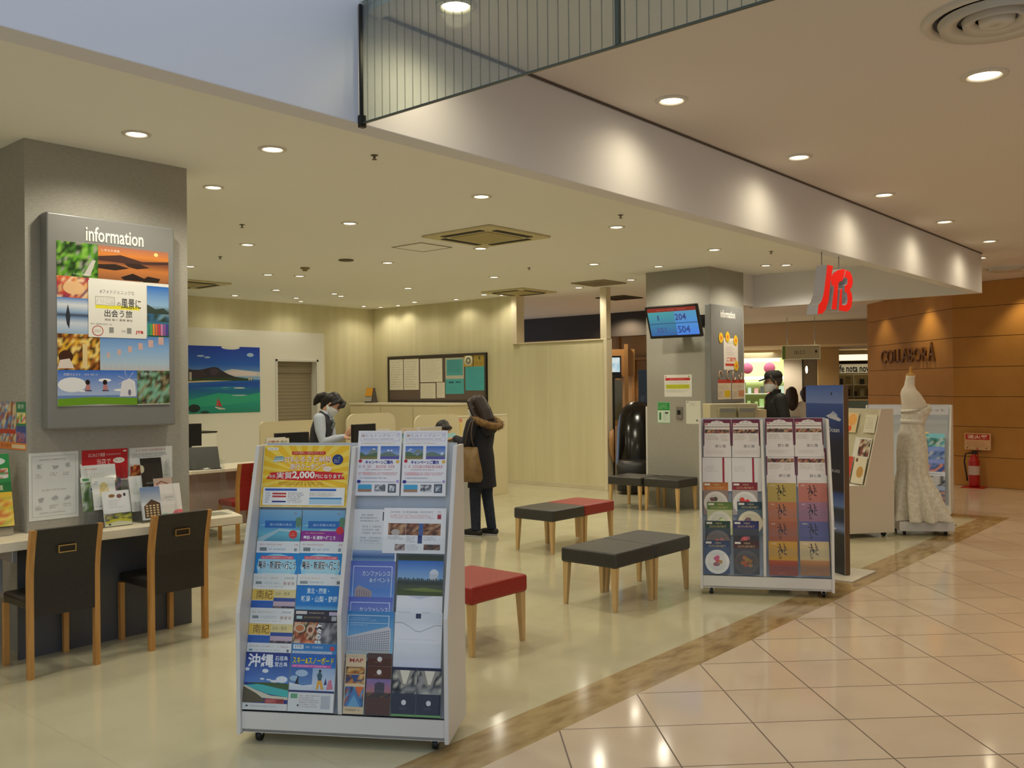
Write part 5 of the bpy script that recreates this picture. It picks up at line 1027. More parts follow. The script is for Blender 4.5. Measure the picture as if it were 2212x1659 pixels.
# ================================================================== FURTHER RACKS, STANDEE, DRESS
t = thing('display_cabinet', 'plain beige sided brochure cabinet beside the dark blue standee', 'brochure rack', (9.978, 3.279, 0))
e1 = Vector((-.80, .60, 0)); e2 = Vector((.60, .80, 0))      # depth towards the front, width
def cab(a, w, z): return tuple(e1*a+e2*w+UZ*z)
prof = [(0, .05), (.60, .05), (.60, .555), (.345, .555), (.145, 1.36), (0, 1.36)]
for w0 in (0, .93): MB().prism(prof, lambda a, b, d: cab(a, d, b), w0, w0+.02).build('side_panel', M_BEIGE, t, .003)
MB().prism([(.575, .05), (.59, .05), (.59, .53), (.575, .53)], lambda a, b, d: cab(a, d, b), .02, .93).build('front_panel', M_WHITE, t)
MB().prism([(.30, .53), (.59, .53), (.59, .545), (.30, .545)], lambda a, b, d: cab(a, d, b), .02, .93).build('ledge', M_WHITE, t)
MB().prism([(.29, .545), (.30, .545), (.115, 1.35), (.105, 1.35)], lambda a, b, d: cab(a, d, b), .02, .93).build('display_panel', mat('striped_cream_panel', (206, 198, 170), .5, c2=(190, 180, 150), scale=(60, 60, .2)), t)
MB().prism([(0, .05), (.012, .05), (.012, 1.35), (0, 1.35)], lambda a, b, d: cab(a, d, b), .02, .93).build('back_panel', M_WHITE, t)
for a_, w_ in ((.08, .08), (.52, .08), (.08, .86), (.52, .86)):
    p = Vector(cab(a_, w_, .026)); MB().tube([p-e2*.012, p+e2*.012], .026, 14).build('caster', M_BLACK, t)
cabM = Vector((9.978, 3.279, 0))
def on_cab(a, name, label, cat, w, z, out=.02):
    o = a.build(name); lean = Vector(e1*(-.185)+UZ*.805).normalized(); xa = -e2
    P = cabM+e2*w+e1*(.30+out-(z-.545)*.23)+UZ*z; pose(o, tuple(P), tuple(xa), tuple(lean)); return tag(o, label, cat)
a = Art(.30, .22, (226, 224, 214), .003, 120); a.M(.3, .08, .95, .92, 8, 6, [(90, 40, 36), (150, 70, 60), (60, 40, 40), (200, 180, 150), (220, 214, 200)]); on_cab(a, 'brochure', 'photo collage brochure in the upper half of the beige cabinet', 'brochure', .36, .83, .03)
a = Art(.22, .28, (206, 70, 56), .003, 121); a.R(0, 0, 1, .14, (226, 214, 200)).T('旅', .3, .5, .7, .8, (230, 150, 120)); on_cab(a, 'brochure', 'red brochure in the lower half of the beige cabinet', 'brochure', .52, .56, .05)
a = Art(.22, .28, (226, 216, 190), .003, 122); a.E(.6, .45, .28, .22, (196, 150, 80)).E(.2, .9, .1, .08, (120, 80, 60)); on_cab(a, 'brochure', 'cream brochure with a round food picture in the beige cabinet', 'brochure', .27, .56, .05)
a = Art(.22, .22, (226, 200, 150), .003, 123); a.E(.55, .65, .35, .3, (236, 170, 90)).E(.4, .2, .2, .15, (226, 90, 40)); on_cab(a, 'leaflet', 'cream leaflet with orange spots at the top of the beige cabinet', 'leaflet', .62, 1.09, .02)
a = Art(.20, .20, (222, 218, 196), .003, 124); a.D(.1, .2, .9, .85, 5, (170, 166, 140)); on_cab(a, 'leaflet', 'cream typed leaflet at the top right of the beige cabinet', 'leaflet', .26, 1.10, .02)

R4A = R(10-90); RM4 = (11.75-.5*math.cos(R4A), 3.2-.5*math.sin(R4A))
r4 = copy_tree(rack1, 'farthest brochure rack, with a headed top panel behind the wedding dress', (RM4[0], RM4[1], 0), R4A)
for ch_ in [c for c in kids(r4) if c.name.startswith('acrylic_pocket')]: bpy.data.objects.remove(ch_)
a = Art(.93, .11*SL, (206, 206, 214), .002, 130); a.T('旅行パンフレット', .42, .35, .95, .68, (110, 110, 140), .02).E(.1, .5, .05, .2, (226, 190, 200)); put(a, 'header_card', 'grey lettered header card on the farthest rack', 'sign', RM4, R4A, -.465, 1.22, .078)
FAR_ART = [('brochure', 'turquoise canal brochure, upper right on the farthest rack', [(70, 150, 170), (120, 190, 200), (60, 110, 70), (200, 220, 220)], .20, .80), ('brochure', 'blue lettered brochure, third down on the farthest rack', [(60, 90, 170), (190, 200, 220), (110, 140, 200)], .20, .64), ('brochure', 'blue and orange lettered brochure, fourth down on the farthest rack', [(60, 90, 170), (226, 150, 120), (110, 140, 200)], .20, .49), ('brochure', 'grey brochure with dark script, fifth down on the farthest rack', [(150, 156, 170), (60, 66, 80), (200, 200, 206)], .21, .34), ('brochure', 'pinkish city brochure in the bottom row of the farthest rack', [(90, 110, 150), (200, 150, 140), (120, 80, 90)], .21, .17),
           ('brochure', 'blue coast brochure on the left bay top of the farthest rack', [(60, 100, 180), (150, 180, 210), (40, 70, 140)], -.46, .98), ('brochure', 'deep blue sea brochure on the left bay middle of the farthest rack', [(20, 60, 150), (40, 110, 190), (90, 160, 190)], -.46, .76), ('brochure', 'peach brochure between the dress and the right bay of the farthest rack', [(206, 150, 90), (190, 110, 70), (226, 190, 140)], .02, .82)]
for i, (n_, l_, pal, u, z) in enumerate(FAR_ART):
    a = Art(.22, .20*SL, pal[0], .004, 131+i); a.M(0, 0, 1, .75, 6, 5, pal).R(0, .75, 1, 1, tuple(min(255, v+70) for v in pal[0])).D(.1, .82, .9, .92, 1, pal[1]); put(a, n_, l_, 'brochure', RM4, R4A, u, z, .014)

# blue standee
t = thing('cruise_standee', 'tall dark blue sea and sky standee board beside the second rack', 'standee', (7.63, 2.92, 0))
sd = Vector((7.94, 3.375, 0))-Vector((7.63, 2.92, 0)); sw = sd.length; sx_ = -sd.normalized(); sn = sx_.cross(UZ)
o = MB().obox(tuple(sd/2-sn*.03+UZ*.815), sx_, sn, UZ, sw, .05, 1.60).build('board', mat('brown_board_edge', (104, 76, 50), .6), t, .003)
a = Art(sw, 1.60, (14, 22, 56), .002, 140); a.G(0, 0, 1, 1, [(0, (10, 14, 30)), (.21, (12, 18, 40)), (.24, (120, 140, 190)), (.28, (24, 40, 84)), (.34, (30, 40, 60)), (.36, (90, 120, 180)), (.42, (40, 74, 140)), (.44, (12, 16, 40)), (.70, (14, 22, 58)), (.82, (36, 66, 140)), (.90, (50, 84, 160)), (.905, (120, 140, 200)), (1, (70, 104, 190))])
a.P([(.55, .835), (.72, .852), (.95, .818), (.90, .808), (.62, .826)], (196, 200, 216)).P([(.66, .846), (.74, .862), (.84, .846), (.86, .836)], (170, 180, 206)).E(.7, .955, .02, .008, (20, 30, 70)).D(.74, .95, .9, .96, 1, (150, 170, 220)).T('LUXURY CRUISE', .3, .535, .9, .55, (196, 200, 214)).T('Ocean', .6, .75, .9, .775, (226, 230, 240)).E(.4, .3, .3, .02, (90, 110, 150)).E(.5, .235, .3, .01, (206, 210, 226))
pf = a.build('sea_print', t, GLOSSY); pose(pf, tuple(sd+UZ*.015-sn*0.003), sx_, UZ)
MB().obox((.10, .12, .006), (1, 0, 0), (0, 1, 0), UZ, .56, .50, .012).build('base_plate', mat('white_base_plate', (222, 218, 206), .4), t, .003)

# display counter behind the second rack
t = thing('display_stand', 'cream topped stand with wooden letter trays behind the second rack', 'stand', (8.237, 4.235, 0), math.atan2(-.352, .304))
MB().box((-.235, 0, .03), (.235, .34, 1.44)).build('stand_body', mat('cream_stand', (214, 202, 164), .5), t, .006)
MB().box((.236, .02, .03), (.33, .32, 1.38)).build('side_box', mat('cream_side_box', (222, 200, 156), .5), t, .006)
for x0 in (-.16, .03):
    MB().box((x0, -.06, 1.30), (x0+.17, 0, 1.405)).build('letter_tray', mat('greige_tray', (176, 166, 132), .5), t, .008)
    MB().box((x0+.015, -.063, 1.36), (x0+.155, -.059, 1.395)).build('tray_label', mat('grey_tray_label', (150, 150, 140), .5), t)

# wedding dress on a low white plinth
t = thing('plinth', 'low white plinth on casters under the wedding dress', 'plinth', (10.28, 3.05, 0), R(-57))
MB().box((-.29, -.06, .05), (.27, .44, .15)).build('plinth_box', M_WHITE, t, .004)
for x, y in ((-.22, .02), (.20, .02), (-.22, .36), (.20, .36)): MB().tube([(x-.012, y, .025), (x+.012, y, .025)], .025, 14).build('caster', M_BLACK, t)
DC = Vector((10.38, 3.21, 0)); t = thing('wedding_dress', 'white lace mermaid wedding dress on a headless dress form', 'wedding dress', tuple(DC+UZ*.15), R(-49))
# local +x = the way the form faces
def drings(R_, z): return R_
MB().loft([(-.02, 0, .82, .115, .15), (-.02, 0, .92, .10, .13), (0, 0, 1.02, .098, .135), (.02, 0, 1.12, .115, .15), (.03, 0, 1.20, .125, .165), (.01, 0, 1.28, .11, .17), (-.02, 0, 1.36, .085, .165), (-.035, 0, 1.41, .065, .11), (-.03, 0, 1.45, .052, .06), (-.02, 0, 1.53, .046, .05), (-.015, 0, 1.56, .046, .05)], 24).build('bust_form', mat('cream_form_fabric', (226, 214, 196), .8), t)
MB().lathe([(.046, 1.56), (.048, 1.575), (.02, 1.585), (.012, 1.60), (.016, 1.625), (.012, 1.645), (.008, 1.655), (.001, 1.66)], (-.015, 0, 0), 18).build('neck_finial', mat('golden_wood', (206, 150, 60), .4), t)
dm = MB(); n = 72; rows = [(1.245, .138, .172, .03, 0), (1.20, .15, .178, .04, 0), (1.14, .138, .165, .03, 0), (1.06, .112, .145, .005, 0), (.98, .118, .150, -.005, 0), (.88, .140, .178, -.01, 0), (.76, .150, .192, -.01, 0), (.62, .150, .190, -.01, .004), (.50, .150, .185, -.01, .010), (.40, .180, .21, -.0, .018), (.30, .225, .25, .015, .028), (.18, .258, .285, .03, .040), (.08, .285, .315, .042, .050), (.02, .300, .33, .05, .058), (.005, .303, .335, .05, .060)]
P = []
for (z, rx, ry, ox, w) in rows:
    for k in range(n):
        a_ = 2*math.pi*k/n; rip = w*(math.sin(a_*11+z*3)+.5*math.sin(a_*19+1.3)); zz = z
        if z < .35 and math.cos(a_-.35) > .55: zz = z-.14*(math.cos(a_-.35)-.55)/.45*(1-z/.35); rip += .05*(math.cos(a_-.35)-.55)*(1-z/.35)
        if z > 1.22: zz = z+.05*math.cos(a_)-.045
        P.append((ox+(rx+rip)*math.cos(a_), (ry+rip)*math.sin(a_), zz))
dm.add(P, [((i+1)*n+k, (i+1)*n+(k+1) % n, i*n+(k+1) % n, i*n+k) for i in range(len(rows)-1) for k in range(n)], 0, True)
M_LACE = mat('ivory_lace', (228, 222, 206), .7, c2=(214, 206, 188), scale=(26, 26, 26), detail=5, lo=.42, hi=.58, bump=.5, bscale=(60, 60, 60))
g = dm.build('gown', M_LACE, t); sd_ = g.modifiers.new('thick', 'SOLIDIFY'); sd_.thickness = .004
bl = MB().loft([(.005, 0, 1.035, .118, .15), (.005, 0, 1.06, .119, .151), (.005, 0, 1.085, .122, .154)], 28).build('waist_band', mat('satin_ivory', (230, 224, 210), .4), g)
MB().tube([(0, 0, 0), (0, 0, .84)], .016, 12).build('stand_pole', M_CHROME, t)
MB().lathe([(.001, .012), (.13, .010), (.14, 0)], n=24).build('stand_foot', M_CHROME, t)

# fire extinguisher by the brown wall
t = thing('fire_extinguisher', 'red fire extinguisher standing on a red mat by the brown wall', 'fire extinguisher', (15.42, 3.86, 0))
M_FIRE = mat('fire_red', (170, 24, 20), .35); MB().lathe([(.001, .02), (.075, .02), (.08, .03), (.08, .40), (.06, .46), (.03, .49), (.03, .52), (.001, .52)], n=22).build('cylinder', M_FIRE, t)
MB().box((-.02, -.05, .52), (.02, .03, .56)).box((-.012, -.10, .56), (.012, .03, .575)).build('valve', M_DKMETAL, t, .004); MB().tube([(0, .03, .54), (0, .12, .52), (0, .14, .40), (0, .11, .20), (0, .10, .10)], .012, 8).build('hose', M_BLACK, t)
MB().loft([(0, 0, .20, .0815, .0815), (0, 0, .34, .0815, .0815)], 22, cap=False).build('label_band', mat('extinguisher_label', (196, 170, 160), .5), t); MB().box((-.14, -.16, 0), (.14, .16, .012)).build('mat', M_FIRE, t)
MB().tube([(.10, -.03, .0), (.10, -.03, .62)], .012, 8).build('sign_pole', M_FIRE, t)
MB().obox((.10, -.03, .71), ER.to_3d(), Vector((-1, .18, 0)).normalized(), UZ, .40, .012, .26).build('sign_plate', mat('extinguisher_sign_cream', (222, 178, 130), .5), t)
a = Art(.38, .24, (222, 178, 130), .001, 150); a.R(.02, .62, .98, .98, (190, 40, 30)).T('消火器', .1, .68, .9, .93, (236, 214, 190), .03).D(.06, .16, .94, .54, 3, (190, 110, 80)).E(.1, .08, .03, .04, (90, 60, 40)).E(.85, .08, .03, .04, (90, 60, 40))
pl = a.build('sign_print', t); pose(pl, tuple(Vector((.092, -.03, .59))-Vector((ER.x, ER.y, 0))*.19), tuple(Vector((ER.x, ER.y, 0))), UZ)
# ================================================================== SERVICE AREA IN THE MIDDLE
M_CREAMP = mat('cream_partition', (218, 206, 168), .6); M_GREYTOP = mat('grey_worktop', (176, 172, 160), .4)
t = thing('service_counter', 'white fronted standing service counter where the woman in the dark coat stands', 'counter', (6.30, 7.40, 0))
MB().box((-1.14, -.26, .03), (1.32, .30, 1.0)).build('counter_body', M_WHITE, t, .005)
MB().box((-1.17, -.30, 1.0), (1.35, .34, 1.035)).build('worktop', M_GREYTOP, t, .006)
MB().box((-1.12, -.24, 0), (1.30, .28, .03)).build('plinth', M_DKMETAL, t)
t = thing('staff_desk', 'lower staff desk behind the service counter', 'desk', (6.30, 8.02, 0))
MB().box((-.84, -.24, .70), (1.3, .24, .735)).build('desk_top', M_COUNTER, t, .004)
for x in (-.80, 1.24): MB().box((x, -.22, 0), (x+.03, .22, .70)).build('side_panel', M_WHITE, t)
def monitor(label, x, y, w, h, z, rz):
    t = thing('monitor', label, 'monitor', (x, y, z), rz)
    MB().box((-w/2, -.02, .10), (w/2, .02, .10+h)).build('screen_housing', M_BLACK, t, .005)
    MB().box((-w/2+.012, .0203, .114), (w/2-.012, .0215, .10+h-.012)).build('display', mat('monitor_dark_display', (30, 34, 44), .15), t)
    MB().box((-.03, -.03, .02), (.03, .01, .22)).build('neck', M_BLACK, t); MB().box((-.11, -.08, 0), (.11, .08, .018)).build('foot', M_BLACK, t, .006)
monitor('black monitor left of the bowing staff woman', 5.72, 8.00, .40, .34, .735, R(-4))
monitor('black monitor right of the bowing staff woman', 6.67, 7.98, .36, .33, .80, R(6))
t = thing('monitor_riser', 'small grey riser under the right monitor', 'riser', (6.67, 7.98, .735)); MB().box((-.2, -.12, .045), (.2, .12, .063)).build('riser_top', M_GREYTOP, t); [MB().box((x, -.12, 0), (x+.015, .12, .046)).build('riser_leg', M_GREYTOP, t) for x in (-.2, .185)]
def card(label, x, y, z, w, h, a, rz=0.0, name='card_sign'):
    t = thing(name, label, 'sign', (x, y, z), rz)
    MB().prism([(0, 0), (.055, 0), (.01, h), (0, h)], lambda p, q, d: (d, p, q), -w/2, w/2).build('card_stand', M_WHITE, t)
    f = a.build('card_print', t); pose(f, (-w/2, -.003, 0), (1, 0, 0), UZ)
a = Art(.26, .11, (226, 218, 196), .0005, 160); a.T('ご案内', .05, .35, .55, .85, (150, 80, 50), .02).T('受付', .62, .45, .92, .8, (110, 120, 90), .02); card('white card with brown lettering on the counter, left of the monitors', 5.25, 7.60, 1.035, .22, .12, a)
a = Art(.12, .09, (84, 44, 36), .0005, 161); a.R(.08, .15, .92, .85, (150, 110, 96)).D(.15, .3, .85, .7, 2, (90, 50, 44)); card('small brown framed sign beside the right monitor', 6.33, 7.25, 1.035, .17, .17, a)
a = Art(.21, .16, (90, 150, 170), .0005, 162); a.M(0, 0, 1, .7, 6, 4, [(70, 140, 170), (130, 180, 190), (60, 110, 140), (190, 210, 206)]).R(0, .72, 1, 1, (226, 206, 170)).E(.2, .86, .1, .08, (206, 110, 60)); card('teal picture card on the service counter', 6.66, 7.20, 1.035, .24, .165, a)
a = Art(.34, .15, (222, 212, 186), .0005, 163); a.T('旅行', .06, .30, .42, .80, (140, 56, 46), .04).R(.48, .1, .84, .7, (150, 140, 120)).T('相談', .50, .3, .64, .75, (90, 50, 40), .04); card('cream card with dark red lettering on the service counter', 6.98, 7.22, 1.035, .34, .165, a)
t = thing('document_tray', 'pale teal folder lying on the counter by the woman in the dark coat', 'folder', (7.36, 7.24, 1.036), R(8)); MB().box((-.13, -.09, 0), (.13, .09, .012)).build('folder_cover', mat('teal_folder', (120, 180, 184), .5), t, .003); MB().prism([(-.13, 0), (.13, 0), (.11, .07), (-.11, .07)], lambda p, q, d: (p, .03+q*.5+d, .012+q*.9), 0, .004).build('folder_flap', mat('teal_folder_flap', (140, 196, 198), .5), t)
def screen(label, x0, x1, y, z1, r=.12):
    t = thing('desk_screen', label, 'screen', ((x0+x1)/2, y, 0)); w = (x1-x0)/2
    pts = [(-w, 0), (w, 0)]+[(w-r+r*math.cos(k*math.pi/12), z1-r+r*math.sin(k*math.pi/12)) for k in range(7)]+[(-w+r-r*math.sin(k*math.pi/12), z1-r+r*math.cos(k*math.pi/12)) for k in range(7)]
    MB().prism(pts, lambda a, b, d: (a, d, b), -.015, .015).build('screen_panel', M_CREAMP, t)
    MB().box((-w, -.14, 0), (-w+.05, .14, .02)).box((w-.05, -.14, 0), (w, .14, .02)).build('screen_foot', M_DKMETAL, t)
screen('wide cream rounded desk screen right of the bowing staff woman', 7.25, 8.05, 9.0, 1.31)
screen('cream rounded desk screen behind the seated staff member', 8.40, 9.25, 9.0, 1.26)
screen('cream screen seen between the doorway and the desks', 6.6, 7.5, 9.9, 1.22, .06)
t = thing('low_partition', 'straight cream partition behind the woman in the dark coat', 'partition', (9.9, 9.25, 0)); MB().box((-.68, -.02, 0), (.66, .02, 1.20)).build('partition_panel', M_CREAMP, t, .004); MB().box((-.68, -.025, 1.20), (.66, .025, 1.22)).build('cap_rail', M_COUNTER, t)
a = Art(.26, .22, (226, 206, 130), .001, 164); a.R(0, .75, 1, 1, (216, 140, 120)).D(.1, .15, .9, .65, 3, (170, 130, 60)); o = a.build('notice_sheet'); pose(o, (9.30, 9.228, .96), (1, 0, 0), UZ); tag(o, 'yellow sheet pinned to the cream partition by the woman', 'notice')
t = thing('back_cabinet', 'cream cabinet along the notice board wall', 'cabinet', (11.35, 12.2, 0)); MB().box((-.38, -1.3, 0), (.38, 1.3, 1.33)).build('cabinet_body', M_CREAMP, t, .005)
MB().box((-.40, -1.32, 1.33), (.39, 1.32, 1.365)).build('cabinet_top', M_COUNTER, t, .004)
for y in (-1.28, -.42, .44): MB().box((-.395, y, .05), (-.38, y+.84, 1.30)).build('door', M_CREAMP, t, .003)
t = thing('leaflet_stand', 'yellow and grey leaflet stand on the cream cabinet', 'leaflet stand', (11.2, 13.25, 1.365), R(-80)); MB().prism([(0, 0), (.16, 0), (.08, .28), (.06, .28)], lambda p, q, d: (d, p, q), -.10, .10).build('stand_body', mat('grey_leaflet_stand', (96, 90, 86), .5), t, .003); MB().obox((0, .025, .20), (1, 0, 0), Vector((0, .26, 1)).normalized(), Vector((0, -1, .26)).normalized(), .16, .16, .006).build('yellow_leaflet', mat('orange_leaflet', (222, 160, 50), .5), t)
MB().obox((0, -.01, .07), (1, 0, 0), Vector((0, .26, 1)).normalized(), Vector((0, -1, .26)).normalized(), .17, .09, .006).build('grey_leaflet', mat('grey_leaflet', (170, 166, 156), .5), t)
# notice board on the right wall
t = thing('notice_board', 'wide dark framed notice board on the cream wall', 'notice board', (11.75, 12.0, 1.37))
y0, y1, h = -1.285, 1.28, .87
MB().box((-.03, y0, 0), (-.001, y1, h)).build('pinboard', mat('taupe_pinboard', (104, 90, 80), .8), t)
f = MB()
for a_, b_, c_, d_ in ((y0, y1, 0, .04), (y0, y1, h-.04, h), (y0, y0+.04, .04, h-.04), (y1-.04, y1, .04, h-.04)): f.box((-.045, a_, c_), (-.001, b_, d_))
f.build('board_frame', mat('dark_brown_frame', (62, 54, 48), .4), t, .003)
for nm, lb, yl, z, w, hh, bg, ink in (('first', 'tall white document far left on the notice board', 13.23, 1.60, .38, .58, (230, 226, 206), (170, 168, 156)), ('second', 'tall white document second from left on the notice board', 12.83, 1.60, .41, .58, (230, 226, 206), (170, 168, 156)), ('third', 'square white document in the middle of the notice board', 12.38, 1.74, .58, .43, (230, 226, 206), (180, 176, 160)),
        ('fourth', 'white document low in the middle of the notice board', 12.38, 1.44, .40, .28, (226, 222, 202), (170, 168, 156)), ('fifth', 'narrow white document low beside the teal sheets', 11.95, 1.45, .21, .28, (226, 222, 202), (170, 168, 156)), ('sixth', 'teal printed sheet with a pale border, upper one on the notice board', 11.72, 1.79, .46, .38, (196, 196, 176), (60, 150, 160)),
        ('seventh', 'plain teal sheet, lower one of the notice board middle', 11.72, 1.52, .46, .27, (80, 176, 180), (30, 90, 120)), ('eighth', 'large teal sheet at the right of the notice board', 11.22, 1.58, .48, .42, (80, 180, 184), (50, 120, 150))):
    a = Art(w, hh, bg, .001, 170+len(nm)); 
    if nm == 'sixth': a.R(.06, .16, .95, .92, (80, 170, 172)).D(.12, .3, .9, .86, 6, (50, 120, 140))
    elif nm == 'seventh': a.R(.18, .72, .45, .82, ink).R(.56, .74, .82, .82, ink).D(.2, .2, .8, .5, 3, (70, 160, 166))
    else: a.D(.06, .06, .94, .94, 11, ink, .4)
    o = a.build('pinned_document'); pose(o, (11.717, yl, z), (0, -1, 0), UZ); tag(o, lb, 'document')
t = thing('round_plaque', 'round cream mark on a gold square, top right of the notice board', 'plaque', (11.717, 11.14, 2.11)); MB().box((-.004, -.10, -.11), (0, .11, .11)).build('gold_square', mat('gold_card', (190, 164, 70), .5), t); MB().lathe([(.10, 0), (.10, .004), (.001, .004)], (-.004, 0, 0), 24, M=Euler((0, R(-90), 0)).to_matrix()).build('round_mark', mat('cream_mark', (226, 222, 190), .5), t); MB().lathe([(.06, .0045), (.06, .006), (.03, .006), (.03, .0045)], (-.004, 0, 0), 20, M=Euler((0, R(-90), 0)).to_matrix()).build('ring_symbol', mat('grey_mark', (120, 120, 96), .5), t)
a = Art(.27, .22, (176, 150, 66), .001, 180); a.R(.45, .55, .6, .8, (90, 96, 50)).D(.2, .15, .9, .4, 2, (110, 90, 40)); o = a.build('gold_plate'); pose(o, (11.717, 11.02, 2.0), (0, -1, 0), UZ); tag(o, 'gold certificate plate beside the round plaque on the notice board', 'plaque')
# beach poster on the white panel
a = Art(1.335, 1.10, (30, 90, 190), .004, 181)
a.G(0, .5, 1, 1, [(0, (150, 190, 226)), (.15, (110, 160, 216)), (.45, (30, 100, 206)), (1, (10, 60, 180))]).E(.58, .985, .13, .03, (226, 226, 220)).E(.17, .85, .05, .012, (180, 206, 236)).E(.26, .83, .04, .015, (160, 190, 230)).E(.86, .88, .05, .03, (170, 200, 236)).P([(.45, .62), (.6, .66), (.8, .64), (1, .62), (1, .55), (.6, .55)], (206, 206, 216)).P([(.5, .61), (.7, .635), (.95, .60), (.95, .57), (.6, .57)], (226, 214, 220))
a.G(0, 0, 1, .5, [(0, (20, 140, 120)), (.35, (30, 160, 150)), (.6, (20, 120, 160)), (.8, (20, 90, 190)), (1, (10, 70, 180))]).P([(0, .47), (.4, .49), (.8, .495), (1, .49), (1, .47), (.5, .45), (0, .40)], (24, 100, 190)).P([(0, .20), (.4, .30), (.8, .26), (1, .30), (1, .18), (.5, .12), (0, .1)], (40, 170, 140)).P([(.1, .38), (.6, .40), (.9, .36), (.5, .34)], (30, 130, 170))
a.P([(0, .66), (.08, .645), (.16, .645), (.22, .66), (.28, .675), (.34, .69), (.40, .68), (.45, .64), (.55, .58), (.64, .545), (.80, .52), (.88, .505), (.88, .485), (.5, .485), (0, .46)], (44, 44, 60)).P([(.30, .66), (.36, .67), (.42, .63), (.36, .56), (.3, .58)], (70, 60, 80)).P([(.04, .60), (.2, .64), (.25, .56), (.1, .52)], (60, 50, 66)).P([(0, .51), (.3, .53), (.6, .53), (.9, .515), (.9, .49), (.5, .48), (0, .475)], (40, 70, 50)).P([(0, .475), (.2, .487), (.6, .487), (.3, .47), (0, .455)], (216, 200, 166))
for x, w, h_ in ((.02, .03, .12), (.83, .02, .05), (.86, .025, .045)): a.R(x, .49, x+w, .49+h_, (190, 186, 176))
a.E(.70, .375, .08, .010, (214, 220, 214)).E(.70, .262, .11, .008, (190, 214, 210)).E(.5, .38, .06, .006, (110, 180, 190)).E(.08, .08, .08, .06, (16, 44, 50)).E(.22, .02, .06, .02, (16, 60, 60)).P([(.40, .23), (.41, .10), (.455, .10)], (200, 46, 50)).P([(.39, .22), (.375, .11), (.405, .11)], (206, 70, 70)).P([(.36, .10), (.5, .065), (.5, .055), (.42, .055), (.36, .085)], (214, 210, 200))
o = a.build('beach_poster', None, GLOSSY); pose(o, (7.64, 13.443, 1.25), (1, 0, 0), UZ); tag(o, 'large poster of a turquoise bay, a dark headland and a red sail', 'poster')
# inner desk with the red chair
t = thing('consulting_desk', 'white topped desk with a rosy grey front behind the red chair', 'desk', (4.85, 9.2, 0)); MB().box((-1.6, -.24, .725), (1.45, .42, .76)).build('desk_top', M_COUNTER, t, .004); MB().box((-1.55, -.04, .10), (1.40, -.01, .725)).build('modesty_panel', mat('rosy_grey_panel', (170, 146, 136), .6), t)
for x in (-1.5, 1.36): MB().box((x, -.2, 0), (x+.04, .38, .725)).build('side_leg', M_WHITE, t)
t = thing('tablet_stand', 'dark sloped tablet stand on the inner desk', 'laptop', (5.38, 9.15, .76), R(-20)); MB().obox((0, .02, .12), (1, 0, 0), Vector((0, .62, 1)).normalized(), Vector((0, -1, .62)).normalized(), .34, .27, .016).build('screen_lid', mat('dark_olive_grey', (58, 58, 50), .35), t, .004); MB().box((-.17, -.11, 0), (.17, .14, .014)).build('base', M_BLACK, t, .004)
monitor('black monitor at the right edge of the near pillar', 5.54, 9.75, .30, .26, .88, R(-12))
t = thing('printer_cabinet', 'low white cabinet under the monitor at the near pillar', 'cabinet', (5.55, 9.85, 0)); MB().box((-.45, -.2, .02), (.30, .3, .88)).build('cabinet_body', M_WHITE, t, .004); MB().box((-.46, -.21, .88), (.31, .31, .90)).build('cabinet_top', M_WHITE, t, .003)
t = thing('wall_cabinet', 'long white cabinet with a dark top line under the beach poster', 'cabinet', (7.6, 12.8, 0)); MB().box((-1.2, -.2, .05), (.03, .6, .98)).build('cabinet_body', M_WHITEWALL, t, .004); MB().box((-1.21, -.21, .98), (.04, .6, 1.0)).build('cabinet_top', M_DKMETAL, t)
for x in (-1.18, -.58): MB().box((x, -.212, .08), (x+.58, -.2, .96)).build('door', M_WHITEWALL, t, .003)

# massage corner
t = thing('massage_chair', 'big black hooded massage chair with a tan armrest stripe', 'massage chair', (12.25, 7.98, 0), R(-60))
sh = MB(); n = 26
sh.loft([(0, 0, .03, .30, .36), (0, .0, .12, .33, .42), (0, .02, .40, .34, .44), (0, .06, .70, .33, .42), (0, .10, .95, .32, .38), (0, .14, 1.15, .29, .31), (0, .16, 1.28, .23, .23), (0, .17, 1.36, .14, .13), (0, .17, 1.385, .04, .04)], n, power=2.5)
sh.build('hood_shell', mat('gloss_black_shell', (14, 12, 12), .18), t)
MB().tube([(-.36, -.30, .95), (-.37, -.36, .90), (-.37, -.38, .78), (-.37, -.34, .62), (-.36, -.28, .50), (-.35, -.26, .44)], [.02, .04, .042, .034, .026, .016], 12).build('armrest_stripe', mat('tan_armrest', (176, 132, 88), .4), t)
MB().loft([(-.02, -.62, .05, .26, .25), (-.02, -.62, .42, .27, .26), (-.02, -.60, .50, .22, .2)], 20, power=3).build('footrest', M_BLACK, t)
t = thing('wall_monitor', 'small bright screen in the tan corner beyond the cream partition', 'screen', (13.45, 9.28, 2.0)); va = Vector((.81, .58, 0)); hb_ = Vector((va.y, -va.x, 0))
MB().obox(va*.02, hb_, va, UZ, .34, .04, .34).obox(UZ*-.20, hb_, va, UZ, .36, .10, .06).build('screen_housing', M_BLACK, t, .004)
a = Art(.29, .26, (190, 214, 226), .0005, 190); a.M(.05, .05, .95, .95, 5, 4, [(190, 220, 236), (220, 236, 240), (150, 190, 214)]); s_ = a.build('display', t, paper_mat('small_screen_glow', .3, 0, .7)); pose(s_, tuple(-va*.004-hb_*.145-UZ*.12), hb_, UZ)
MB().obox(va*.06+UZ*-1.0, hb_, va, UZ, .10, .10, 2.0).build('floor_pole', M_DKMETAL, t)
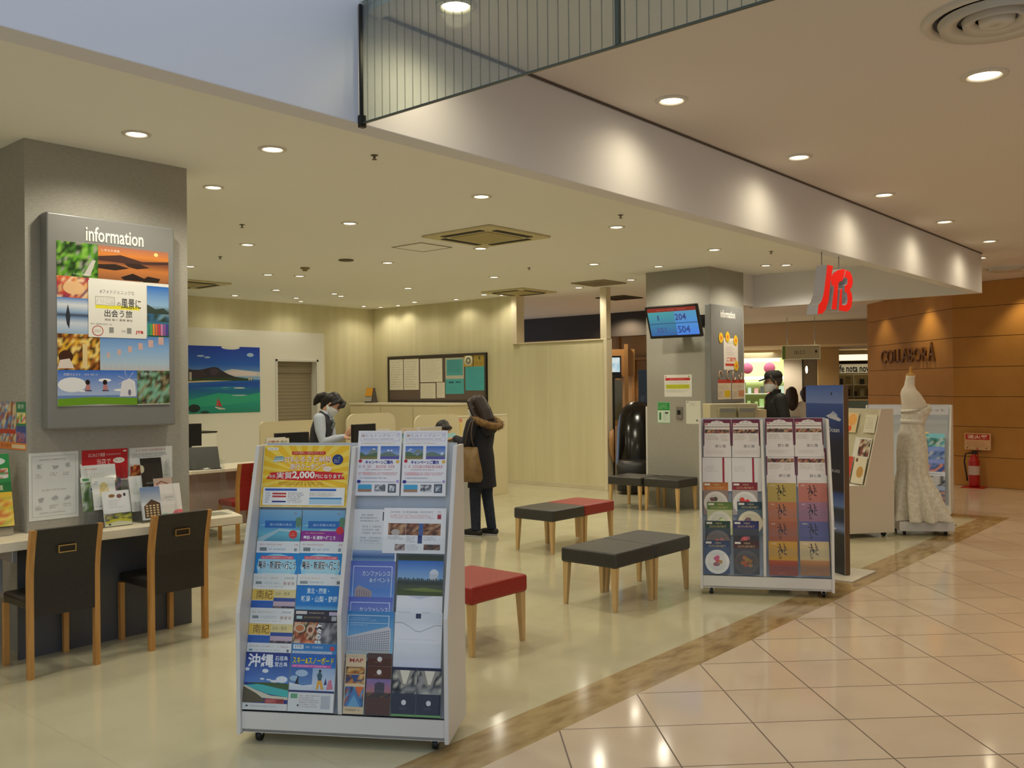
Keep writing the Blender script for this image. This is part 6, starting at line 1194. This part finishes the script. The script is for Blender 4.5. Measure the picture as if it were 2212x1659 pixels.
t = thing('tinted_panel', 'greenish glass panel below the small bright screen', 'glass panel', (13.9, 9.62, 0)); MB().obox(UZ*1.35, hb_, va, UZ, .42, .02, .80).build('glass', mat('smoky_glass', (110, 110, 84), .15), t); MB().obox(UZ*.95, hb_, va, UZ, .60, .05, .10).obox(UZ*2.06+va*.05, hb_, va, UZ, .9, .05, .5).obox(hb_*.29+UZ*1.2, hb_, va, UZ, .07, .06, 2.4).obox(-hb_*.29+UZ*1.2, hb_, va, UZ, .07, .06, 2.4).build('brown_frame', mat('brown_cupboard', (178, 138, 92), .5), t)
t = thing('potted_plant', 'slim green plant in the gap left of the inner column', 'plant', (13.6, 8.75, 0))
MB().lathe([(.10, 0), (.14, .3), (.13, .3), (.001, .28)], n=18).build('pot', mat('dark_pot', (50, 46, 42), .5), t); MB().tube([(0, 0, .28), (.02, 0, .9), (0, .02, 1.5)], .014, 8).build('stem', mat('plant_stem', (80, 66, 40), .7), t)
lf = MB(); rnd = random.Random(5)
for k in range(70):
    z = rnd.uniform(1.0, 1.85); a_ = rnd.uniform(0, 6.28); r_ = rnd.uniform(.10, .26)*(1.2-abs(z-1.5)); d_ = Vector((math.cos(a_), math.sin(a_), rnd.uniform(-.3, .4))).normalized(); c_ = Vector((0, 0, z))+d_*r_*.5; s_ = d_.cross(UZ).normalized()*.028; l_ = d_*.09
    lf.add([c_-l_, c_+s_, c_+l_, c_-s_], [(0, 1, 2, 3)])
lf.build('leaves', mat('leaf_green', (70, 84, 36), .6), t)
a = Art(.34, .62, (44, 60, 84), .003, 191); a.R(.1, .1, .9, .3, (70, 84, 110)).P([(.2, .1), (.5, .6), (.8, .1)], (60, 70, 90)); o = a.build('blue_poster'); pose(o, (12.95, 8.40, 1.28), hb_, UZ); tag(o, 'dark blue poster board standing beside the plant left of the inner column', 'poster')
t = thing('poster_stand', 'thin dark stand holding the dark blue poster board', 'stand', (12.95+hb_.x*.17+.02, 8.40+hb_.y*.17+.02, 0)); MB().tube([(0, 0, 0), (0, 0, 1.5)], .012, 8).build('stand_post', M_DKMETAL, t); MB().box((-.15, -.12, 0), (.15, .12, .02)).build('stand_foot', M_DKMETAL, t)

# ================================================================== DISTANT SHOPS
t = thing('hanging_guide_sign', 'pale green hanging guide sign in the far mall', 'sign', tuple(far(22, -.10, 2.21)))
o = fbox(MB(), -.04, .04, -.42, .42, 0, .32).build('sign_box', mat('pale_sign_box', (206, 204, 170), .5, emit=(200, 200, 160), estr=.25), t, .006)
a = Art(.82, .30, (210, 208, 176), .0005, 200); a.R(0, 0, .08, 1, (120, 160, 60)).T('出口', .32, .35, .60, .65, (60, 60, 50)).E(.9, .55, .03, .12, (40, 46, 40)); p_ = a.build('sign_print', t); pose(p_, tuple(far(-.042, -.41, .01)), B23, UZ)
for l_ in (-.3, .3): MB().tube([far(0, l_, .32), far(0, l_, .99)], .008, 6).build('hanger', M_CHROME, t)
# bright gift shop
M_SHOPW = mat('gift_shop_wall', (214, 224, 150), .6)
struct('wall_shop', fbox(fbox(fbox(MB(), 29.2, 29.3, -3.6, -.28, 0, 2.62), 27.1, 29.3, -.36, -.28, 0, 2.62), 27.0, 29.3, -3.7, -3.6, 0, 2.62), M_SHOPW)
t = thing('light_strip', 'glowing light strip over the bright gift shop window', 'ceiling light', tuple(far(27.15, -1.6, 2.30))); fbox(MB(), 0, .06, -1.6, .9, 0, .09).build('tube_light', mat('cool_tube', (210, 250, 236), .4, emit=(200, 246, 230), estr=2.2), t)
t = thing('light_strip', 'glowing white shelf light across the gift shop', 'ceiling light', tuple(far(28.4, -1.6, 1.80))); fbox(MB(), 0, .10, -1.6, 1.25, 0, .08).build('tube_light', mat('cool_tube_shelf', (236, 250, 244), .4, emit=(230, 250, 244), estr=3.0), t)
ar = bpy.data.lights.new('gift_shop_lamp', 'AREA'); ar.energy = 65; ar.size = 2.4; ar.color = (.9, 1, .92); ao = bpy.data.objects.new('gift_shop_lamp', ar); COL.objects.link(ao); ao.location = far(28.0, -1.7, 2.55)
for l_, wh in ((-1.62, 'left one'), (-1.0, 'right one')):
    t = thing('pink_medallion', 'round pink hanging ornament in the gift shop, ' + wh, 'ornament', tuple(far(27.4, l_, 2.12))); MB().lathe([(.001, -.02), (.15, -.02), (.165, 0), (.15, .02), (.001, .02)], n=26, M=Matrix((B23, UZ, A23)).transposed()).build('medallion', mat('pink_paper', (232, 110, 150), .6), t); MB().tube([(0, 0, .16), (0, 0, .48)], .006, 6).build('cord', M_BLACK, t)
t = thing('display_shelf', 'white tiered display shelf inside the bright gift shop', 'shelf', tuple(far(28.6, -1.7, 0)))
for z in (.55, .95, 1.35, 1.72): fbox(MB(), 0, .5, -1.5, 1.35, z, z+.03).build('shelf_board', M_WHITE, t)
for l_ in (-1.5, -.1, 1.33): fbox(MB(), 0, .5, l_, l_+.03, 0, 1.75).build('upright', M_WHITE, t)
rnd = random.Random(8); gpal = [(236, 236, 240), (232, 170, 180), (180, 214, 150), (246, 240, 206), (206, 220, 226), (226, 120, 120), (120, 170, 110), (90, 90, 96)]
gm = [mat('gift_wrap', c_, .5) for c_ in gpal]
for k in range(44):
    z = (.58, .98, 1.38)[k % 3]; l_ = -1.45+(k//3)*.188+rnd.uniform(-.02, .02)-1.7
    o = MB().obox((0, 0, .11), A23, B23, UZ, .10, rnd.uniform(.09, .15), .22).build('gift_box', gm[rnd.randrange(8)]); o.scale = (1, 1, rnd.uniform(.55, 1.25)); o.location = far(28.75, l_, z)
    tag(o, 'small wrapped goods on the shelves of the bright gift shop', 'gift', 'gift shop goods')
# dark lettered shop
struct('wall_notes', fbox(fbox(MB(), 29.6, 29.7, .84, 4.2, 0, 3.2), 28.0, 28.1, .84, 4.2, 2.20, 2.31), mat('cream_shop_wall', (196, 176, 132), .6))
t = thing('light_box', 'long glowing cream light box above the dark lettered shop sign', 'ceiling light', tuple(far(28.0, .9, 2.31))); fbox(MB(), 0, .12, 0, 1.8, 0, .17).build('glow_panel', mat('cream_glow', (255, 240, 196), .5, emit=(255, 236, 186), estr=1.6), t); fbox(MB(), -.03, .0, 0, 1.8, -.09, -.02).build('dark_rail', M_BLACK, t)
t = thing('shop_sign', 'black script shop name on a cream fascia in the far mall', 'sign', tuple(far(27.98, .93, 1.97))); fbox(MB(), .02, .05, 0, 1.8, -.02, .24).build('fascia', mat('cream_fascia', (232, 216, 170), .5, emit=(232, 216, 170), estr=.35), t)
l = letters('lettering', 'fe nota nova', Matrix.Identity(4), 0.86, .20, .02, M_BLACK, t, .02); l.matrix_basis = frame4(tuple(far(.0, .0, .01)), B23, UZ)
t = thing('shop_shelf', 'dim shelf of dark goods below the black script sign', 'shelf', tuple(far(28.6, .9, 0)))
for z in (.9, 1.25, 1.6, 1.9): fbox(MB(), 0, .4, 0, 1.6, z, z+.02).build('shelf_board', M_COUNTER, t)
for l_ in (0, .42, .84, 1.58): fbox(MB(), 0, .4, l_, l_+.02, 0, 1.92).build('upright', M_COUNTER, t)
dm_ = [mat('dark_goods', c_, .6) for c_ in ((40, 40, 44), (70, 56, 46), (150, 130, 80), (96, 100, 110), (190, 180, 150))]
for k in range(24):
    o = MB().obox((0, 0, .1), A23, B23, UZ, .1, rnd.uniform(.07, .13), .2).build('shelf_item', dm_[rnd.randrange(5)]); o.scale = (1, 1, rnd.uniform(.6, 1.2)); o.location = far(28.75, 1.0+(k % 8)*.19, (.92, 1.27, 1.62)[k//8])
    tag(o, 'small dark goods on the shelves of the script sign shop', 'goods', 'dark shop goods')
t = thing('glass_case', 'low lit glass case in front of the script sign shop', 'display case', tuple(far(26.2, .95, 0))); fbox(MB(), 0, .5, 0, 1.4, 0, .75).build('case_base', M_WHITE, t); fbox(MB(), 0, .5, 0, 1.4, .75, 1.18).build('case_glass', mat('pale_blue_case', (150, 180, 186), .1), t); fbox(MB(), -.02, .52, -.02, 1.42, 1.18, 1.22).build('case_top', M_COUNTER, t)
t = thing('pendant_light', 'small bright pendant lamp beside the tan column in the far mall', 'ceiling light', tuple(far(25.2, .02, 2.02))); MB().ball((0, 0, 0), .03, .03, .10, 12, 8).build('bulb', mat('pendant_glow', (255, 250, 220), .4, emit=(255, 246, 210), estr=4), t); MB().tube([(0, 0, .10), (0, 0, .60)], .004, 6).build('cord', M_BLACK, t)
# ================================================================== PEOPLE
def xf(mb, fn, start=0):
    for i in range(start, len(mb.v)): mb.v[i] = tuple(fn(Vector(mb.v[i])))
def add_hand(mb, wrist, fd, pn, side, curl=.5):
    """palm, four unequal fingers and a thumb from the palm's side; fd finger direction, pn palm normal, side +1/-1 thumb side"""
    w = Vector(wrist); fd = Vector(fd).normalized(); pn = Vector(pn); pn = (pn-fd*pn.dot(fd)).normalized(); sd = fd.cross(pn)*side
    k = w+fd*.085
    for i in range(4):
        o = sd*(.028-.0185*i); mb.tube([w+o*.55, w+fd*.045+o*.9, k+o], [.014, .0145, .0115], 8, round_ends=True)
        L = (.068, .078, .072, .056)[i]; p = k+o; d = fd; pts = [p]
        for s_, q in ((.45, .35), (.32, .8), (.23, 1.1)):
            a = curl*q; d = (d*math.cos(a)+pn*math.sin(a)).normalized(); p = p+d*L*s_; pts.append(p)
        mb.tube(pts, [.0098, .0092, .0084, .0075], 8, round_ends=True)
    b = w+fd*.025+sd*.022; m1 = b+(fd*.55+sd*.75+pn*.25).normalized()*.038; m2 = m1+(fd*.85+sd*.35+pn*.35).normalized()*.030; m3 = m2+(fd*.9+pn*.4).normalized()*.022
    mb.tube([b, m1, m2, m3], [.014, .0115, .0100, .0085], 8, round_ends=True)

def person(label, loc, rz, H=1.6, arms=None, bend=0.0, nod=0.0, turn=0.0, lean=0.0, top=None, sleeve=None, hem=.80, flare=0.0, legs=None, shoes=None, hair='short', hairm=None, mask=True, sit=False, voxel=.008, step=.02, extras=None):
    s = H/1.6; drop = -.38 if sit else 0.0
    def bendf(p):
        q = Vector(p)
        if q.z > .88:
            k = min(1, (q.z-.88)/.35); a = -bend*k; c = Vector((0, 0, .95)); q = c+Matrix.Rotation(a, 3, 'X') @ (q-c)
        q.y += lean*max(0, q.z-.2)
        return q+Vector((0, 0, drop)) if p.z > .62 else q
    fin = lambda p: bendf(p)*s
    hips = [Vector((x, 0, .82)) for x in (-.085, .085)]
    if sit: knees = [Vector((x, .42, .48)) for x in (-.1, .1)]; ank = [Vector((x, .40, .07)) for x in (-.1, .1)]
    else: knees = [Vector((-.088, .015+step, .46)), Vector((.088, .015-step, .46))]; ank = [Vector((-.09, -.02+step*2, .075)), Vector((.09, -.02-step*2, .075))]
    arms = arms or {-1: ((-.235, -.03, 1.03), (-.245, .06, .80), (0, .1, -1), (1, 0, 0), .5), 1: ((.235, -.03, 1.03), (.245, .06, .80), (0, .1, -1), (-1, 0, 0), .5)}
    sh = {k: Vector((.165*k, -.005, 1.285)) for k in (-1, 1)}
    # --- body: one continuous skin
    B = MB()
    B.loft([(0, 0, .78, .15, .10), (0, 0, .86, .155, .105), (0, .005, .98, .125, .088), (0, .005, 1.08, .13, .095), (0, .01, 1.18, .145, .10), (0, 0, 1.26, .155, .085), (0, -.005, 1.315, .11, .06), (0, 0, 1.345, .05, .05)], 20)
    for k in (-1, 1):
        e, w, fd, pn, cu = arms[k]
        B.tube([sh[k], (sh[k]+Vector(e))/2, Vector(e), (Vector(e)*.6+Vector(w)*.4), Vector(w)], [.050, .044, .036, .034, .024], 12, round_ends=True)
        add_hand(B, w, fd, pn, -k if k > 0 else 1, cu)
    B.tube([(0, -.005, 1.29), (0, .005, 1.36), (0, .015, 1.42)], [.055, .048, .048], 14)
    head = MB(); hc = Vector((0, .022, 1.485))
    head.loft([(0, .045, -.112, .030, .034), (0, .036, -.095, .048, .054), (0, .020, -.06, .062, .075), (0, .006, -.02, .070, .088), (0, 0, .02, .073, .093), (0, -.006, .06, .068, .087), (0, -.010, .09, .052, .066), (0, -.012, .11, .022, .03)], 22)
    head.tube([(0, .088, .020), (0, .100, -.018), (0, .094, -.030)], [.009, .013, .010], 8, round_ends=True)
    head.tube([(-.022, .086, -.060), (0, .093, -.058), (.022, .086, -.060)], [.006, .008, .006], 8, round_ends=True)
    for k in (-1, 1): head.ball((k*.074, -.006, -.005), .010, .018, .030, 10, 7)
    hm = Matrix.Rotation(turn, 3, 'Z') @ Matrix.Rotation(-nod, 3, 'X')
    hf = lambda p: hm @ (p-Vector((0, -.02, -.09))) + Vector((0, -.02, -.09)) + hc
    n0 = len(B.v); B.v += [tuple(hf(Vector(v))) for v in head.v]; B.f += [tuple(i+n0 for i in f) for f in head.f]; B.m += head.m; B.sm += head.sm
    xf(B, fin)
    n1 = len(B.v)
    for i in (0, 1):
        h_ = hips[i] + Vector((0, 0, drop))
        B.tube([h_*s, (h_*.5+knees[i]*.5)*s, knees[i]*s, (knees[i]*.55+ank[i]*.45+Vector((0, -.01, 0)))*s, ank[i]*s], [.075*s, .066*s, .048*s, .046*s, .032*s], 14, round_ends=True)
        B.tube([(ank[i]+Vector((0, -.03, -.035)))*s, (ank[i]+Vector((0, .06, -.045)))*s, (ank[i]+Vector((0, .14, -.052)))*s], [.034*s, .034*s, .022*s], 12, round_ends=True)
    body = fuse(B, 'person', [M_SKIN], voxel*.8, 3)
    body.location = loc; body.rotation_euler = (0, 0, rz); tag(body, label, 'person')
    P = lambda q: fin(Vector(q)); HP = lambda q: fin(hf(Vector(q)))
    # --- eyes
    for k in (-1, 1):
        e = MB(); e.ball((0, 0, 0), .012, .006, .0055, 10, 6); q = HP((k*.031, .0865, .008)); xf(e, lambda p: Vector(p)*s+q); e.build('eye', mat('dark_eye', (30, 24, 22), .3), body)
    if mask:
        m_ = MB(); m_.loft([(0, .052, -.112, .038, .045), (0, .046, -.095, .054, .060), (0, .028, -.060, .069, .080), (0, .016, -.022, .072, .091), (0, .018, -.010, .060, .088)], 20); m_.tube([(-.068, .02, -.04), (-.078, -.008, .0)], .003, 6).tube([(.068, .02, -.04), (.078, -.008, .0)], .003, 6)
        xf(m_, lambda p: fin(hf(p))); m_.build('face_mask', M_MASK, body)
    # --- clothes
    tm = MB(); f_ = flare
    tm.loft([(0, 0, hem, .172+f_, .125+f_*.9), (0, 0, hem*.6+.34, .17+f_*.6, .125+f_*.6), (0, .002, .90, .168+f_*.3, .122+f_*.3), (0, .005, 1.0, .148+f_*.4, .110+f_*.4), (0, .008, 1.15, .158+f_*.3, .122+f_*.3), (0, .002, 1.25, .172, .108), (0, -.005, 1.305, .135, .082), (0, -.002, 1.345, .066, .066), (0, 0, 1.365, .06, .06)], 26)
    slv = MB()
    for k in (-1, 1):
        e, w = Vector(arms[k][0]), Vector(arms[k][1]); d = (w-e).normalized(); b = .012 if flare else 0
        (slv if sleeve else tm).tube([sh[k], (sh[k]+e)/2, e, e*.5+w*.5, w-d*.03], [.066+b, .058+b, .051+b, .045+b, .034+b], 14, round_ends=True)
    xf(tm, fin); fuse(tm, 'jacket' if sleeve is None else 'vest', [top], voxel, 4, body)
    if sleeve: xf(slv, fin); fuse(slv, 'sleeves', [sleeve], voxel, 3, body)
    lg = MB()
    lg.loft([((hips[0]+hips[1])/2*s+Vector((0, 0, z+drop))*s)[:] + (.158*s, .112*s) for z in (-.10, -.03, .05, .10)], 20)
    for i in (0, 1):
        h_ = hips[i] + Vector((0, 0, drop))
        lg.tube([h_*s, (h_*.5+knees[i]*.5)*s, knees[i]*s, (knees[i]*.5+ank[i]*.5)*s, (ank[i]+Vector((0, 0, -.005)))*s], [.092*s, .082*s, .066*s, .060*s, .054*s], 14)
    fuse(lg, 'trousers', [legs], voxel, 3, body)
    for i in (0, 1):
        a = ank[i]; so = MB(); so.tube([(a+Vector((0, -.045, -.03)))*s, (a+Vector((0, .02, -.032)))*s, (a+Vector((0, .10, -.040)))*s, (a+Vector((0, .165, -.046)))*s], [.040*s, .043*s, .040*s, .026*s], 12, round_ends=True)
        xf(so, lambda p: Vector((p.x, p.y, max(p.z, .014)))); sh_ = so.build('shoe', shoes, body)
        MB().loft([(a.x*s, (a.y+.055)*s, .0, .040*s, .125*s), (a.x*s, (a.y+.055)*s, .016, .042*s, .128*s)], 18).build('shoe_sole', mat('pale_sole', (200, 200, 196), .6), sh_)
    # --- hair
    if hair:
        h = MB(); h.ball((0, -.026, .034), .083, .094, .098, 18, 12); h.ball((0, .030, .080), .066, .058, .040, 14, 8)
        for k in (-1, 1): h.tube([(k*.070, .040, .070), (k*.078, .020, .02), (k*.076, .0, -.02)], [.02, .018, .010], 8, round_ends=True)
        if hair != 'crop': h.tube([(0, -.06, .02), (0, -.075, -.05), (0, -.055, -.10)], [.075, .062, .035], 12, round_ends=True)
        if hair == 'ponytail':
            h.tube([(0, -.09, .015), (0, -.135, .005), (0, -.165, -.04), (0, -.16, -.10), (.01, -.15, -.14)], [.045, .046, .048, .040, .018], 12, round_ends=True)
            h.tube([(-.05, .075, .085), (0, .098, .060), (.05, .092, .030)], [.03, .030, .016], 10, round_ends=True)
        if hair == 'long': h.tube([(0, -.06, .04), (0, -.085, -.08), (0, -.09, -.20), (0, -.085, -.27)], [.085, .092, .098, .06], 14, round_ends=True); [h.tube([(k*.06, .03, .06), (k*.085, .01, -.04), (k*.085, -.01, -.16), (k*.07, -.02, -.22)], [.03, .03, .03, .015], 10, round_ends=True) for k in (-1, 1)]
        if hair == 'bun': h.ball((0, -.09, .11), .055, .055, .05, 14, 9)
        xf(h, lambda p: fin(hf(p))); fuse(h, 'hair', [hairm or M_HAIR], voxel*.8, 5, body)
    body['_'] = 1; del body['_']
    return body, P, HP

# woman in the dark coat at the service counter, seen from behind and to her left
M_COAT = mat('navy_black_coat', (22, 23, 30), .8, c2=(27, 28, 36), scale=(30, 30, 30), bump=.25, bscale=(14, 14, 10))
M_JEANS = mat('dark_indigo_jeans', (24, 30, 46), .8, c2=(34, 42, 60), scale=(40, 40, 40)); M_SHOE = mat('black_shoe', (20, 20, 22), .5)
arms = {-1: ((-.255, .05, 1.05), (-.165, .25, 1.13), (.45, .9, -.05), (0, 0, -1), .45), 1: ((.255, .05, 1.05), (.13, .25, 1.135), (-.35, .9, -.05), (0, 0, -1), .45)}
wm, P, HP = person('person in a long dark fur-hooded coat standing at the service counter', (7.37, 6.82, 0), R(10), 1.535, arms, bend=.06, nod=.25, top=M_COAT, hem=.555, flare=.03, legs=M_JEANS, shoes=M_SHOE, hair='long', hairm=M_HAIRBR, voxel=.008, step=.025)
hd = MB(); hd.loft([(0, -.085, 1.14, .10, .05), (0, -.115, 1.20, .15, .075), (0, -.115, 1.26, .165, .085), (0, -.085, 1.31, .15, .085), (0, -.05, 1.34, .11, .07)], 22); xf(hd, lambda p: P(p)); fuse(hd, 'hood', [M_COAT], .009, 4, wm)
fr = MB(); rnd = random.Random(3); ringp = []
for k in range(40):
    a_ = 2*math.pi*k/40; c_ = Vector((.170*math.cos(a_), -.085+.150*math.sin(a_), 1.315-.055*math.sin(a_)*0+(.075*math.sin(a_) if math.sin(a_) < 0 else .02*math.sin(a_))))
    ringp.append(c_)
core = MB().tube(ringp+[ringp[0]], .040, 10); fr.v, fr.f, fr.m, fr.sm = core.v[:], core.f[:], core.m[:], core.sm[:]
for k in range(1500):
    i = rnd.randrange(40); c_ = ringp[i]; d_ = Vector((rnd.gauss(0, 1), rnd.gauss(0, 1), rnd.gauss(0, 1))).normalized(); b_ = c_+d_*.028; t_ = b_+(d_+Vector((0, 0, -.3))).normalized()*rnd.uniform(.022, .042); q = d_.orthogonal().normalized()*.004; q2 = d_.cross(q)
    fr.add([b_+q, b_-q*.5+q2*.8, b_-q*.5-q2*.8, t_], [(0, 1, 3), (1, 2, 3), (2, 0, 3)])
xf(fr, lambda p: P(p)); fo = fr.build('fur_trim', mat('brown_fur', (112, 84, 50), .9, c2=(146, 112, 66), scale=(30, 30, 30), lo=.4, hi=.6), wm)
# tan tote on her left shoulder
bg = thing('shoulder_bag', 'tan brown slouchy shoulder bag hanging at the hip of the woman in the dark coat', 'bag', (7.37, 6.82, 0), R(10))
bm_ = MB(); n = 20
for_rings = [(-.285, -.01, .62, .062, .150), (-.295, -.01, .66, .078, .175), (-.300, -.01, .76, .078, .168), (-.300, -.015, .86, .062, .140), (-.290, -.02, .94, .040, .118), (-.275, -.025, .99, .018, .098)]
bm_.loft(for_rings, n, power=2.6); M_TANL = mat('tan_leather', (132, 104, 62), .5, c2=(112, 84, 46), scale=(14, 14, 14), bump=.3, bscale=(18, 18, 18)); bm_.build('bag_body', M_TANL, bg)
for y in (-.085, .035): MB().tube([(-.275, y, .975), (-.285, y*.75-.0, 1.04), (-.285, y*.4-.015, 1.14), (-.235, y*.22-.02, 1.255), (-.150, y*.2-.03, 1.305)], .0085, 8).build('strap', mat('dark_strap', (70, 52, 40), .5), bg)

# staff woman bowing behind the desk
M_VEST = mat('charcoal_vest', (46, 46, 56), .7, c2=(56, 56, 66), scale=(120, 120, 4)); M_SHIRT = mat('pale_blue_shirt', (196, 206, 222), .7)
arms = {-1: ((-.21, .10, 1.03), (-.02, .27, 1.09), (.75, .45, .25), (0, -.2, -1), .7), 1: ((.21, .10, 1.04), (.035, .30, 1.12), (-.2, .35, .9), (-.9, -.2, 0), .6)}
st, P, HP = person('person in a pale blue shirt and charcoal vest with a ponytail, bowing over the desk', (6.42, 8.47, 0), R(-144), 1.62, arms, bend=.20, nod=.55, top=M_VEST, sleeve=M_SHIRT, hem=.80, legs=mat('black_skirt_trousers', (30, 28, 32), .8), shoes=M_SHOE, hair='ponytail', voxel=.007)
cl = MB(); cl.loft([(0, .004, 1.31, .085, .078), (0, .006, 1.345, .066, .066), (0, .010, 1.375, .058, .060)], 20); cl.prism([(-.06, 1.335), (.06, 1.335), (.012, 1.17), (-.012, 1.17)], lambda a, b, d: (a, d+(.118 if b < 1.2 else .072), b), -.004, .004); xf(cl, lambda p: P(p)); cl.build('shirt_collar', M_SHIRT, st)
tie = MB(); tie.ball((0, .105, 1.275), .028, .018, .022, 12, 7); tie.prism([(-.03, 1.26), (.03, 1.26), (.045, 1.19), (-.045, 1.19)], lambda a, b, d: (a, d+.123, b), -.008, .008); xf(tie, lambda p: P(p)); tie.build('neck_scarf', mat('grey_patterned_scarf', (70, 80, 84), .6, c2=(150, 160, 160), scale=(90, 90, 90)), st)
# seated staff member: hair above the card signs
arms = {-1: ((-.22, .05, 1.04), (-.12, .28, 1.08), (.2, 1, -.1), (0, 0, -1), .4), 1: ((.22, .05, 1.04), (.12, .28, 1.08), (-.2, 1, -.1), (0, 0, -1), .4)}
se, P, HP = person('person with short black hair seated behind the counter cards, head bowed', (8.33, 8.50, 0), R(170), 1.62, arms, bend=.15, nod=.5, top=M_VEST, sleeve=M_SHIRT, hem=.80, legs=M_VEST, shoes=M_SHOE, hair='short', sit=True, voxel=.010)
t = thing('stool', 'staff stool under the seated person behind the counter', 'stool', (8.34, 8.56, 0)); MB().lathe([(.001, .38), (.18, .38), (.19, .36), (.18, .34), (.001, .34)], n=22).build('seat', M_BLACK, t); MB().tube([(0, 0, .02), (0, 0, .34)], .025, 10).build('column', M_CHROME, t); MB().lathe([(.001, .02), (.2, .015), (.21, 0)], n=20).build('foot', M_DKMETAL, t)
# man in the cap
M_BLKJ = mat('black_jacket', (26, 27, 26), .7, c2=(32, 34, 31), scale=(20, 20, 20), bump=.3, bscale=(16, 16, 10))
mn, P, HP = person('person in a black jacket, black cap and white mask walking past behind the second rack', (11.38, 5.22, 0), R(43), 1.79, None, nod=.08, lean=.02, top=M_BLKJ, hem=.76, flare=.03, legs=mat('dark_grey_trousers', (44, 44, 46), .8), shoes=M_SHOE, hair='crop', hairm=mat('grey_black_hair', (70, 64, 60), .6), voxel=.010, step=.06)
cp = MB(); cp.loft([(0, -.014, .050, .090, .108), (0, -.016, .085, .090, .108), (0, -.016, .115, .080, .096), (0, -.016, .135, .055, .066), (0, -.016, .140, .02, .022)], 22); xf(cp, lambda p: HP(p)); co = cp.build('cap_crown', mat('charcoal_cap', (44, 40, 38), .8), mn)
br_ = MB(); pts = [(.078*math.cos(math.pi*k/12), .070+.095*math.sin(math.pi*k/12)) for k in range(13)]; br_.prism(pts, lambda a, b, d: (a, b, d-.25*max(0, b-.06)), .050, .058); xf(br_, lambda p: HP(p)); br_.build('cap_brim', mat('charcoal_cap_brim', (38, 35, 33), .8), co)
gl = MB(); [gl.tube([(k*.052, .094, .022), (k*.014, .100, .022), (k*.014, .100, .0), (k*.052, .094, .0), (k*.052, .094, .022)], .002, 6) for k in (-1, 1)]; [gl.tube([(k*.052, .094, .020), (k*.078, .0, .018)], .002, 6) for k in (-1, 1)]; gl.tube([(-.014, .1, .018), (.014, .1, .018)], .002, 6); xf(gl, lambda p: HP(p)); gl.build('glasses', M_BLACK, mn)
MB().loft([tuple(P((0, 0, 1.30)))+(.085, .080), tuple(P((0, 0, 1.375)))+(.072, .072), tuple(P((0, .0, 1.40)))+(.074, .072)], 18, cap=False).build('collar', M_BLKJ, mn)
# shoppers far behind
M_WCOAT = mat('white_down_coat', (224, 218, 206), .8)
w1, P, HP = person('person with long dark hair, white coat and black bag, seen from behind far away', (14.95, 6.60, 0), R(-60), 1.58, None, top=M_WCOAT, hem=.62, flare=.04, legs=M_JEANS, shoes=M_SHOE, hair='long', hairm=M_HAIRBR, voxel=.014)
t = thing('black_backpack', 'black bag on the back of the far person in the white coat', 'bag', (14.95, 6.60, 0), R(-60)); MB().loft([(0.03, -.27, .78, .13, .07), (0.03, -.28, .90, .15, .08), (0.03, -.26, 1.04, .13, .06), (.03, -.24, 1.08, .08, .03)], 16, power=3).build('bag_body', M_BLACK, t); MB().tube([(-.10, -.17, 1.05), (-.13, -.05, 1.27), (-.12, .06, 1.27), (-.11, .13, 1.12)], .012, 8).build('strap', M_BLACK, t)
person('person with a dark hair bun beside the long haired one in white, far away', (15.55, 6.62, 0), R(-70), 1.55, None, top=M_WCOAT, hem=.72, flare=.02, legs=M_BLKJ, shoes=M_SHOE, hair='bun', hairm=M_HAIRBR, voxel=.014)
person('person with short dark hair and dark clothes, the farthest one by the tan column', (19.6, 7.66, 0), R(60), 1.60, None, nod=.2, top=M_BLKJ, hem=.74, flare=.02, legs=M_BLKJ, shoes=M_SHOE, hair='short', voxel=.014)
